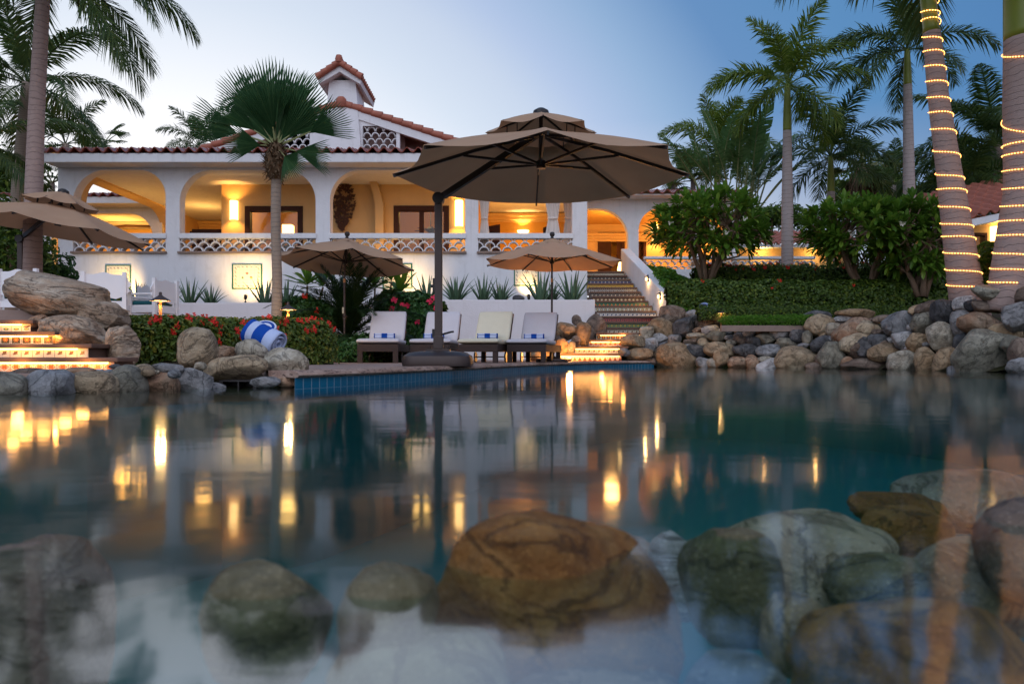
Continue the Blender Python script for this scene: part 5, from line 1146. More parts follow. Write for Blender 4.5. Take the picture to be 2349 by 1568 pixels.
# ================= boulders
def rock_mesh(name, w, d, h, seed, sq=.25, rough=.10, sub=4, ncut=None):
    bm = bmesh.new(); bmesh.ops.create_icosphere(bm, subdivisions=sub, radius=1)
    off = Vector((seed*7.31, seed*3.7, seed*1.93)); rnd = random.Random(seed); cuts = []
    for _ in range(ncut if ncut is not None else rnd.choice((4, 5, 6, 7, 8))):
        n_ = Vector((rnd.uniform(-1, 1), rnd.uniform(-1, 1), rnd.uniform(-1, 1))).normalized(); cuts.append((n_, rnd.uniform(.66, .92)))
    for v in bm.verts:
        p = v.co.normalized()
        q = Vector([math.copysign(abs(c)**(1 - sq*.55), c) for c in p]); q *= 1/ max(.75, (abs(q.x)**3 + abs(q.y)**3 + abs(q.z)**3)**(1/3))*1.0
        p = p.lerp(q, min(1, sq*1.6))
        n1 = noise.noise(p*1.1 + off); n2 = noise.noise(p*2.6 + off*1.7); n3 = noise.noise(p*6 + off); n4 = noise.noise(p*15 + off)
        p = p*(1 + rough*(1.5*n1 + .8*n2 + .28*n3 + .10*n4))
        for n_, k in cuts:
            e = p.dot(n_) - k
            if e > 0: p -= n_*e*.86
        v.co = p
    lo = [min(v.co[i] for v in bm.verts) for i in range(3)]; hi = [max(v.co[i] for v in bm.verts) for i in range(3)]
    for v in bm.verts: v.co = Vector([((v.co[i] - lo[i])/(hi[i] - lo[i]) - .5)*(w, d, h)[i] for i in range(3)])
    me = bpy.data.meshes.new(name); bm.to_mesh(me); bm.free(); me.polygons.foreach_set('use_smooth', [True]*len(me.polygons)); return me
ROCKS = []
def rock(x0, y0, x1, y1, d, tone, label=None, rot=0, sq=.25, rough=.10, sub=3, group=None, seed=None, thick=None, name='boulder', ncut=None):
    """a boulder whose silhouette spans the rectangle x0,y0..x1,y1 seen at depth d"""
    s = d/F; w, h = (x1 - x0)*s*1.04, (y1 - y0)*s*1.04; a = R(rot); sd = seed or (len(ROCKS) + 3)
    if abs(rot) > 1:      # axes of the tilted ellipsoid from its bounding box
        c2, s2 = math.cos(a)**2, math.sin(a)**2; det = c2*c2 - s2*s2
        if abs(det) > .15:
            A = (w*w*c2 - h*h*s2)/det; B = (h*h*c2 - w*w*s2)/det
            if A > .04*w*w and B > .04*h*h: w, h = math.sqrt(A), math.sqrt(B)
    me = rock_mesh(name, w, thick or (.45*w + .45*h), h, sd, sq, rough, sub, ncut); me.materials.append(ST[tone])
    # fit the silhouette width and height back to the rectangle
    o = link(name, me, None, P((x0 + x1)/2, (y0 + y1)/2, d), (0, -a, 0)); tag(o, label, 'rock', group)
    ROCKS.append(o); o['_'] = 1; del o['_']; return o
# ---- near left: boulders by the lit steps, stones along the edge
def cl(k):                       # crop origin 0,640 scale 3.356 -> full picture
    return lambda x0, y0, x1, y1: (x0/3.356/1.0898, (640 + y0/3.356)/1.0898, x1/3.356/1.0898, (640 + y1/3.356)/1.0898)
c1 = cl(0)
LR = 'boulders beside the lit patio steps'; SR = 'stones edging the pool below the lit steps'
o = rock(*c1(60, 155, 890, 530), 7.05, 'boulder', 'largest weathered grey-brown boulder lying above the lit patio steps', -9, .35, .10, 5, LR)
rock(*c1(690, 375, 1060, 665), 6.95, 'boulder', 'brown-topped boulder wedged at the end of the largest boulder, above the hedge corner', -14, .4, .12, 5, LR, 12)
rock(*c1(345, 490, 895, 800), 6.62, 'boulder', 'pinkish sloping boulder beneath the largest boulder, lit orange along its foot', -12, .25, .12, 5, LR, 31)
rock(*c1(884, 590, 1172, 935), 6.45, 'boulder', 'speckled upright boulder between the lit steps and the red-flowered hedge', 18, .25, .10, 5, LR, 44)
rock(*c1(205, 490, 392, 620), 6.75, 'rust', 'small rusty boulder glowing at the end of the top lit step', 30, .2, .1, 4, LR)
rock(*c1(380, 485, 540, 560), 7.2, 'brown', 'flat dark stone wedged under the largest boulder', 0, .2, .1, 3, LR)
rock(*c1(710, 745, 895, 850), 6.45, 'tan', 'small tan boulder glowing at the end of the lowest lit steps', 10, .2, .1, 4, LR)
rock(*c1(868, 660, 942, 712), 6.7, 'tan', 'pale pebble wedged between the pinkish and the speckled boulder, upper one', 0, .2, .1, 3, LR)
rock(*c1(815, 698, 892, 752), 6.6, 'tan', 'pale pebble wedged between the pinkish and the speckled boulder, lower one', 20, .2, .1, 3, LR)
NR = 'rocks under the large striped towel'
rock(*c1(1515, 600, 1812, 960), 6.3, 'tan', 'tall standing tan stone with a round ochre stain in front of the hedge', 3, .45, .05, 5, NR, 9, ncut=1)
rock(*c1(1800, 748, 1995, 920), 6.75, 'rust', 'brown rock between the standing stone and the towel', 8, .2, .08, 4, NR)
rock(*c1(1980, 695, 2250, 890), 6.65, 'cream', 'mottled tan rock directly beneath the upper end of the large towel', -12, .3, .09, 4, NR)
rock(*c1(1715, 835, 2248, 1060), 6.15, 'tan', 'broad flat tan rock above the dark skimmer slot', 6, .35, .07, 5, NR, 16)
rock(*c1(1628, 888, 1732, 965), 6.0, 'cream', 'small cream stone at the foot of the standing stone', 0, .2, .07, 3, NR)
c7 = lambda x0, y0, x1, y1: ((620 + x0/3.789)/1.0898, (640 + y0/3.789)/1.0898, (620 + x1/3.789)/1.0898, (640 + y1/3.789)/1.0898)
rock(*c7(165, 872, 575, 1155), 6.35, 'cream', 'whitish-grey block-shaped rock beneath the lower end of the large towel', -9, .5, .06, 5, NR, 22)
def edge_stone(b, d, tone, lb, rot=0, seed=None, sq=.35, sub=4):
    x0, y0, x1, y1 = b; y1 = y1 + (y1 - y0)*.45            # the foot of the stone is under water
    return rock(x0 - 4, y0, x1 + 4, y1, d, tone, lb, rot, sq, .07, sub, SR, seed)
edge_stone(c1(-190, 970, 200, 1190), 5.0, 'olive', 'olive stone at the waterline under the left end of the lit steps')
edge_stone(c1(200, 955, 587, 1165), 5.1, 'blue', 'rounded pale blue-grey stone at the waterline below the lit steps')
edge_stone(c1(585, 965, 968, 1140), 5.25, 'tan', 'broad brown stone at the waterline right beside the rounded blue-grey one', 0, 52)
edge_stone(c1(950, 918, 1220, 1140), 5.4, 'olive', 'tall greenish-grey stone at the waterline below the speckled boulder', -8)
edge_stone(c1(1215, 975, 1492, 1120), 5.55, 'rust', 'rusty tan stone at the waterline below the hedge')
edge_stone(c1(1485, 940, 1758, 1110), 5.7, 'grey', 'grey streaked stone at the waterline below the standing stone', -6)
edge_stone(c1(1738, 1060, 1888, 1120), 5.85, 'grey', 'low flat grey stone beside the skimmer slot')
edge_stone(c7(45, 1140, 292, 1215), 5.9, 'grey', 'flat speckled grey stone at the waterline under the block-shaped rock')
edge_stone(c7(268, 1140, 445, 1212), 6.0, 'rust', 'small rusty stone where the blue tile band begins')
for i, (b, tone, lb) in enumerate([((110, 935, 400, 1020), 'brown', 'flat brown stone between the lowest lit step and the blue-grey stone'), ((405, 945, 650, 1000), 'olive', 'flat olive stone behind the broad brown waterline stone'), ((775, 945, 905, 985), 'pale', 'flat whitish stone at the right end of the lowest lit step'),
        ((870, 948, 970, 1035), 'blue', 'small blue-grey stone wedged behind the tall greenish stone'), ((1110, 905, 1305, 1020), 'tan', 'tan stone behind the tall greenish waterline stone'), ((1265, 895, 1535, 985), 'grey', 'flat grey stone at the foot of the hedge'), ((1412, 945, 1520, 1025), 'blue', 'small blue-grey stone beside the rusty waterline stone'),
        ((915, 905, 1010, 950), 'charcoal', 'dark little stone at the corner of the lowest lit step'), ((165, 1010, 215, 1050), 'cream', 'pebble between the olive and the blue-grey waterline stones'), ((535, 990, 590, 1040), 'cream', 'pebble between the blue-grey and the brown waterline stones'), ((1290, 955, 1340, 990), 'cream', 'pebble above the rusty waterline stone'), ((-80, 1040, 110, 1110), 'brown', 'dark flat stone at the picture edge on the olive stone'),
        ((1180, 940, 1300, 1010), 'tan', 'tan stone over the gap beside the rusty waterline stone'), ((560, 930, 800, 985), 'rust', 'flat rust-coloured stone in front of the lowest lit step')]):
    rock(*c1(*b), 5.45 + (i % 3)*.08, tone, lb, 0, .3, .07, 3, SR)
rock(570, 726, 640, 745, 15.5, 'tan', 'low pale boulder behind the hedge before the planter wall', 0, .1, .04, 3)
# ---- the rock wall on the far side
c5 = lambda x0, y0, x1, y1: ((1560 + x0/4.35)/1.0898, (700 + y0/4.35)/1.0898, (1560 + x1/4.35)/1.0898, (700 + y1/4.35)/1.0898)
c6 = lambda x0, y0, x1, y1: ((2060 + x0/4.698)/1.0898, (640 + y0/4.698)/1.0898, (2060 + x1/4.698)/1.0898, (640 + y1/4.698)/1.0898)
wall = []
for b in [(385,275,655,490,'brown',0),(275,415,555,635,'ochre',-22),(530,415,758,625,'charcoal',24),(675,318,835,450,'grey',15),(812,303,1012,415,'grey',12),(772,380,988,515,'brown',10),(972,372,1118,500,'band',-10),(172,498,322,650,'cream',10),(-30,588,222,745,'tan',0),(313,573,468,690,'pale',0),
          (205,630,362,775,'pale',8),(485,588,622,695,'grey',0),(340,663,480,745,'blue',25),(335,675,795,965,'ochre',-4),(0,738,302,885,'ochre',5),(178,838,352,918,'brown',0),(748,508,862,585,'rust',0),(842,490,1022,600,'band',5),(1003,515,1202,615,'blue',-5),(688,568,912,670,'cream',-8),
          (650,640,802,715,'brown',0),(802,630,928,740,'tan',0),(908,543,1102,690,'olive',14),(1093,593,1202,670,'grey',0),(643,693,748,745,'pale',0),(688,703,888,850,'charcoal',-6),(882,673,1218,855,'tan',-3),(1198,498,1422,585,'tan',8),(1197,563,1298,645,'blue',-5),(1288,533,1432,625,'pale',8),
          (1412,458,1622,595,'brown',14),(1203,613,1347,705,'brown',0),(1110,648,1218,710,'cream',0),(1328,603,1478,728,'charcoal',-10),(1423,568,1632,705,'olive',-8),(1598,483,1818,675,'grey',-5),(1662,628,1878,750,'olive',-10),(1688,403,1872,525,'tan',-5),(1808,538,1958,690,'charcoal',0),(1852,468,1982,550,'cream',0),
          (1952,328,2242,445,'charcoal',-4),(1988,373,2298,620,'tan',-12),(1948,543,2038,705,'olive',0),(1183,688,1448,845,'charcoal',-6),(1438,698,1692,845,'blue',6),(1652,718,2090,950,'tan',-2),(1893,683,2018,745,'grey',0),(2028,603,2278,785,'charcoal',20),(783,838,932,950,'grey',-20),(898,848,1042,945,'cream',-8),
          (978,783,1138,935,'ochre',0),(1138,828,1332,950,'rust',0),(1323,808,1463,950,'rust',0),(1453,828,1622,905,'cream',0),(1433,848,1715,975,'pale',14),(2123,543,2202,630,'tan',0),(2193,463,2360,615,'cream',0),(2083,813,2178,925,'brown',0),(1978,888,2235,980,'brown',0),(150,700,350,790,'grey',0),(-60,740,60,830,'grey',0),(470,640,560,720,'brown',0),(1040,690,1200,760,'grey',0),(1560,690,1700,790,'brown',0)]:
    wall.append((c5(*b[:4]), b[4], b[5]))
for b in [(140,618,595,735,'ochre',-3),(133,678,362,785,'pale',8),(130,725,535,1035,'rust',28),(362,753,645,945,'tan',0),(568,688,805,785,'brown',6),(697,648,1085,945,'blue',12),(1003,568,1195,705,'ochre',18),(1093,523,1368,710,'brown',14),(1288,508,1538,795,'charcoal',0),(1038,663,1308,915,'olive',12),
          (978,793,1062,885,'pale',0),(1533,458,1775,645,'pale',18),(1658,518,1775,655,'charcoal',18),(1738,518,2075,665,'brown',-4),(1732,338,2305,555,'olive',-9),(1498,640,1725,955,'grey',16),(1578,648,2075,920,'rust',-6),(1948,798,2335,965,'ochre',-6),(1232,773,1545,1115,'cream',18),(1498,913,1695,1115,'charcoal',30),
          (792,873,1055,1110,'pale',-10),(988,888,1225,1150,'ochre',28),(1148,1003,1238,1065,'pale',0),(517,908,770,1095,'charcoal',8),(388,948,525,1215,'charcoal',0),(183,903,545,1175,'tan',20),(298,1008,485,1215,'brown',0),(-40,938,108,1055,'grey',15),(-60,998,238,1290,'olive',-12),(538,1018,885,1245,'ochre',12),
          (218,1178,335,1300,'rust',0),(218,1198,745,1345,'brown',0),(762,1108,1095,1340,'cream',10),(1082,1063,1335,1335,'ochre',0),(1312,1038,1585,1345,'ochre',-20),(1555,863,2205,1380,'olive',0),(2105,933,2335,1165,'olive',-20),(2198,958,2400,1295,'brown',0),(2068,538,2560,910,'grey',0),(2268,348,2480,575,'brown',0),
          (948,1048,1008,1115,'pale',0),(748,948,805,1025,'pale',0),(1478,1278,1805,1400,'grey',0),(2185,1188,2480,1400,'grey',0),(568,858,705,935,'brown',0),(988,908,1055,965,'cream',0),(1308,763,1375,825,'pale',0),(640,990,760,1090,'brown',0),(900,1090,1010,1180,'brown',0)]:
    wall.append((c6(*b[:4]), b[4], b[5]))
TONE = {'tan': 'tan', 'ochre': 'ochre', 'rust': 'rust-coloured', 'grey': 'grey', 'olive': 'olive-grey', 'blue': 'blue-grey', 'charcoal': 'dark charcoal', 'brown': 'brown', 'pale': 'whitish', 'cream': 'mottled cream', 'band': 'banded grey'}
def place_name(x):
    for lim, nm in ((1475, 'beside the lit lower stair'), (1570, 'before the end of the stair wall'), (1665, 'below the small blue towel'), (1760, 'before the grass strip'), (1860, 'under the kerb of the garden'), (1940, 'in the middle of the rock wall'), (2030, 'before the trimmed hedge'), (2110, 'below the dark frangipani'), (2190, 'left of the leaning lit palm'), (2260, 'below the leaning lit palm')):
        if x < lim: return nm
    return 'below the light-wrapped palm at the picture edge'
used = {}
info = []
for b, tone, rot in wall:
    x0, y0, x1, y1 = b; xc, yc = (x0 + x1)/2, (y0 + y1)/2; sd_ = shore_d(xc); d = sd_ + .2
    for _ in range(4):
        zb = PZ(y1, d); dep = (.45*(x1 - x0) + .45*(y1 - y0))/F*d; d = sd_ + .06 + dep*.30/K + max(0, zb - .02)*interp([(1950, 1.0), (2150, .5)], xc)
    ar = (x1 - x0)*(y1 - y0); asp = (x1 - x0)/(y1 - y0)
    size = 'huge' if ar > 9000 else 'large' if ar > 4200 else 'medium' if ar > 1600 else 'small' if ar > 600 else 'tiny'
    shp = 'flat' if asp > 1.95 else 'tall' if asp < .85 else 'rounded' if abs(rot) < 9 else 'tilted'
    row = 'at the waterline' if PZ(y1, d) < .10 else 'on top' if yc < interp([(1380, 745), (1500, 715), (1600, 722), (1700, 742), (1950, 728), (2100, 708), (2200, 690), (2349, 665)], xc) else 'mid-height'
    info.append([b, tone, rot, d, size, shp, row, xc, yc])
def base_label(i): return '%s %s %s rock %s, %s' % (i[4], i[5], TONE[i[1]], i[6], place_name(i[7]))
cnt = {}
for i in info: cnt.setdefault(base_label(i), []).append(i)
seen = set()
for i in info:
    lb = base_label(i)
    if len(cnt[lb]) > 1:
        nb = sorted((j for j in info if j is not i), key=lambda j: math.hypot(j[7] - i[7], j[8] - i[8]))
        for j in nb[:8]:
            dx, dy = j[7] - i[7], j[8] - i[8]; rel = ('under' if dy < 0 else 'above') if abs(dy) > abs(dx)*.8 else 'next to'
            cand = '%s %s %s rock %s, %s a %s %s one' % (i[4], i[5], TONE[i[1]], i[6], rel, j[4], TONE[j[1]])
            if cand not in seen: lb = cand; break
    seen.add(lb)
    b, tone, rot, d = i[:4]; x0, y0, x1, y1 = b
    if i[6] == 'at the waterline': y1 += (y1 - y0)*.22
    rock(x0 - 1.5, y0, x1 + 1.5, y1, d, tone, lb, rot, .34, .095, 4, 'rocks of the pool wall')
# rocks heaped left of the lit lower stair
c4 = lambda x0, y0, x1, y1: ((1150 + x0/3.267)/1.0898, (460 + y0/3.267)/1.0898, (1150 + x1/3.267)/1.0898, (460 + y1/3.267)/1.0898)
for b, tone, rot, d, lb in [((600, 1188, 780, 1450), 'tan', 0, 15.0, 'large tan rock behind the foot of the nearest lounger'), ((548, 1345, 700, 1445), 'tan', 0, 14.6, 'low tan rock on the deck under the nearest lounger'), ((765, 1118, 948, 1280), 'ochre', 18, 15.6, 'big ochre tilted rock against the planter wall by the lit stair'), ((912, 1068, 994, 1170), 'brown', 20, 16.2, 'small dark brown rock on top of the heap by the planter end'), ((942, 1128, 1068, 1330), 'ochre', -8, 15.5, 'tall ochre rock between the two big rocks by the lit stair'), ((1033, 1058, 1200, 1275), 'brown', 0, 16.2, 'big upright brown rock at the planter corner beside the stair'),
        ((765, 1235, 825, 1335), 'brown', 0, 15.2, 'small brown rock behind the small parasol pole'), ((780, 1260, 885, 1395), 'ochre', 5, 15.0, 'upright ochre rock lit by the lowest stair lights'), ((866, 1278, 944, 1392), 'cream', -14, 15.0, 'cream rock leaning at the end of the lowest lit stair'), ((905, 1240, 990, 1332), 'rust', -20, 15.4, 'small rusty rock beside the second lit stair riser'), ((1010, 1200, 1110, 1290), 'brown', 0, 16.0, 'brown rock low in the heap beside the third lit stair riser')]:
    rock(*c4(*b), d, tone, lb, rot, .3, .08, 4, 'rocks heaped beside the lit lower stair')
me = roll('rolled_towel', .24, .115, M['towel_small'], 2.4, .85, 9); c = P(1617, 708, 15.6); 
t5 = next(o for o in ROCKS if abs(o.location.x - PX(sum(c5(812, 0, 1012, 0)[::2])/2, o.location.y/K)) < .02)
c = P(1614, 704, t5.location.y/K - .15); o = link('rolled_towel', me, None, c, (0, R(-10), R(70))); tag(o, 'small folded light blue towel lying on the far rock wall', 'towel')
# ---- stones in the shallows near the camera
WR = 'stones lying in the shallow water near the camera'
for b, d, tone, rot, lb in [((-130, 1250, 230, 1720), 1.05, 'brown', 0, 'dark mossy stone under water in the bottom left corner'), ((478, 1288, 752, 1580), .86, 'wet_olive', 12, 'rounded grey-olive stone under water between the sky reflection and the smooth cobble'), ((778, 1302, 1003, 1560), .85, 'wet_olive', 0, 'smooth grey cobble under water just left of the huge rusty stone'), ((1005, 1198, 1562, 1620), .99, 'wet_brown', -14, 'huge rusty-brown banded stone in the middle of the shallows'),
        ((1335, 1222, 1505, 1340), 1.52, 'brown', -8, 'dark brown stone behind the huge rusty stone'), ((1490, 1218, 1622, 1420), 1.42, 'band', 0, 'whitish stone between the huge rusty stone and the round dark one'), ((1570, 1222, 1792, 1480), 1.10, 'wet_olive', 10, 'round dark olive stone right of the huge rusty stone'), ((1635, 1178, 2060, 1430), 1.50, 'tan', -5, 'broad pale flat stone under water in the right shallows'),
        ((1950, 1128, 2165, 1200), 1.85, 'wet_brown', -4, 'thin dark brown flat stone farthest out in the right shallows'), ((2050, 1083, 2420, 1215), 2.0, 'olive', 0, 'broad olive flat stone under the reflected leaning palm'), ((1980, 1163, 2170, 1285), 1.62, 'wet_brown', 0, 'rounded brown-olive stone above the broad pale one'), ((2250, 1152, 2470, 1395), 1.20, 'brown', 5, 'brown stone breaking the surface at the right picture edge'),
        ((1745, 1365, 1910, 1545), 1.02, 'ochre', 0, 'ochre cobble in front of the round dark olive stone'), ((1825, 1385, 2420, 1720), .92, 'wet_brown', -4, 'large dark purple-brown stone in the bottom right corner'), ((1555, 1495, 1800, 1640), .84, 'blue', 0, 'blue-grey cobble at the bottom edge of the picture'),
        ((760, 1450, 1180, 1760), .82, 'wet_olive', 6, 'large olive-grey stone at the bottom edge below the huge rusty stone'), ((2100, 1240, 2420, 1440), 1.32, 'tan', 0, 'tan stone behind the dark corner stone in the right shallows'), ((1180, 1500, 1570, 1700), .90, 'brown', -4, 'brown slab at the bottom edge right under the huge rusty stone'), ((1900, 1270, 2130, 1400), 1.35, 'wet_olive', 0, 'olive stone behind the dark corner stone')]:
    rock(*b, d, tone, lb, rot, .35, .08, 5, WR, ncut=2)
# ================= planting
rng = random.Random(11)
def frond_mesh(name, L, a0, bend, leaf=.55, n=46, plume=.25, mat='frond', width=.032, rach=.022, start=.16, droop=.5):
    """pinnate palm leaf along +x; a0 start elevation, bend total downward bend (deg)"""
    mb = MB(); m = 14; pts = []; p = Vector((0, 0, 0)); r_ = random.Random(name)
    for i in range(m + 1):
        pts.append(p.copy()); t_ = (i/m); e = R(a0 - bend*t_**1.25); p = p + Vector((math.cos(e), 0, math.sin(e)))*(L/m)
    mb.tube(pts, [lerp(rach, .004, i/m) for i in range(m + 1)], 5)
    def at(t_):
        f = t_*m; i = min(m - 1, int(f)); q = pts[i].lerp(pts[i + 1], f - i); tn = (pts[i + 1] - pts[i]).normalized(); return q, tn
    mb.cur = 0
    for k in range(n):
        t_ = start + (1 - start)*(k + .5)/n; q, tn = at(t_); up = Vector((-tn.z, 0, tn.x)); ll = leaf*(math.sin(math.pi*min(1, (t_ - start)/(1 - start)*.86 + .12))**.6)*r_.uniform(.85, 1.1)
        for s_ in (-1, 1):
            fw = R(lerp(62, 30, t_) + r_.uniform(-6, 6)); lift = R(r_.uniform(-40, 55)*plume*2 + 8)
            d_ = (tn*math.cos(fw) + Vector((0, s_, 0))*math.sin(fw)*math.cos(lift) + up*math.sin(fw)*math.sin(lift)).normalized()
            sag = Vector((0, 0, -1))*droop*ll*r_.uniform(.6, 1.2)
            a_ = q; b_ = q + d_*ll*.5 + sag*.18; c_ = q + d_*ll*.94 + sag*.75
            wv = tn*width*.5
            mb.add([a_ - wv*.6, a_ + wv*.6, b_ + wv, b_ - wv, c_], [(0, 1, 2, 3), (3, 2, 4)])
    return mb.mesh(name, M[mat])
FR = {}
def frond_set(key, L, leaf, mat, plume, n, bends, width=.035, droop=.5, rach=.025, start=.16):
    FR[key] = [(a, frond_mesh('frond', L*s_, a, b, leaf, n, plume, mat, width, rach, start, droop)) for a, b, s_ in bends]
frond_set('royal', 2.5, .74, 'frond', .6, 82, [(78, 40, .95), (62, 75, 1), (45, 85, 1.02), (25, 75, 1), (5, 70, .95), (-20, 50, .9)], .052, .5)
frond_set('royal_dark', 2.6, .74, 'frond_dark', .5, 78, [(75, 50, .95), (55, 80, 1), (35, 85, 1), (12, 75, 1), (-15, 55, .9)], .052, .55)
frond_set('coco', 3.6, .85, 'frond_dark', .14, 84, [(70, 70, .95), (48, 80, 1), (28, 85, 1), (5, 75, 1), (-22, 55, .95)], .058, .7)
def trunk(mb, pts, rads, n=16):
    out = []; rr = []
    for i in range(len(pts) - 1):
        for k in range(10): t_ = k/10; out.append(Vector(pts[i]).lerp(Vector(pts[i + 1]), t_)); rr.append(lerp(rads[i], rads[i + 1], t_))
    out.append(Vector(pts[-1])); rr.append(rads[-1]); out = smooth_line(out, 3)
    mb.tube(out, rr, n); return out
def feather_palm(label, base, pts, rads, shaft, key, nf, tmat, group=None, seed=1, lean=0.0, azs=None, scale=1.0, spear=True, name='palm_tree'):
    """pts: world points up the trunk; shaft: (length, r0, r1) of the green crownshaft"""
    root = thing(name, label, 'palm tree', base, group); mb = MB(); b = Vector(base); r_ = random.Random(seed)
    trunk(mb, pts, rads); mb.build('trunk', M[tmat], root, smooth=True); top = Vector(pts[-1]); up = (Vector(pts[-1]) - Vector(pts[-2])).normalized()
    if shaft:
        mb = MB(); L, r0, r1 = shaft; mb.tube([top + up*(L*t_) for t_ in (0, .04, .25, .6, .9, 1)], [rads[-1], r0*1.02, r0, lerp(r0, r1, .55), r1, r1*.9], 16); mb.build('crownshaft', M['shaft'], root, smooth=True); top = top + up*L
    fs = FR[key]
    for k in range(nf):
        u_ = k/max(1, nf - 1); i = min(len(fs) - 1, int(u_*len(fs))); az = k*2.39996 + seed + r_.uniform(-.25, .25) if azs is None else azs[k % len(azs)]
        link('frond', fs[i][1], root, top - b + up*(-.02), (r_.uniform(-.12, .12), r_.uniform(-.10, .10), az), (scale*r_.uniform(.9, 1.08),)*3)
    if spear:
        mb = MB(); mb.tube([top - up*.1, top + up*1.1*scale + Vector((.05, 0, 0))], [.03, .005], 6); mb.build('spear_leaf', M['shaft'], root)
    return root
def tp(*rows): return [P(*r_) for r_ in rows]
# royal palms in the garden, right
def royal(label, rows, rads, shaft, key, nf, seed, sc=1.0, tm='trunk_pale', grp='royal palms in the garden', **kw):
    pts = tp(*rows); return feather_palm(label, pts[0], pts, rads, shaft, key, nf, tm, grp, seed, scale=sc, **kw)
royal('tall royal palm with the fullest crown, its pale trunk behind the first frangipani', [(1806, 640, 20), (1806, 480, 20), (1806, 300, 20)], [.17, .165, .12], (1.35, .12, .085), 'royal', 15, 3, 1.0)
royal('shorter royal palm rising behind the paddle-leaved plants', [(1645, 600, 26), (1645, 420, 26)], [.15, .12], (1.3, .12, .08), 'royal', 14, 8, .98)
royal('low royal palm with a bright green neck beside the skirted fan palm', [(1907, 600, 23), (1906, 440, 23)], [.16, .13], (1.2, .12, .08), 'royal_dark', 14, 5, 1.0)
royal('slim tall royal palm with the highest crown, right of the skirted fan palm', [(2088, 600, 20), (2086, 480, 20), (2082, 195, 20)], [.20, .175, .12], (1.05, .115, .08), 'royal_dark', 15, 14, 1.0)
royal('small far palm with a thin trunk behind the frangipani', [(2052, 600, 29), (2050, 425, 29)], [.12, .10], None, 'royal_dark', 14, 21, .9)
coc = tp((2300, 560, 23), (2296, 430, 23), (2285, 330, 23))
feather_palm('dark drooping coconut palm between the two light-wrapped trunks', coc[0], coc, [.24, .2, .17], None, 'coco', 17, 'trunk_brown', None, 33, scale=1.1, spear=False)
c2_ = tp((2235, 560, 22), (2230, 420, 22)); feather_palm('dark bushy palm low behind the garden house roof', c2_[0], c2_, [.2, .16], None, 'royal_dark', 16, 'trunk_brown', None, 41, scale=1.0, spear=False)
# the two palms wrapped in rope light
p1 = tp((2230, 740, 12.4), (2212, 640, 12.4), (2178, 400, 12.5), (2152, 220, 12.55), (2137, 75, 12.6))
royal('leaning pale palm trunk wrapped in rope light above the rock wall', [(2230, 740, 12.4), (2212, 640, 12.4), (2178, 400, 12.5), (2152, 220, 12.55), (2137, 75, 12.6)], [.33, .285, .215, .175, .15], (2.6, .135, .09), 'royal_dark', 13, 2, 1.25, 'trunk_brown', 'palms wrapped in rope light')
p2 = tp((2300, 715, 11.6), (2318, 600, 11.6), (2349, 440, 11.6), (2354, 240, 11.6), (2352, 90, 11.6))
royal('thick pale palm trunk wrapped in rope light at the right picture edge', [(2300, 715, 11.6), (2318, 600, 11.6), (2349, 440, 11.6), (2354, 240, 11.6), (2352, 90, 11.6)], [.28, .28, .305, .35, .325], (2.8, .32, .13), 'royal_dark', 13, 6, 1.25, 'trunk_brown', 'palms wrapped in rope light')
t = NT('warm_rope_light'); e = t.n('ShaderNodeEmission'); s_ = t.n('ShaderNodeSeparateXYZ', i0=t.n('ShaderNodeUVMap').outputs[0]); bead = t.math('POWER', t.math('ABSOLUTE', t.math('SINE', t.math('MULTIPLY', s_.outputs[0], math.pi))), 2.0)
t.set(e.inputs[0], t.mix(bead, (1, .24, .03), (1, .47, .13))); t.set(e.inputs[1], t.math('ADD', .7, t.math('MULTIPLY', bead, 5.0))); M['rope'] = t.surf(e.outputs[0])
def rope_light(label, cp, rads, heights_px, d, extra=None):
    """rope light wound round a trunk; heights_px: picture heights of the turns on the near side"""
    pl = []; rl = []
    for i in range(len(cp) - 1):
        for k in range(40): pl.append(cp[i].lerp(cp[i + 1], k/40)); rl.append(lerp(rads[i], rads[i + 1], k/40))
    def at(z):
        for i in range(len(pl) - 1):
            if pl[i].z <= z <= pl[i + 1].z: f = (z - pl[i].z)/max(1e-6, pl[i + 1].z - pl[i].z); return pl[i].lerp(pl[i + 1], f), rl[i]
        return pl[-1], rl[-1]
    zs = [PZ(y, d) for y in heights_px]; path = []; 
    for i in range(len(zs)):
        z0 = zs[i]; z1 = zs[i + 1] if i + 1 < len(zs) else zs[i] + .25
        for k in range(30):
            u_ = k/30; a_ = -math.pi*.5 - 2*math.pi*u_
            # near half stays almost level, the climb happens on the far side
            climb = 0 if u_ < .0 else (u_ - math.sin(2*math.pi*u_)/(2*math.pi)*.55)
            z = lerp(z0, z1, climb); c, r_ = at(z); path.append(c + Vector((math.cos(a_)*(r_ + .012), math.sin(a_)*(r_ + .012), z - c.z)))
    mb = MB(); n_ = 6; pts = resample(path, .016); rows = []; uv = []; arc_ = 0
    for i, p_ in enumerate(pts):
        tn = (pts[min(i + 1, len(pts) - 1)] - pts[max(0, i - 1)]).normalized(); a1 = tn.cross(Vector((0, 0, 1))).normalized(); b1 = a1.cross(tn); rr = .0075 if i % 3 else .005
        rows.append([p_ + a1*math.cos(2*math.pi*k/n_)*rr + b1*math.sin(2*math.pi*k/n_)*rr for k in range(n_)]); uv.append([(i/3, k/n_) for k in range(n_)])
    mb.grid(rows, uv, close=True); o = mb.build('rope_light', M['rope'], None, loc=path[0]); tag(o, label, 'rope light', 'rope lights on the palms'); return o
c1_ = p1 + [p1[-1] + Vector((-.08, 0, 1.3))]
rope_light('glowing rope light wound round the leaning palm trunk', c1_, [.33, .285, .215, .175, .15, .135], [662, 627, 588, 548, 521, 482, 439, 410, 356, 302, 262, 228, 190, 154, 118, 88, 42, 26], 12.5)
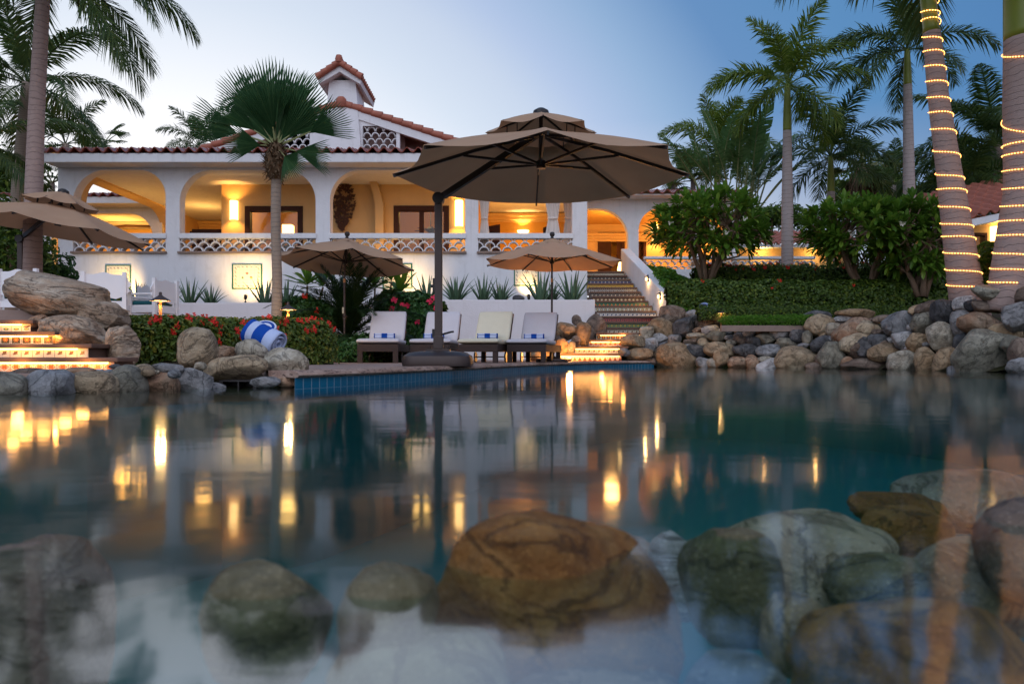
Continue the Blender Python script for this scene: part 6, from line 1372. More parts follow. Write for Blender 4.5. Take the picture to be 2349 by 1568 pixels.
c2_ = p2 + [p2[-1] + Vector((0, 0, 1.8))]
rope_light('glowing rope light wound round the palm trunk at the right picture edge', c2_, [.28, .28, .305, .35, .325, .15], [652, 622, 588, 545, 512, 480, 440, 398, 360, 335, 322, 150, 34, 18], 11.6)
# left coconut palms
pl1 = tp((72, 700, 13.0), (76, 480, 13.0), (84, 250, 13.2), (96, 40, 13.4), (102, -70, 13.5))
feather_palm('tall coconut palm with a brown trunk in front of the villa corner', pl1[0], pl1, [.19, .16, .145, .13, .12], None, 'coco', 20, 'trunk_brown', 'coconut palms beside the villa', 4, scale=.86, spear=False)
pl2 = tp((36, 520, 21), (44, 380, 21), (62, 190, 21)); feather_palm('second coconut palm behind the tall one, crown at mid-height', pl2[0], pl2, [.20, .17, .15], None, 'coco', 15, 'trunk_grey', 'coconut palms beside the villa', 9, scale=1.05, spear=False)
pl3 = tp((-60, 560, 18), (-50, 330, 18)); feather_palm('coconut palm at the left picture edge with low hanging fronds', pl3[0], pl3, [.20, .16], None, 'coco', 11, 'trunk_grey', 'coconut palms beside the villa', 18.2, scale=.8, spear=False)
pl4 = tp((150, 470, 27), (150, 330, 27)); feather_palm('bushy palm behind the villa roof corner', pl4[0], pl4, [.15, .12], None, 'royal_dark', 11, 'trunk_grey', None, 23, scale=1.05, spear=False)
pl5 = tp((452, 460, 34), (455, 335, 34)); feather_palm('distant palm peeping over the villa roof', pl5[0], pl5, [.15, .12], None, 'royal_dark', 14, 'trunk_grey', None, 29, scale=.95, spear=False)
# ---- fan palms
def fan_leaf(name, R_, pet, a0, span=205, n=30, mat='fan', split=.60, drop=.12):
    """petiole along +x then a pleated fan blade; tilted by a0 at the base"""
    mb = MB(); e = R(a0); pts = []; p = Vector((0, 0, 0)); m = 6
    for i in range(m + 1):
        pts.append(p.copy()); ee = e - R(22)*(i/m)**1.5; p = p + Vector((math.cos(ee), 0, math.sin(ee)))*pet/m
    mb.cur = 1; mb.tube(pts, [lerp(.028, .013, i/m) for i in range(m + 1)], 6); mb.cur = 0
    hub = pts[-1]; tn = (pts[-1] - pts[-2]).normalized(); up = Vector((-tn.z, 0, tn.x)); sd_ = Vector((0, 1, 0)); r_ = random.Random(name + str(a0))
    def pt(rr, a_, lift): 
        fold = abs(math.sin(a_))*.22
        return hub + tn*rr*math.cos(a_) + sd_*rr*math.sin(a_)*.96 + up*(lift + fold*rr) + Vector((0, 0, -1))*drop*(rr/R_)**2.2*R_*(1 - .2*math.cos(a_))
    for k in range(n):
        a1 = R(-span/2 + span*k/n); a2 = R(-span/2 + span*(k + 1)/n); am = (a1 + a2)/2; L = R_*(.78 + .22*math.cos(am*.8))*r_.uniform(.94, 1.04); rs = L*split; lf = .020*R_
        v = [hub, pt(rs*.55, a1, 0), pt(rs*.55, am, lf), pt(rs*.55, a2, 0), pt(rs, a1, 0), pt(rs, am, lf*1.5), pt(rs, a2, 0), pt(L*.86, lerp(a1, am, .62), 0), pt(L*.86, lerp(a2, am, .62), 0), pt(L, am + r_.uniform(-.02, .02), -.02)]
        mb.add(v, [(0, 1, 2), (0, 2, 3), (1, 4, 5, 2), (2, 5, 6, 3), (4, 7, 5), (5, 8, 6), (7, 9, 5), (5, 9, 8)])
    return mb.mesh(name, [M[mat], M['petiole']])
FANS = [fan_leaf('frond', R_, pet, a, sp, n_, 'fan', spl, .05) for a, sp, pet, R_, n_, spl in ((4, 60, .52, 1.05, 20, .55), (6, 78, .40, 1.0, 22, .58), (3, 92, .62, .95, 24, .56), (2, 52, .14, 1.12, 16, .6), (5, 70, .74, .90, 20, .5))]
fb = P(634, 740, 11.6); ft = P(632, 372, 11.6)
fp = thing('fan_palm', 'slender fan palm with pleated leaves standing before the second terrace arch', 'palm tree', fb)
mb = MB(); trunk(mb, tp((634, 745, 11.6), (636, 640, 11.6), (632, 520, 11.6), (634, 395, 11.6)), [.090, .083, .080, .085]); mb.build('trunk', M['trunk_grey'], fp, smooth=True)
mb = MB(); rr_ = random.Random(5); c0 = P(633, 412, 11.6); c1x = P(633, 330, 11.6)
mb.tube([c0, c0.lerp(c1x, .25), c0.lerp(c1x, .6), c1x], [.10, .17, .19, .10], 14)
for k in range(420):
    t_ = rr_.random(); c = c0.lerp(c1x, t_); a_ = rr_.uniform(0, 6.283); r0 = interp([(0, .09), (.25, .18), (.6, .205), (1, .10)], t_); d_ = Vector((math.cos(a_), math.sin(a_), rr_.uniform(-1.3, .9))).normalized(); s_ = rr_.uniform(.06, .14); w_ = Vector((-math.sin(a_), math.cos(a_), 0))*rr_.uniform(.008, .022)
    b_ = c + Vector((math.cos(a_), math.sin(a_), 0))*r0*.92; mb.add([b_ - w_, b_ + w_, b_ + d_*s_ + w_*.3, b_ + d_*s_ - w_*.5], [(0, 1, 2, 3)])
mb.build('leaf_base_skirt', M['fibre'], fp)
spec = [(88, 200, 1.08, 84, 1), (74, 176, 1.05, -80, 0), (76, 4, 1.02, 76, 0), (70, 20, .98, -80, 3), (84, -80, .85, 80, 3), (58, 178, .95, 68, 2), (60, 2, .98, -70, 1), (38, 182, .92, -74, 0), (20, 176, .98, 62, 4), (22, -4, .92, -66, 4), (42, 6, .80, 74, 1), (-12, -12, .74, -62, 0), (66, -95, .85, 24, 1), (-34, -50, .60, 65, 2), (56, 165, .9, 80, 3), (52, 12, .88, -75, 3), (72, 200, .95, 85, 3), (0, 200, .66, 70, 1)]
for i, (a, az, s_, tw, v_) in enumerate(spec): link('frond', FANS[v_], fp, c1x - fb + Vector((0, 0, -.05)), (R(tw), R(-a), R(az + rr_.uniform(-6, 6))), (s_*.96,)*3)
# skirted fan palm in the background and a smaller one
FAND = {a: fan_leaf('frond', .62, .8, a, 230, 20, 'frond_dark', .5, .3) for a in (65, 35, 10, -25)}
wb = P(1978, 560, 26); wt = P(1978, 385, 26); wp = thing('skirted_fan_palm', 'background fan palm with a thick brown skirt of dead leaves', 'palm tree', wb); mb = MB(); mb.tube([wb, wt], [.22, .22], 12); mb.build('trunk', M['trunk_brown'], wp, smooth=True)
mb = MB(); 
for k in range(700):
    t_ = rr_.random(); c = wt.lerp(wb, t_*.52); a_ = rr_.uniform(0, 6.283); r0 = interp([(0, .3), (.3, .72), (.8, .6), (1, .3)], t_)*rr_.uniform(.6, 1); s_ = rr_.uniform(.25, .6); w_ = Vector((-math.sin(a_), math.cos(a_), 0))*rr_.uniform(.01, .05); o_ = Vector((math.cos(a_), math.sin(a_), 0))
    b_ = c + o_*r0*.75; e_ = c + o_*r0 + Vector((0, 0, -s_)); mb.add([b_ - w_, b_ + w_, e_ + w_*.4, e_ - w_*.4], [(0, 1, 2, 3)])
mb.build('dead_leaf_skirt', M['fibre'], wp)
for k in range(22): link('frond', FAND[(65, 35, 10, -25)[k % 4]], wp, wt - wb, (0, 0, k*2.4 + .3), (1.05,)*3)
for (px_, py_, d_, lb, n_) in ((236, 335, 30, 'small fan palm tip showing above the villa eave', 9), (1590, 415, 27, 'low fan palm behind the wing roof next to the large parasol tip', 14), (1545, 425, 26.5, 'small dark fan palm behind the wing roof ridge', 12), (120, 420, 28.5, 'fan palm behind the guest wing roof', 12)):
    b_ = P(px_, py_ + 90, d_); t_ = P(px_, py_, d_); r0 = thing('background_fan_palm', lb, 'palm tree', b_, 'fan palms behind the roofs'); mb = MB(); mb.tube([b_, t_], [.12, .10], 8); mb.build('trunk', M['trunk_brown'], r0, smooth=True)
    for k in range(n_): link('frond', FAND[(65, 35, 10, 35)[k % 4]], r0, t_ - b_, (0, 0, k*2.4 + px_), (1.1,)*3)
# ---- paddle-leaved plants behind the wing roof
def paddle(name, L, W_, pet, a0, bend, slits, seed):
    mb = MB(); r_ = random.Random(seed); pts = []; p = Vector((0, 0, 0)); m = 20; tot = L + pet
    for i in range(m + 1):
        pts.append(p.copy()); e = R(a0 - bend*(i/m)**2); p = p + Vector((math.cos(e), 0, math.sin(e)))*tot/m
    mb.cur = 1; mb.tube(pts, [lerp(.035, .006, i/m) for i in range(m + 1)], 6); mb.cur = 0; i0 = int(m*pet/tot)
    def at(f): i = min(m - 1, int(f)); return pts[i].lerp(pts[i + 1], f - i), (pts[i + 1] - pts[i]).normalized()
    ns = 26; gap = set(k for k in range(ns) if r_.random() < slits)
    for s_ in (-1, 1):
        sag = 0
        for k in range(ns):
            u0, u1 = k/ns, (k + (.80 if k in gap else 1))/ns; quad = []
            if k in gap: sag = r_.uniform(-.1, .25)
            for u_ in (u0, u1):
                q, tn = at(i0 + (m - i0)*u_); up = Vector((-tn.z, 0, tn.x)); w_ = W_*(math.sin(math.pi*min(1, u_*.93 + .05))**.55)
                quad.append((q, q + Vector((0, s_, 0))*w_*.5 + up*.10*w_*1 - Vector((0, 0, sag*.12)) + tn*.06, q + Vector((0, s_, 0))*w_ + up*(.04 - .1)*w_ - Vector((0, 0, sag*.4)) + tn*.16))
            a_, b_ = quad; mb.add([a_[0], a_[1], a_[2], b_[0], b_[1], b_[2]], [(0, 1, 4, 3), (1, 2, 5, 4)])
    return mb.mesh(name, [M['banana'], M['petiole']], False)
PAD = [paddle('leaf', 1.75, .30, 1.7, 84, 28, .30, 1), paddle('leaf', 1.7, .28, 1.6, 72, 34, .55, 2), paddle('leaf', 1.6, .27, 1.5, 58, 40, .75, 3), paddle('leaf', 1.7, .25, 1.4, 50, 30, .9, 4)]
for (px_, d_, lb, sd_, n_) in ((1640, 23.0, 'tall paddle-leaved plant behind the wing roof nearest the large parasol', 1, 9), (1690, 22.7, 'broadest paddle-leaved plant rising over the first frangipani', 4, 10), (1725, 23.2, 'torn paddle-leaved plant leaning towards the tall royal palm', 7, 9)):
    b_ = P(px_, 500, d_); r0 = thing('paddle_leaf_plant', lb, 'plant', b_, 'paddle-leaved plants behind the wing')
    for k in range(n_):
        az = R(-90 + (k/(n_ - 1) - .5)*230) + (sd_*.13); link('leaf', PAD[(k*3 + sd_) % 4], r0, (0.05*k - .2, 0, 0), (0, 0, az), (rr_.uniform(.85, 1.1),)*3)
# ---- leaf masses
def leaf_quad(mb, p, n, s, asp=.5, tw=0.0, fold=.18):
    t_ = n.orthogonal().normalized(); t_ = (Matrix.Rotation(tw, 3, n) @ t_); b_ = n.cross(t_)
    mb.add([p - t_*s*.5, p + b_*s*asp*.5 - t_*s*.05 + n*s*fold, p + t_*s*.5, p - b_*s*asp*.5 - t_*s*.05 + n*s*fold, ], [(0, 1, 2), (0, 2, 3)])
def petals(name, mat, r_=.03, n=7, k=4):
    mb = MB(); q = random.Random(3)
    for i in range(n):
        c = Vector((q.uniform(-1, 1), q.uniform(-1, .3), q.uniform(-.6, .8)))*r_*1.5
        for j in range(k):
            a_ = 2*math.pi*j/k + q.random(); d_ = Vector((math.cos(a_), -.25, math.sin(a_))); w_ = Vector((-math.sin(a_), 0, math.cos(a_)))*.42; e = r_*q.uniform(.8, 1.15)
            mb.add([c, c + (d_*.55 + w_)*e, c + d_*e*1.15, c + (d_*.55 - w_)*e], [(0, 1, 2, 3)])
    return mb.mesh(name, M[mat])
FLW = {'red': petals('flower_cluster', 'red', .038, 7), 'pink': petals('flower', 'pink', .06, 2, 5), 'white': petals('flower_cluster', 'petal_white', .045, 6, 5)}
def hedge(name, label, cat, path, hw, z0f, z1f, nleaf, size, mat, flowers=0, fmesh='red', seed=1, lump=.10, core=True, asp=.55, frange=(.1, 1), fview=True):
    """rounded hedge following path [(x,y)] with half-width hw, floor and top heights given per point"""
    r_ = random.Random(seed); P2 = [Vector((x, y, 0)) for x, y in path]; L = [0]
    for a, b in zip(P2, P2[1:]): L.append(L[-1] + (b - a).length)
    root = thing(name, label, cat, (path[0][0], path[0][1], z0f[0]))
    def sect(s_):
        for i in range(len(P2) - 1):
            if s_ <= L[i + 1] or i == len(P2) - 2:
                f = (s_ - L[i])/max(1e-6, L[i + 1] - L[i]); c = P2[i].lerp(P2[i + 1], f); t_ = (P2[i + 1] - P2[i]).normalized(); return c, t_, lerp(z0f[i], z0f[i + 1], f), lerp(z1f[i], z1f[i + 1], f)
    def surf(s_, a_):   # a_ 0..pi round the section, 0 = near side
        c, t_, z0, z1 = sect(max(0, min(L[-1], s_))); n_ = Vector((t_.y, -t_.x, 0))
        if n_.y > 0: n_ = -n_
        end = min(1, min(s_, L[-1] - s_)/hw + .35); ca, sa = math.cos(a_), math.sin(a_); e = .45
        x = math.copysign(abs(ca)**e, ca)*hw*end**.5; z = (abs(sa)**e)*(z1 - z0)*(.86 + .14*min(1, end))
        p = c + n_*x + Vector((0, 0, z0 + z)); nn = noise.noise(p*2.1 + Vector((seed, 0, 0))) + .5*noise.noise(p*5.5); d_ = (n_*ca + Vector((0, 0, sa))).normalized()
        return p + d_*nn*lump, d_
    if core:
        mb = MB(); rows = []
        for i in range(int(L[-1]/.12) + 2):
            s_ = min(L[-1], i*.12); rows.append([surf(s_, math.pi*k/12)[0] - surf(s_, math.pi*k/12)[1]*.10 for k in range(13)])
        mb.grid(rows); mb.build('dark_core', M['core'], root, smooth=True)  # solid core closes sight gaps; the hedge's inner shade is its dark colour
    mb = MB()
    for k in range(nleaf):
        s_ = r_.uniform(-.02, L[-1] + .02); a_ = math.pi*(r_.random()**1.35)*.92; p, d_ = surf(s_, a_); d_ = (d_ + Vector((r_.uniform(-1, 1), r_.uniform(-1, 1), r_.uniform(-.5, 1.1)))*.75).normalized()
        leaf_quad(mb, p + d_*r_.uniform(-.07, .07), d_, size*r_.uniform(.65, 1.3), asp, r_.uniform(0, 6.28))
    mb.build('foliage', M[mat], root)
    for k in range(flowers):
        s_ = r_.uniform(.1, L[-1] - .1); a_ = math.pi*.5*r_.uniform(*frange); p, d_ = surf(s_, a_); link('flower_cluster', FLW[fmesh], root, p + d_*.05 - wloc(root), (r_.uniform(-.6, .3), r_.uniform(-.5, .5), r_.uniform(-.5, .5)), (r_.uniform(.4, .9),)*3)
    return root
hp_ = [(PX(262, 7.45), 7.5*K), (PX(420, 8.35), 8.35*K), (PX(580, 9.4), 9.4*K), (PX(735, 10.3), 10.3*K)]
hedge('flowering_hedge', 'low rounded hedge with scarlet flower clusters behind the striped towel', 'hedge', hp_, .50, [.14, .14, .14, .14], [.66, .68, .71, .76], 19000, .062, 'hedge', 52, 'red', 3, .06, asp=.66, frange=(.15, .95))
gh = lambda x, d, off=0: ground_h(PX(x, d), d*K) + off
hx = [1530, 1650, 1800, 1950, 2060, 2170]
pth = [(PX(x, 16.6), 16.6*K) for x in hx]
hedge('trimmed_hedge', 'dark green trimmed hedge running along the garden below the red-flowered one', 'hedge', pth, .45, [PZ(712, 16.6) - .1]*6, [PZ(648, 16.6)]*6, 17000, .075, 'hedge_dark', 4, 'red', 5, .08, asp=.85)
pth = [(PX(x, 18.6), 18.6*K) for x in (1590, 1700, 1850, 2000, 2160)]
hedge('red_flowered_hedge', 'upper hedge dotted with red flowers beneath the frangipani', 'hedge', pth, .45, [PZ(668, 18.6)]*5, [PZ(611, 18.6)]*5, 11000, .085, 'hedge_dark', 34, 'red', 6, .10, asp=.55, frange=(.35, 1))
pth = [(PX(x, 15.6), 15.6*K) for x in (1600, 1800, 2000, 2150)]
hedge('border_planting', 'low clipped green border at the foot of the trimmed hedge', 'hedge', pth, .28, [PZ(730, 15.6) - .05]*4, [PZ(706, 15.6)]*4, 6500, .055, 'hedge_dark', 0, 'red', 7, .05, asp=.6)
pth = [(PX(1655, 14.95), 14.95*K), (PX(1760, 14.95), 14.95*K), (PX(1880, 14.7), 14.7*K)]
o = hedge('grass', 'strip of bright grass between two garden kerbs above the rocks', 'grass', pth, .16, [PZ(748, 14.95)]*3, [PZ(729, 14.95)]*3, 3000, .07, 'lime', 0, 'red', 8, .02, asp=.2); o['kind'] = 'stuff'
# bright shrub along the stair wall
pth = [(PX(1500, 21.2), 21.0*K), (PX(1520, 19.6), 19.6*K), (PX(1553, 17.9), 17.9*K), (PX(1586, 16.6), 16.5*K), (PX(1596, 16.3), 16.2*K)]
hedge('bright_shrub', 'bright lime-green shrub spilling over the sloping stair wall', 'shrub', pth, .42, [2.0, 1.7, 1.3, .95, .85], [PZ(612, 21), PZ(622, 19.6), PZ(648, 17.9), PZ(682, 16.6), PZ(700, 16.3)], 6500, .13, 'lime', 0, 'red', 9, .13, asp=.5)
for y_, d_, a, b, lb in ((746, 14.7, 1655, 1900, 'lower brown stone kerb of the grass strip above the rocks'), (729, 15.25, 1660, 2020, 'upper brown stone kerb behind the grass strip')):
    mb = MB(); mb.box((PX(a, d_), d_*K, PZ(y_ + 14, d_)), (PX(b, d_), d_*K + .12, PZ(y_, d_)), .01); o = mb.build('garden_kerb', M['ledge'], None, loc=(PX(a, d_), d_*K, .8)); tag(o, lb, 'kerb', 'kerbs of the garden strip')
# ---- frangipani
def long_leaf(mb, base, d_, L, W_, arch, up=Vector((0, 0, 1))):
    s_ = d_.cross(up); s_ = s_.normalized() if s_.length > 1e-4 else Vector((1, 0, 0)); n_ = s_.cross(d_).normalized(); rows = []
    for t_, w_ in ((0, .12), (.35, .7), (.68, 1.0), (.88, .7), (1, .05)):
        c = base + d_*L*t_ - up*arch*L*t_*t_; rows.append([c - s_*W_*.5*w_ + n_*W_*.16*w_, c, c + s_*W_*.5*w_ + n_*W_*.16*w_])
    mb.grid(rows)
def rosette(mb, p, axis, r_, L=.26, W_=.075, n=13):
    axis = axis.normalized(); t_ = axis.orthogonal().normalized(); b_ = axis.cross(t_)
    for k in range(n):
        a_ = k*2.39996 + r_.random()*.4; el = R(lerp(80, 4, (k/n)**.85)) + r_.uniform(-.15, .15); d_ = (t_*math.cos(a_) + b_*math.sin(a_))*math.cos(el) + axis*math.sin(el); s_ = r_.uniform(.75, 1.1)
        long_leaf(mb, p + axis*(.05*(1 - k/n)), d_, L*s_, W_*s_, r_.uniform(.0, .24))
def frangipani(label, base, crown, rx, ry, rz, ntips, seed, flowers=4, L=.27, lean=0, low=-.75):
    """forked trunk, tips spread over an ellipsoid crown; each tip a rosette of long leaves"""
    r_ = random.Random(seed); root = thing('frangipani', label, 'tree', base, 'frangipani in the garden'); b = Vector(base); c = Vector(crown); mt = MB(); ml = MB(); tips = []
    while len(tips) < ntips:
        v = Vector((r_.uniform(-1, 1), r_.uniform(-1, 1), r_.uniform(-1, 1)))
        if v.length > 1 or v.length < .55 or v.z < low: continue
        q = c + Vector((v.x*rx, v.y*ry, v.z*rz*(1 + .25*noise.noise(Vector((v.x*2, v.y*2, seed)))))); 
        if any((q - t_).length < .16 for t_ in tips[-40:]): 
            if r_.random() < .7: continue
        tips.append(q)
    limbs = []
    for k in range(7):
        a_ = 2*math.pi*k/7 + r_.random(); e = c + Vector((math.cos(a_)*rx*.5, math.sin(a_)*ry*.5, -rz*.25 + r_.uniform(-.1, .25)*rz)); m1 = b.lerp(e, .5) + Vector((r_.uniform(-.15, .15), r_.uniform(-.15, .15), -.10)); s0 = b + Vector((math.cos(a_)*.10, math.sin(a_)*.10, 0)); mt.tube([s0, s0.lerp(m1, .5) + Vector((0, 0, .08)), m1, m1.lerp(e, .55) + Vector((r_.uniform(-.1, .1), 0, .05)), e], [.075, .062, .05, .042, .03], 7); limbs.append(e); limbs.append(m1)
    for q in tips:
        e = min(limbs, key=lambda w_: (w_ - q).length); mid_ = e.lerp(q, .55) + Vector((r_.uniform(-.06, .06), r_.uniform(-.06, .06), -.05)); mt.tube([e, mid_, q], [.03, .022, .014], 5, False)
        ax_ = ((q - c)*.9 + Vector((0, 0, .55*rz))).normalized(); rosette(ml, q, ax_, r_, L, L*.29)
    mt.build('trunk', M['bark'], root, smooth=True); ml.build('crown', M['frangi'], root)
    for k in range(flowers):
        q = r_.choice([t_ for t_ in tips if t_.y < c.y]); link('flower_cluster', FLW['white'], root, q + Vector((0, -.12, .15)) - b, (0, 0, r_.random()), (r_.uniform(.7, 1.1),)*3)
    return root
frangipani('rounded frangipani with glossy leaves beside the wing arch, trunk behind the hedge', P(1622, 652, 18.0), P(1632, 522, 17.6), 1.46, 1.05, .86, 210, 3, 6, .33, low=-.72)
frangipani('wider frangipani with low crooked branches left of the leaning lit palm', P(1985, 680, 17.0), P(1982, 532, 16.6), 1.56, 1.05, .74, 200, 7, 5, .33, low=-.7)
frangipani('dark frangipani half behind the leaning lit palm', P(2110, 680, 16.2), P(2105, 545, 16.2), .95, .8, .9, 110, 12, 0, .33, low=-.95)
# young frangipani tops behind the cycad
for (px_, py_, d_, lb, rows_) in ((713, 655, 14.2, 'young frangipani with arching leaves beside the fan palm trunk', ((-8, 0), (28, 4))), (880, 655, 14.4, 'young frangipani with big leaves before the third tile picture', ((-20, 6), (18, -8), (35, 20)))):
    b_ = P(px_, 790, d_); b_.z = .14; r0 = thing('young_frangipani', lb, 'plant', b_, 'young frangipani behind the cycad'); ml = MB(); mt = MB(); q = random.Random(px_)
    for dx, dy in rows_:
        t_ = P(px_ + dx, py_ + dy, d_ + q.uniform(-.1, .1)); mt.tube([b_, b_.lerp(t_, .6) + Vector((q.uniform(-.1, .1), 0, 0)), t_], [.03, .025, .02], 6); rosette(ml, t_, Vector((q.uniform(-.2, .2), -.25, 1)), q, .56, .14, 15)
    mt.build('stem', M['bark'], r0); ml.build('leaves', M['frangi'], r0)
# ---- cycad, hibiscus
CY = [frond_mesh('frond', 1.75*s_, a, b, .27, 84, .14, 'cycad', .024, .014, .10, .2) for a, b, s_ in ((82, 45, .95), (66, 70, 1), (50, 85, 1.05), (30, 80, 1.05), (8, 60, 1))]
cb = P(800, 800, 13.4); cb.z = .14; r0 = thing('cycad', 'big dark cycad with dense feathery leaves behind the small parasol pole', 'cycad', cb); mb = MB(); mb.lathe([(.22, 0), (.25, .2), (.20, .45), (.05, .5)], cb, 14); mb.build('trunk', M['fibre'], r0, smooth=True)
for k in range(74): link('frond', CY[min(4, int(k/74*5))], r0, (0, 0, .45 if k < 50 else .3), (rr_.uniform(-.12, .12), rr_.uniform(-.08, .08), k*2.39996), (rr_.uniform(.85, 1.08),)*3)
pth = [(PX(880, 14.6), 14.6*K), (PX(935, 14.4), 14.4*K), (PX(1008, 14.2), 14.2*K)]
hib = hedge('hibiscus', 'glossy hibiscus shrub with hot pink blooms behind the loungers', 'shrub', pth, .55, [.14]*3, [PZ(668, 14.5), PZ(676, 14.4), PZ(688, 14.3)], 7500, .12, 'shrub', 0, 'pink', 13, .16, asp=.55)
for (x, y) in ((905, 686), (923, 696), (900, 704), (990, 690), (998, 682), (1005, 700), (1021, 718), (938, 698), (960, 735), (893, 740), (915, 760), (1000, 740), (1002, 705)):
    d_ = 13.75; link('flower', FLW['pink'], hib, P(x, y, d_) - wloc(hib), (rr_.uniform(-.4, .2), rr_.uniform(-.5, .5), rr_.uniform(-.6, .6)), (rr_.uniform(.6, 1.0),)*3)
pth = [(PX(640, 13.0), 13.0*K), (PX(700, 13.2), 13.2*K), (PX(760, 13.4), 13.4*K)]
hedge('dark_shrub', 'dark glossy shrub around the foot of the fan palm', 'shrub', pth, .5, [.14]*3, [PZ(690, 13), PZ(688, 13.2), PZ(700, 13.4)], 5200, .10, 'shrub', 3, 'red', 15, .16, asp=.55)
pth = [(PX(770, 12.4), 12.2*K), (PX(830, 12.6), 12.5*K), (PX(905, 13.2), 13.2*K)]
hedge('ground_shrub', 'low dark shrub beneath the cycad behind the first lounger', 'shrub', pth, .4, [.14]*3, [.50, .55, .60], 3600, .09, 'shrub', 0, 'red', 18, .12, asp=.5)
# ---- agaves
def agave(name, n, H, seed, spread=1.0):
    mb = MB(); r_ = random.Random(seed)
    for k in range(n):
        a_ = k*2.39996; el0 = R(lerp(86, 48, k/n)); L = H*r_.uniform(.8, 1.05)*(1 if k < n*.7 else .85); d0 = Vector((math.cos(a_), math.sin(a_), 0)); rows = []; p = Vector((0, 0, 0)) + d0*.03; w0 = .036
        for i in range(7):
            t_ = i/6; el = el0 - R(20)*spread*t_*(0.4 + k/n) ; dd = d0*math.cos(el) + Vector((0, 0, 1))*math.sin(el); s_ = Vector((-d0.y, d0.x, 0)); n_ = dd.cross(s_); w_ = w0*(1 - t_**1.6)*(1 if t_ > .05 else .9) + .002
            rows.append([p - s_*w_ - n_*w_*.5, p, p + s_*w_ - n_*w_*.5, p + n_*w_*.42]); p = p + dd*L/6
        mb.grid(rows, close=True)
    return mb.mesh(name, M['agave'], True)
AG = [agave('agave', 15, .66, 1), agave('agave', 18, .62, 2, 1.3), agave('agave', 13, .70, 3, .8), agave('agave', 20, .72, 4, 1.5)]
for i, (px_, d_, s_, lb) in enumerate([(318, 18.2, .9, 'agave beside the yellow-lit tile picture behind the white chairs'), (388, 18.4, .85, 'agave between the sideways chair and the group on the left planter'), (436, 18.3, .95, 'tallest agave of the left planter, between two smaller ones'), (483, 18.5, .75, 'small spreading agave on the left planter towards the lit tile picture'), (608, 18.6, 1.05, 'agave just left of the fan palm trunk'), (656, 18.8, 1.0, 'agave half hidden between the fan palm trunk and the young frangipani'),
        (980, 18.9, 1.0, 'agave immediately left of the large parasol mast'), (1046, 18.9, 1.0, 'agave standing alone just right of the large parasol mast'), (1108, 18.9, 1.0, 'agave left of the dark stone on the right planter, first of a close pair'), (1148, 18.9, .95, 'agave of a close pair next to the dark stone'), (1240, 18.8, 1.15, 'bushy agave lit by the spotlight beneath the dotted tile picture'), (1265, 19.1, .8, 'low agave behind the small parasol pole'), (1312, 18.9, 1.2, 'agave at the stair end of the planter with widely arching leaves')]):
    z = PZ(694, 17.6) - .075 if px_ < 700 else PZ(687, PD) - .075; o = link('agave', AG[i % 4], None, (PX(px_, d_), d_*K, z), (0, 0, i*1.1), (s_*1.3, s_*1.3, s_*1.32)); tag(o, lb, 'agave', 'agaves along the planters')
rock(1176, 676, 1203, 692, 18.7, 'charcoal', 'small black stone on the planter beneath the dotted tile picture', 0, .2, .06, 3)
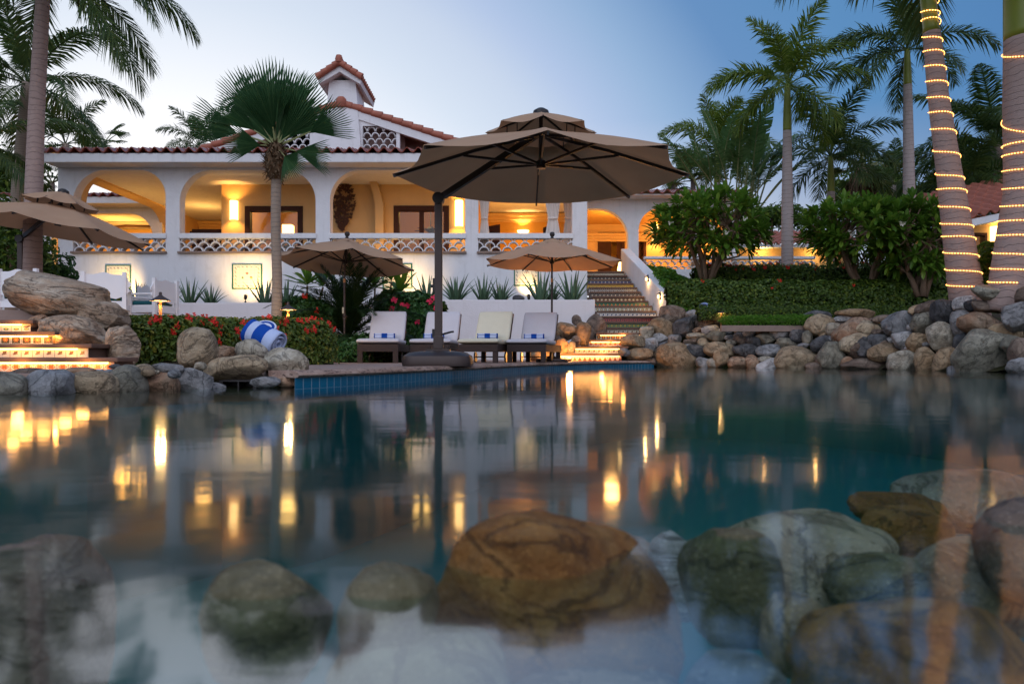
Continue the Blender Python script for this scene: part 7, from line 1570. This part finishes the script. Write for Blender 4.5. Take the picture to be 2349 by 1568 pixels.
# ---- dark planting left of the villa and behind the garden
def bush(name, label, cat, c, rx, ry, rz, n, size, mat, seed, asp=.4, trunk_to=None, group=None):
    r_ = random.Random(seed); c = Vector(c); base = Vector((c.x, c.y, trunk_to if trunk_to is not None else c.z - rz)); root = thing(name, label, cat, base, group); mb = MB(); lumps = []
    for k in range(16):
        v = Vector((r_.gauss(0, 1), r_.gauss(0, 1), r_.gauss(0, 1))).normalized()*r_.uniform(.35, .85); lumps.append((c + Vector((v.x*rx, v.y*ry, v.z*rz)), r_.uniform(.28, .5)))
    for k in range(n):
        q, s_ = r_.choice(lumps); v = Vector((r_.gauss(0, 1), r_.gauss(0, 1), r_.gauss(0, 1))).normalized(); p = q + Vector((v.x*rx, v.y*ry, v.z*rz))*s_*r_.uniform(.6, 1.05); d_ = (v + Vector((r_.uniform(-1, 1), r_.uniform(-1, 1), r_.uniform(-.3, 1)))*.7).normalized(); leaf_quad(mb, p, d_, size*r_.uniform(.6, 1.3), asp, r_.uniform(0, 6.28))
    mt = MB(); mt.tube([base, base.lerp(c, .6), c], [.12, .09, .05], 8)
    for q, s_ in lumps: mt.tube([base.lerp(c, .6), q], [.05, .015], 5)
    mt.build('trunk', M['bark'], root); mb.build('crown', M[mat], root); return root
bush('shrub', 'dark leafy shrub under the left parasol at the picture edge', 'shrub', P(25, 590, 15), .9, .8, 1.1, 3600, .16, 'hedge_dark', 1, .4, .7)
bush('shrub', 'dark leafy shrub beside the villa corner below the brown palm trunk', 'shrub', P(112, 612, 16), .55, .5, .55, 1500, .17, 'shrub', 2, .3, .7)
bush('shrub', 'tall leafy shrub behind the left parasol roof', 'shrub', P(20, 510, 22), 1.2, 1, 1.0, 3000, .2, 'hedge', 3, .45, 1.5)
bush('tree', 'dark broad tree behind the garden house roof', 'tree', P(2230, 400, 25), 2.0, 1.6, 1.5, 6000, .22, 'hedge_dark', 4, .45, 2.5)
bush('tree', 'dark tree behind the low royal palm and the frangipani', 'tree', P(2000, 440, 34), 2.6, 2, 1.2, 5000, .26, 'hedge_dark', 6, .45, 2.5)
bush('tree', 'dark tree low on the skyline left of the tall royal palm', 'tree', P(1770, 500, 36), 2.0, 2, .9, 3000, .26, 'hedge_dark', 8, .45, 2.5)
bush('tree', 'dark tree beyond the guest wing at the left picture edge', 'tree', P(-30, 420, 33), 3, 2, 2.2, 5000, .28, 'hedge_dark', 5, .45, 2)
bush('shrub', 'spiky dark shrub between the two light-wrapped palms', 'shrub', P(2262, 628, 12.5), .42, .4, .5, 700, .34, 'hedge_dark', 10, .12, 1.2)
bush('shrub', 'dark undergrowth between the wider frangipani and the leaning lit palm', 'shrub', P(2140, 610, 17.6), .9, .6, .8, 3200, .2, 'hedge_dark', 14, .4, 1.5)
